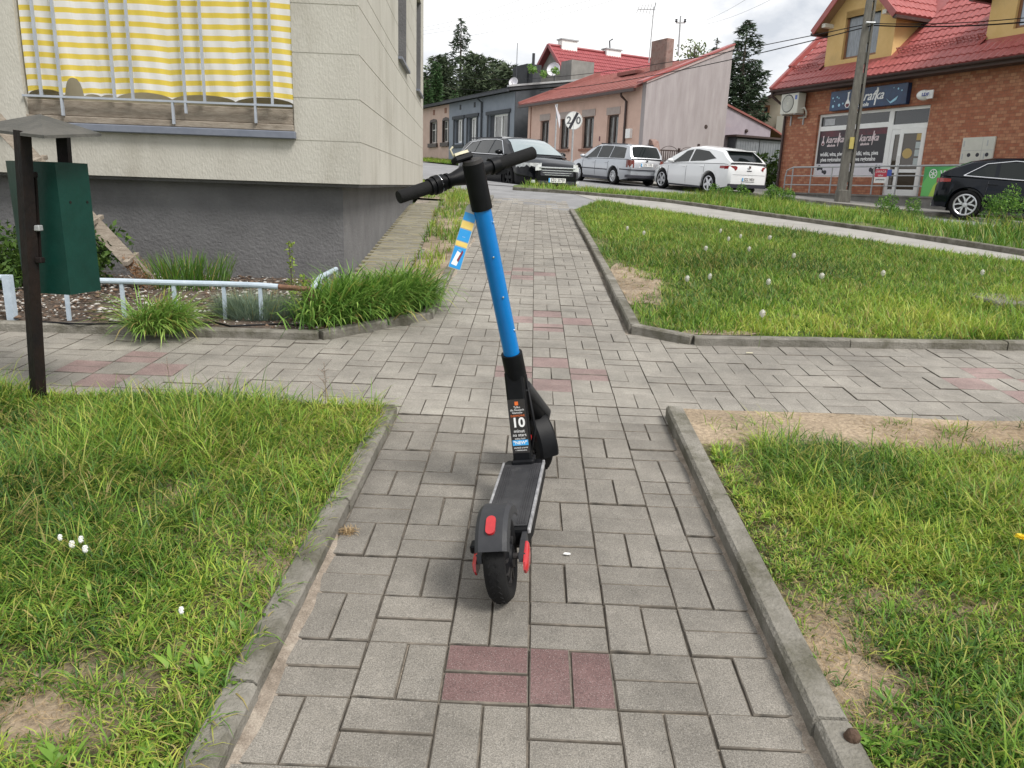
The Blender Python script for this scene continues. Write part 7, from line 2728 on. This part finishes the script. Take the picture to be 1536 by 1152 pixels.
for (px, py, h, lab) in ((488, 612, .21, 'dry branching weed with tiny seed heads at the left grass corner'), (255, 600, .20, 'thin dry weed stalk standing in the left grass'),
                         (345, 606, .13, 'short brown grass head beside the thin dry stalk')):
    b_ = on(px, py, .03)
    wd_ = empty('dry_weed', b_, 0, lab, 'weed')
    mb = MB()
    tips = []
    big = h > .205
    mb.tube([(0, 0, 0), (.004, 0, h * .6), (0, 0, h)], [.0016, .0013, .0008], 5)
    for k in range(14 if big else 3):
        t = .25 + .7 * rng.random()
        a = rng.random() * 6.28
        l = h * (.45 if k % 3 == 0 else .18) * (1.1 - t)
        e = Vector((cos(a) * l, sin(a) * l * .6, h * t + l * .6))
        mb.tube([(0, 0, h * t), e], [.001, .0006], 4)
        tips += [e, e * .8 + Vector((0, 0, h * t * .2))]
    mb.build('stalk', MAT_W, wd_)
    mb = MB()
    for e in tips + [Vector((0, 0, h * q)) for q in np.linspace(.6, 1, 9)]:
        mb.lathe([(0, .003), (.0022, 0), (0, -.003)], 5, Matrix.Translation(e + Vector((rng.normal() * .002, 0, 0))))
    mb.build('seed_heads', M('seed', (0.35, 0.27, 0.23), rough=.9), wd_)['kind'] = 'stuff'
# chips and pebbles on the bed
n = 5200
x = rng.uniform(-4.6, -.78, n)
y = rng.uniform(4.66, 6.3, n)
k = inpoly(x, y, bed) & visible(x, y, 60)
x, y = x[k], y[k]
n = len(x)
s = 0.008 + 0.016 * rng.random(n) ** 2
q8 = np.array([[1, 0, 0], [0, .8, 0], [-1, 0, 0], [0, -.8, 0], [0, 0, .6], [0, 0, -.4]])
fc8 = np.array([[0, 1, 4], [1, 2, 4], [2, 3, 4], [3, 0, 4], [1, 0, 5], [2, 1, 5], [3, 2, 5], [0, 3, 5]])
a = rng.random(n) * 6.28
ca, sa = np.cos(a), np.sin(a)
st_ = 0.5 + rng.random((n, 3))
q_ = q8[None] * st_[:, None] * s[:, None, None] * np.array([1.3, .8, .7])
V = np.stack([x[:, None] + q_[..., 0] * ca[:, None] - q_[..., 1] * sa[:, None], y[:, None] + q_[..., 0] * sa[:, None] + q_[..., 1] * ca[:, None],
              (zt(x, y) + .045)[:, None] + q_[..., 2]], -1).reshape(-1, 3)
tri = (np.arange(n)[:, None, None] * 6 + fc8[None]).reshape(-1, 3)
cc = np.where(rng.random((n, 1)) < .38, np.array([[.42, .40, .37]]), np.array([[.15, .10, .07]])) * (.5 + .8 * rng.random((n, 1)))
m_chip = leaf_mat('chip', 0.0, .9)
tag(np_mesh('bark_chips', V, tri, m_chip, None, np.repeat(cc, 6, 0)), 'pale pebbles and bark chips scattered over the flower bed', 'mulch', kind='stuff')
hose = MB()
hp = [on(px, py, .05) + Vector((0, 0, .008 + .008 * sin(px))) for px, py in ((60, 484), (120, 489), (200, 486), (270, 489), (320, 484), (345, 490), (420, 486), (455, 491))]
hose.tube([p - hp[0] for p in hp], .006, 6)
o = hose.build('irrigation_hose', m_black)
o.location = hp[0]
tag(o, 'thin black hose lying along the edge of the flower bed', 'hose')

# ---- sand washed into the gaps along the near kerbs
def drift(side_x, y0, y1, width, sgn, seed):
    n = int((y1 - y0) / .02)
    m = 6
    V, Fq = [], []
    for i in range(n + 1):
        y = y0 + (y1 - y0) * i / n
        w = width * (.35 + 1.3 * vnoise(np.array([0.0]), np.array([y]), 5, seed)[0]) * min(1, (i + .5) / 4, (n - i + .5) / 4)
        for j in range(m):
            t = j / (m - 1)
            x = side_x + sgn * w * t
            h = .007 * (1 - t) ** .7 * (.6 + .8 * vnoise(np.array([x]), np.array([y]), 40, seed)[0]) - .0045 * t
            V.append((x, y, zg(x, y) + h))
    Fq = [(i * m + j, i * m + j + 1, (i + 1) * m + j + 1, (i + 1) * m + j) for i in range(n) for j in range(m - 1)]
    me = bpy.data.meshes.new('sand_drift')
    me.from_pydata(V, [], Fq)
    me.materials.append(m_drift)
    me.polygons.foreach_set('use_smooth', [True] * len(Fq))
    return link('sand_drift', me)


m_drift = ground_mat('drift sand', ((0.22, 0.18, 0.14), (0.34, 0.285, 0.23), (0.46, 0.4, 0.33)), scale=14, fine=240, bump=.6)
tag(drift(-.583, .9, 2.25, .034, 1, 3), 'pale sand washed into the gap along the near left kerb', 'sand', kind='stuff')
tag(drift(.660, .9, 3.2, .030, -1, 4), 'thin line of sand along the near right kerb', 'sand', kind='stuff')
tag(drift(-.700, 5.6, 9.5, .035, 1, 5), 'line of sand along the far left kerb of the path', 'sand', kind='stuff')

# ---- dandelion clocks, daisies, litter
m_fluff = M('seed fluff', (0.66, 0.65, 0.58), (0.8, 0.79, 0.74), scale=80, rough=.95)
m_stem = M('flower stem', (0.12, 0.17, 0.05), rough=.6)
DL = ['large dandelion clock lowest in the middle of the lawn', 'dandelion clock right of the lowest one in the lawn', 'left dandelion clock of the low pair nearest the path', 'right dandelion clock of the low pair nearest the path',
      'dandelion clock above the low pair in the lawn', 'dandelion clock left of the tall white pair mid lawn', 'dandelion clock at the top left of the lawn', 'dandelion clock below the top left one',
      'dandelion clock close to the slanting pavement, left one', 'dandelion clock close to the slanting pavement, middle one', 'dandelion clock close to the slanting pavement, right one', 'dandelion clock mid lawn before the tall verge tuft',
      'dandelion clock at centre right of the lawn', 'dandelion clock far right in the lawn', 'small dandelion clock at the right photo edge of the lawn', 'dandelion clock low among the yellow tufts']
DP = [(1153, 421), (1233, 412), (1031, 416), (1065, 413), (1059, 371), (1093, 357), (941, 341), (966, 348), (1081, 345), (1111, 353), (1124, 372), (1155, 355), (1191, 382), (1325, 408), (1474, 407), (1144, 468)]
dand = empty('dandelion_clock', (0, 0, 0), 0, DL[0], 'dandelion', 'dandelion clocks in the lawn')
MB().tube([(0, 0, 0), (.01, 0, .11), (0.0, 0, .22)], .0025, 5).build('stem', m_stem, dand)
mb = MB()
for k in range(150):
    d = Vector(rng.normal(0, 1, 3)).normalized()
    c0 = Vector((0, 0, .235))
    t1 = d.cross(Vector((.3, .5, .8))).normalized()
    t2 = d.cross(t1)
    e = c0 + d * (.022 + .004 * rng.random())
    mb.add([c0 + d * .004, e + t1 * .0016, e - t1 * .0016], [(0, 1, 2)])
    for q in range(3):
        w = t1 * cos(q * 2.1) + t2 * sin(q * 2.1)
        v = d.cross(w) * .0012
        mb.add([e - v, e + v, e + w * .007 + d * .002], [(0, 1, 2)])
mb.lathe([(0, .006), (.005, 0), (0, -.006)], 6, Matrix.Translation((0, 0, .235)))
mb.build('seed_head', m_fluff, dand)
for i, (px, py) in enumerate(DP):
    o = dand if i == 0 else copy_tree(dand)
    p = on(px, py, .24)
    o.location = (p.x, p.y, zg(p.x, p.y) + .02)
    o.scale = (.58 + .25 * rng.random(),) * 2 + (0.9,)
    o['label'] = DL[i]
fl_ = empty('white_flower', (0, 0, 0), 0, 'white clover head of the left grass, largest of the cluster', 'flower', 'white flowers in the left grass')
MB().tube([(0, 0, -.04), (0, 0, .06)], .0015, 4).build('stem', m_stem, fl_)
mb = MB()
for k in range(40):
    d = Vector(rng.normal(0, 1, 3)).normalized()
    mb.bar(Vector((0, 0, .062)), Vector((0, 0, .062)) + d * .014, .004, .004)
mb.build('petals', m_white, fl_)
fl_.scale = (.55, .55, .9)
for i, (px, py, lb) in enumerate(((122, 812, ''), (90, 806, 'small white clover head left of the largest one in the near left grass'), (108, 819, 'white clover head touching the largest one in the near left grass'),
                                  (128, 826, 'white clover head just below the largest one in the near left grass'), (272, 915, 'lone tiny white flower low in the near left grass'))):
    o = fl_ if i == 0 else copy_tree(fl_)
    p = on(px, py, .10)
    o.location = (p.x, p.y, zg(p.x, p.y) + .05)
    if lb:
        o['label'] = lb
    if i in (1, 4):
        o.scale = (.45, .45, .8)
p = on(1531, 808, .13)
yd = empty('yellow_dandelion', (p.x, p.y, zg(p.x, p.y)), 0, 'single yellow dandelion flower at the right photo edge', 'flower')
MB().tube([(0, 0, 0), (0, 0, .13)], .002, 5).build('stem', m_stem, yd)
mb = MB()
for k in range(40):
    a, e = rng.random() * 6.28, .3 + rng.random()
    mb.bar((0, 0, .13), (cos(a) * .02 * cos(e), sin(a) * .02 * cos(e), .13 + .014 * sin(e)), .004, .002)
mb.build('petals', M('dandelion yellow', (0.75, 0.55, 0.02), rough=.6), yd)
p = on(1277, 1113, .045)
o = MB().lathe([(0, .018), (.012, .014), (.018, 0), (.013, -.012), (0, -.014)], 12).build('pine_cone_stub', M('brown clod', (0.06, 0.035, 0.02), (0.1, 0.06, 0.04), scale=60, rough=.9, bump=.6), smooth=True)
o.name = 'brown_clod'
o.location = p + Vector((0, 0, .012))
tag(o, 'round brown clod on the bare patch beside the near right kerb', 'clod')
p = on(850, 833)
o = MB().prism([(-.011, -.003), (.0, -.006), (.012, -.002), (.010, .004), (-.006, .006)], .001, .004).build('bird_dropping', m_white)
o.location = p + Vector((0, 0, .003))
tag(o, 'small white fleck on the paving right of the scooter', 'fleck')
p = on(1124, 531)
o = MB().tube([(-.02, 0, 0), (.02, .002, 0)], .004, 6).build('cigarette_end', m_bone)
o.location = p + Vector((0, 0, .007))
tag(o, 'pale cigarette end on the paving below the lawn kerb', 'litter')
p = on(522, 798)
b_ = empty('dry_clump', (p.x, p.y, zg(p.x, p.y)), 0, 'little clump of dead grass against the near left kerb', 'dry grass')
n = 160
blades('dead_blades', rng.normal(0, .012, n), rng.normal(0, .010, n), np.zeros(n), .02 + .02 * rng.random(n), np.full(n, .002), STRAW, rng.random(n), lean=(.3, 1.4), curl=(.5, 2), seg=3, parent=b_)
# low concrete cover in the lawn at the right edge
p = on(1525, 452, .05)
cv = MB().box(-.32, .5, -.28, .28, -.05, .045, bev=.012).build('concrete_cover', m_kerb)
cv.location = (p.x, p.y, zg(p.x, p.y) + .03)
tag(cv, 'pale concrete slab half hidden in the lawn at the right edge', 'slab')

# ---- tall weeds on the verge
for (px, py, h, lab) in ((1090, 300, .65, 'bushy weed clump on the verge before the white hatchback'), (1160, 306, .5, 'leafy weed clump on the verge right of the bushy one'),
                         (1338, 330, .55, 'broad leafy weed on the verge before the shop ramp'), (1508, 343, .85, 'tall leafy weed on the verge before the blue black hatchback')):
    b_ = on(px, py, .02)
    lob = [(rng.uniform(-.45, .45), rng.uniform(-.3, .3), rng.uniform(.05, h * .75)) for k in range(10)]
    if h > .8:
        lob += [(0.02, 0, .6), (0, 0, .75), (.2, 0, .5), (-.3, 0, .45)]
    shrub('weed_clump', b_, 2600, lob, [.16] * len(lob), .021, GREEN[0:4], lab, 'weeds', stems=8, grp='weeds on the verge')
b_ = HO.w(1.6, 6.3, 1.6)
b_ = at(1150, 268, 33.5)
b_.z = zg(b_.x, b_.y)
lob = [(rng.uniform(-.9, .8), rng.uniform(-.5, .5), rng.uniform(.2, 1.35)) for k in range(14)]
shrub('green_bush', b_, 3000, lob, [.42] * 14, .085, BUSH, 'dense green bush between the white hatchback and the shop', 'bush', stems=8)
b_ = at(812, 109, 46.5)
lob = [(rng.uniform(-.7, .9), rng.uniform(-.3, .3), rng.uniform(-.1, .25)) for k in range(8)]
iv = shrub('roof_creeper', b_, 420, lob, [.2] * 8, .08, LUSH, 'light green creeper on the roof edge before the red gable', 'creeper', stems=3)


# ---- trees
def conifer(px, pyt, pyb, Y, wpx, n, label, pal, branch=90, droop=.35, taper=1.0, low=.06, grp='conifers behind the houses', size=.30, gap=0.0, up=0.15):
    topp = at(px, pyt, Y)
    base = Vector((topp.x, Y, zg(topp.x, Y)))
    Hh = topp.z - base.z
    R = wpx / F * Y / 2
    r = empty('conifer_tree', base, rng.random() * 6, label, 'conifer', grp)
    MB().tube([(0, 0, -.3), (0, 0, Hh * .5), (0, 0, Hh * .97)], [.05 + Hh * .017, Hh * .011, .03], 8).build('trunk', m_bark, r)
    f = low + (1 - low) * rng.random(branch) ** 0.85
    f.sort()
    az_ = np.arange(branch) * 2.399 + rng.normal(0, .4, branch)
    rl = R * (1 - f) ** taper * (0.72 + .5 * rng.random(branch)) + R * .05
    mb = MB()
    for i in range(0, branch):
        d = Vector((cos(az_[i]), sin(az_[i]), 0))
        z0 = Hh * f[i]
        mb.tube([(0, 0, z0), d * rl[i] * .5 + Vector((0, 0, z0 + rl[i] * (up * .5 - droop * .25))), d * rl[i] * .96 + Vector((0, 0, z0 + rl[i] * (up - droop)))], [.02 + rl[i] * .012, .012 + rl[i] * .006, .006], 4, caps=False)
    mb.build('limbs', m_bark, r)
    wgt = rl ** 1.25
    bi = rng.choice(branch, n, p=wgt / wgt.sum())
    t = .12 + .9 * rng.random(n) ** .75
    bl = rl[bi]
    c, s = np.cos(az_[bi]), np.sin(az_[bi])
    spread = (.05 + .20 * bl * (1 - .75 * t)) * rng.normal(0, 1, n)
    px_ = c * bl * t - s * spread
    py_ = s * bl * t + c * spread
    pz_ = Hh * f[bi] + bl * (up * t - droop * t * t) - np.abs(rng.normal(0, .16, n)) * (1 + bl * .5) - .04
    p = np.stack([px_, py_, pz_], 1)
    sd_ = np.sign(spread)
    dirv = np.stack([c * .8 - s * sd_ * .6, s * .8 + c * sd_ * .6, -.35 + .5 * rng.random(n)], 1) + rng.normal(0, .35, (n, 3))
    dirv /= np.linalg.norm(dirv, axis=1, keepdims=True)
    b = np.cross(dirv, rng.normal(0, 1, (n, 3)))
    b /= np.linalg.norm(b, axis=1, keepdims=True)
    L_s = (size * (.5 + .8 * rng.random(n)))[:, None]
    V = np.stack([p - dirv * L_s * .3 + b * L_s * .16, p - dirv * L_s * .3 - b * L_s * .16, p + dirv * L_s * .7], 1).reshape(-1, 3)
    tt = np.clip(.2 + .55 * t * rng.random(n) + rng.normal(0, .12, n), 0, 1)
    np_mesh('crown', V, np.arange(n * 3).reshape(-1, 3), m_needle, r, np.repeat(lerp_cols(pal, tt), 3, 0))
    return r


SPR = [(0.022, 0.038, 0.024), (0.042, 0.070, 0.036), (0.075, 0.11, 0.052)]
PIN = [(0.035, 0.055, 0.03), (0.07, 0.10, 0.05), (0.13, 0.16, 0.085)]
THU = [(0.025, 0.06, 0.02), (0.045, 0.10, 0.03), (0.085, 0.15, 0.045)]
conifer(692, 27, 0, 74, 138, 13000, 'tall dark spruce rising over the roofs at the left', SPR, branch=84, droop=.40, taper=.82, size=.34, up=.2)
for k, (px, pyt, Y, wp, lab) in enumerate(((715, 82, 68, 120, 'broad pine crown just right of the tall spruce'), (765, 96, 66, 100, 'low pine crown left of the black chimney'), (660, 84, 70, 90, 'pine crown beside the tower edge'),
                                       (740, 90, 72, 110, 'pine crown in the middle of the dark left group'), (795, 108, 70, 70, 'small pine crown behind the black chimney'))):
    conifer(px, pyt, 0, Y, wp, 6500, lab, PIN, branch=110, droop=-.25, taper=.45, size=.5, low=.12, up=.15)
conifer(655, 91, 0, 63, 24, 4200, 'narrow columnar thuja beside the tower edge', THU, branch=150, droop=-.9, taper=.45, size=.34, low=.02, up=.2)
conifer(641, 118, 0, 62, 22, 2600, 'second narrow thuja half hidden by the tower edge', THU, branch=120, droop=-.9, taper=.45, size=.34, low=.02, up=.2)
conifer(683, 130, 0, 61, 20, 1400, 'small thuja tip above the blue house roof', THU, branch=80, droop=-.7, taper=.6, size=.3, low=.02, up=.2)
conifer(1122, 30, 0, 50, 112, 14000, 'tall shaggy spruce between the greyed gable and the shop', SPR, branch=120, droop=.24, taper=.58, size=.30, low=.06, up=.34)
conifer(1077, 50, 0, 62, 52, 2600, 'small spruce tip above the highest roof corner', SPR, branch=70, droop=.2, taper=.7, size=.36)


def leafy_tree(px, pyt, Y, wpx, n, label, pal, lobes_n=22, size=.22):
    topp = at(px, pyt, Y)
    base = Vector((topp.x, Y, zg(topp.x, Y)))
    Hh = topp.z - base.z
    R = wpx / F * Y / 2
    r = empty('birch_tree', base, 0, label, 'birch tree')
    lob, rad = [], []
    mb = MB()
    mb.tube([(0, 0, -.3), (.2, 0, Hh * .5), (0, 0, Hh * .95)], [.22, .13, .03], 8)
    for k in range(lobes_n):
        f = .4 + .6 * rng.random()
        a = rng.random() * 6.28
        d = R * (1.15 - f * .55) * (.3 + .7 * rng.random())
        e = Vector((cos(a) * d, sin(a) * d, Hh * f - .3))
        mb.tube([(0, 0, Hh * f * .75), Vector((e.x * .6, e.y * .6, e.z + .2)), e], [.06, .035, .01], 5, caps=False)
        lob.append(tuple(e))
        rad.append(.45 + .4 * rng.random())
    mb.build('trunk', m_bark, r)
    V, q, c = leaf_cloud(n, lob, rad, size, pal, 1.5)
    np_mesh('crown', V, q, m_leaf, r, c)
    return r


leafy_tree(1044, 56, 60, 66, 1300, 'pale airy birch crown above the greyed gable roof', [(0.10, 0.14, 0.06), (0.17, 0.22, 0.09), (0.25, 0.30, 0.13)], 30, .13)
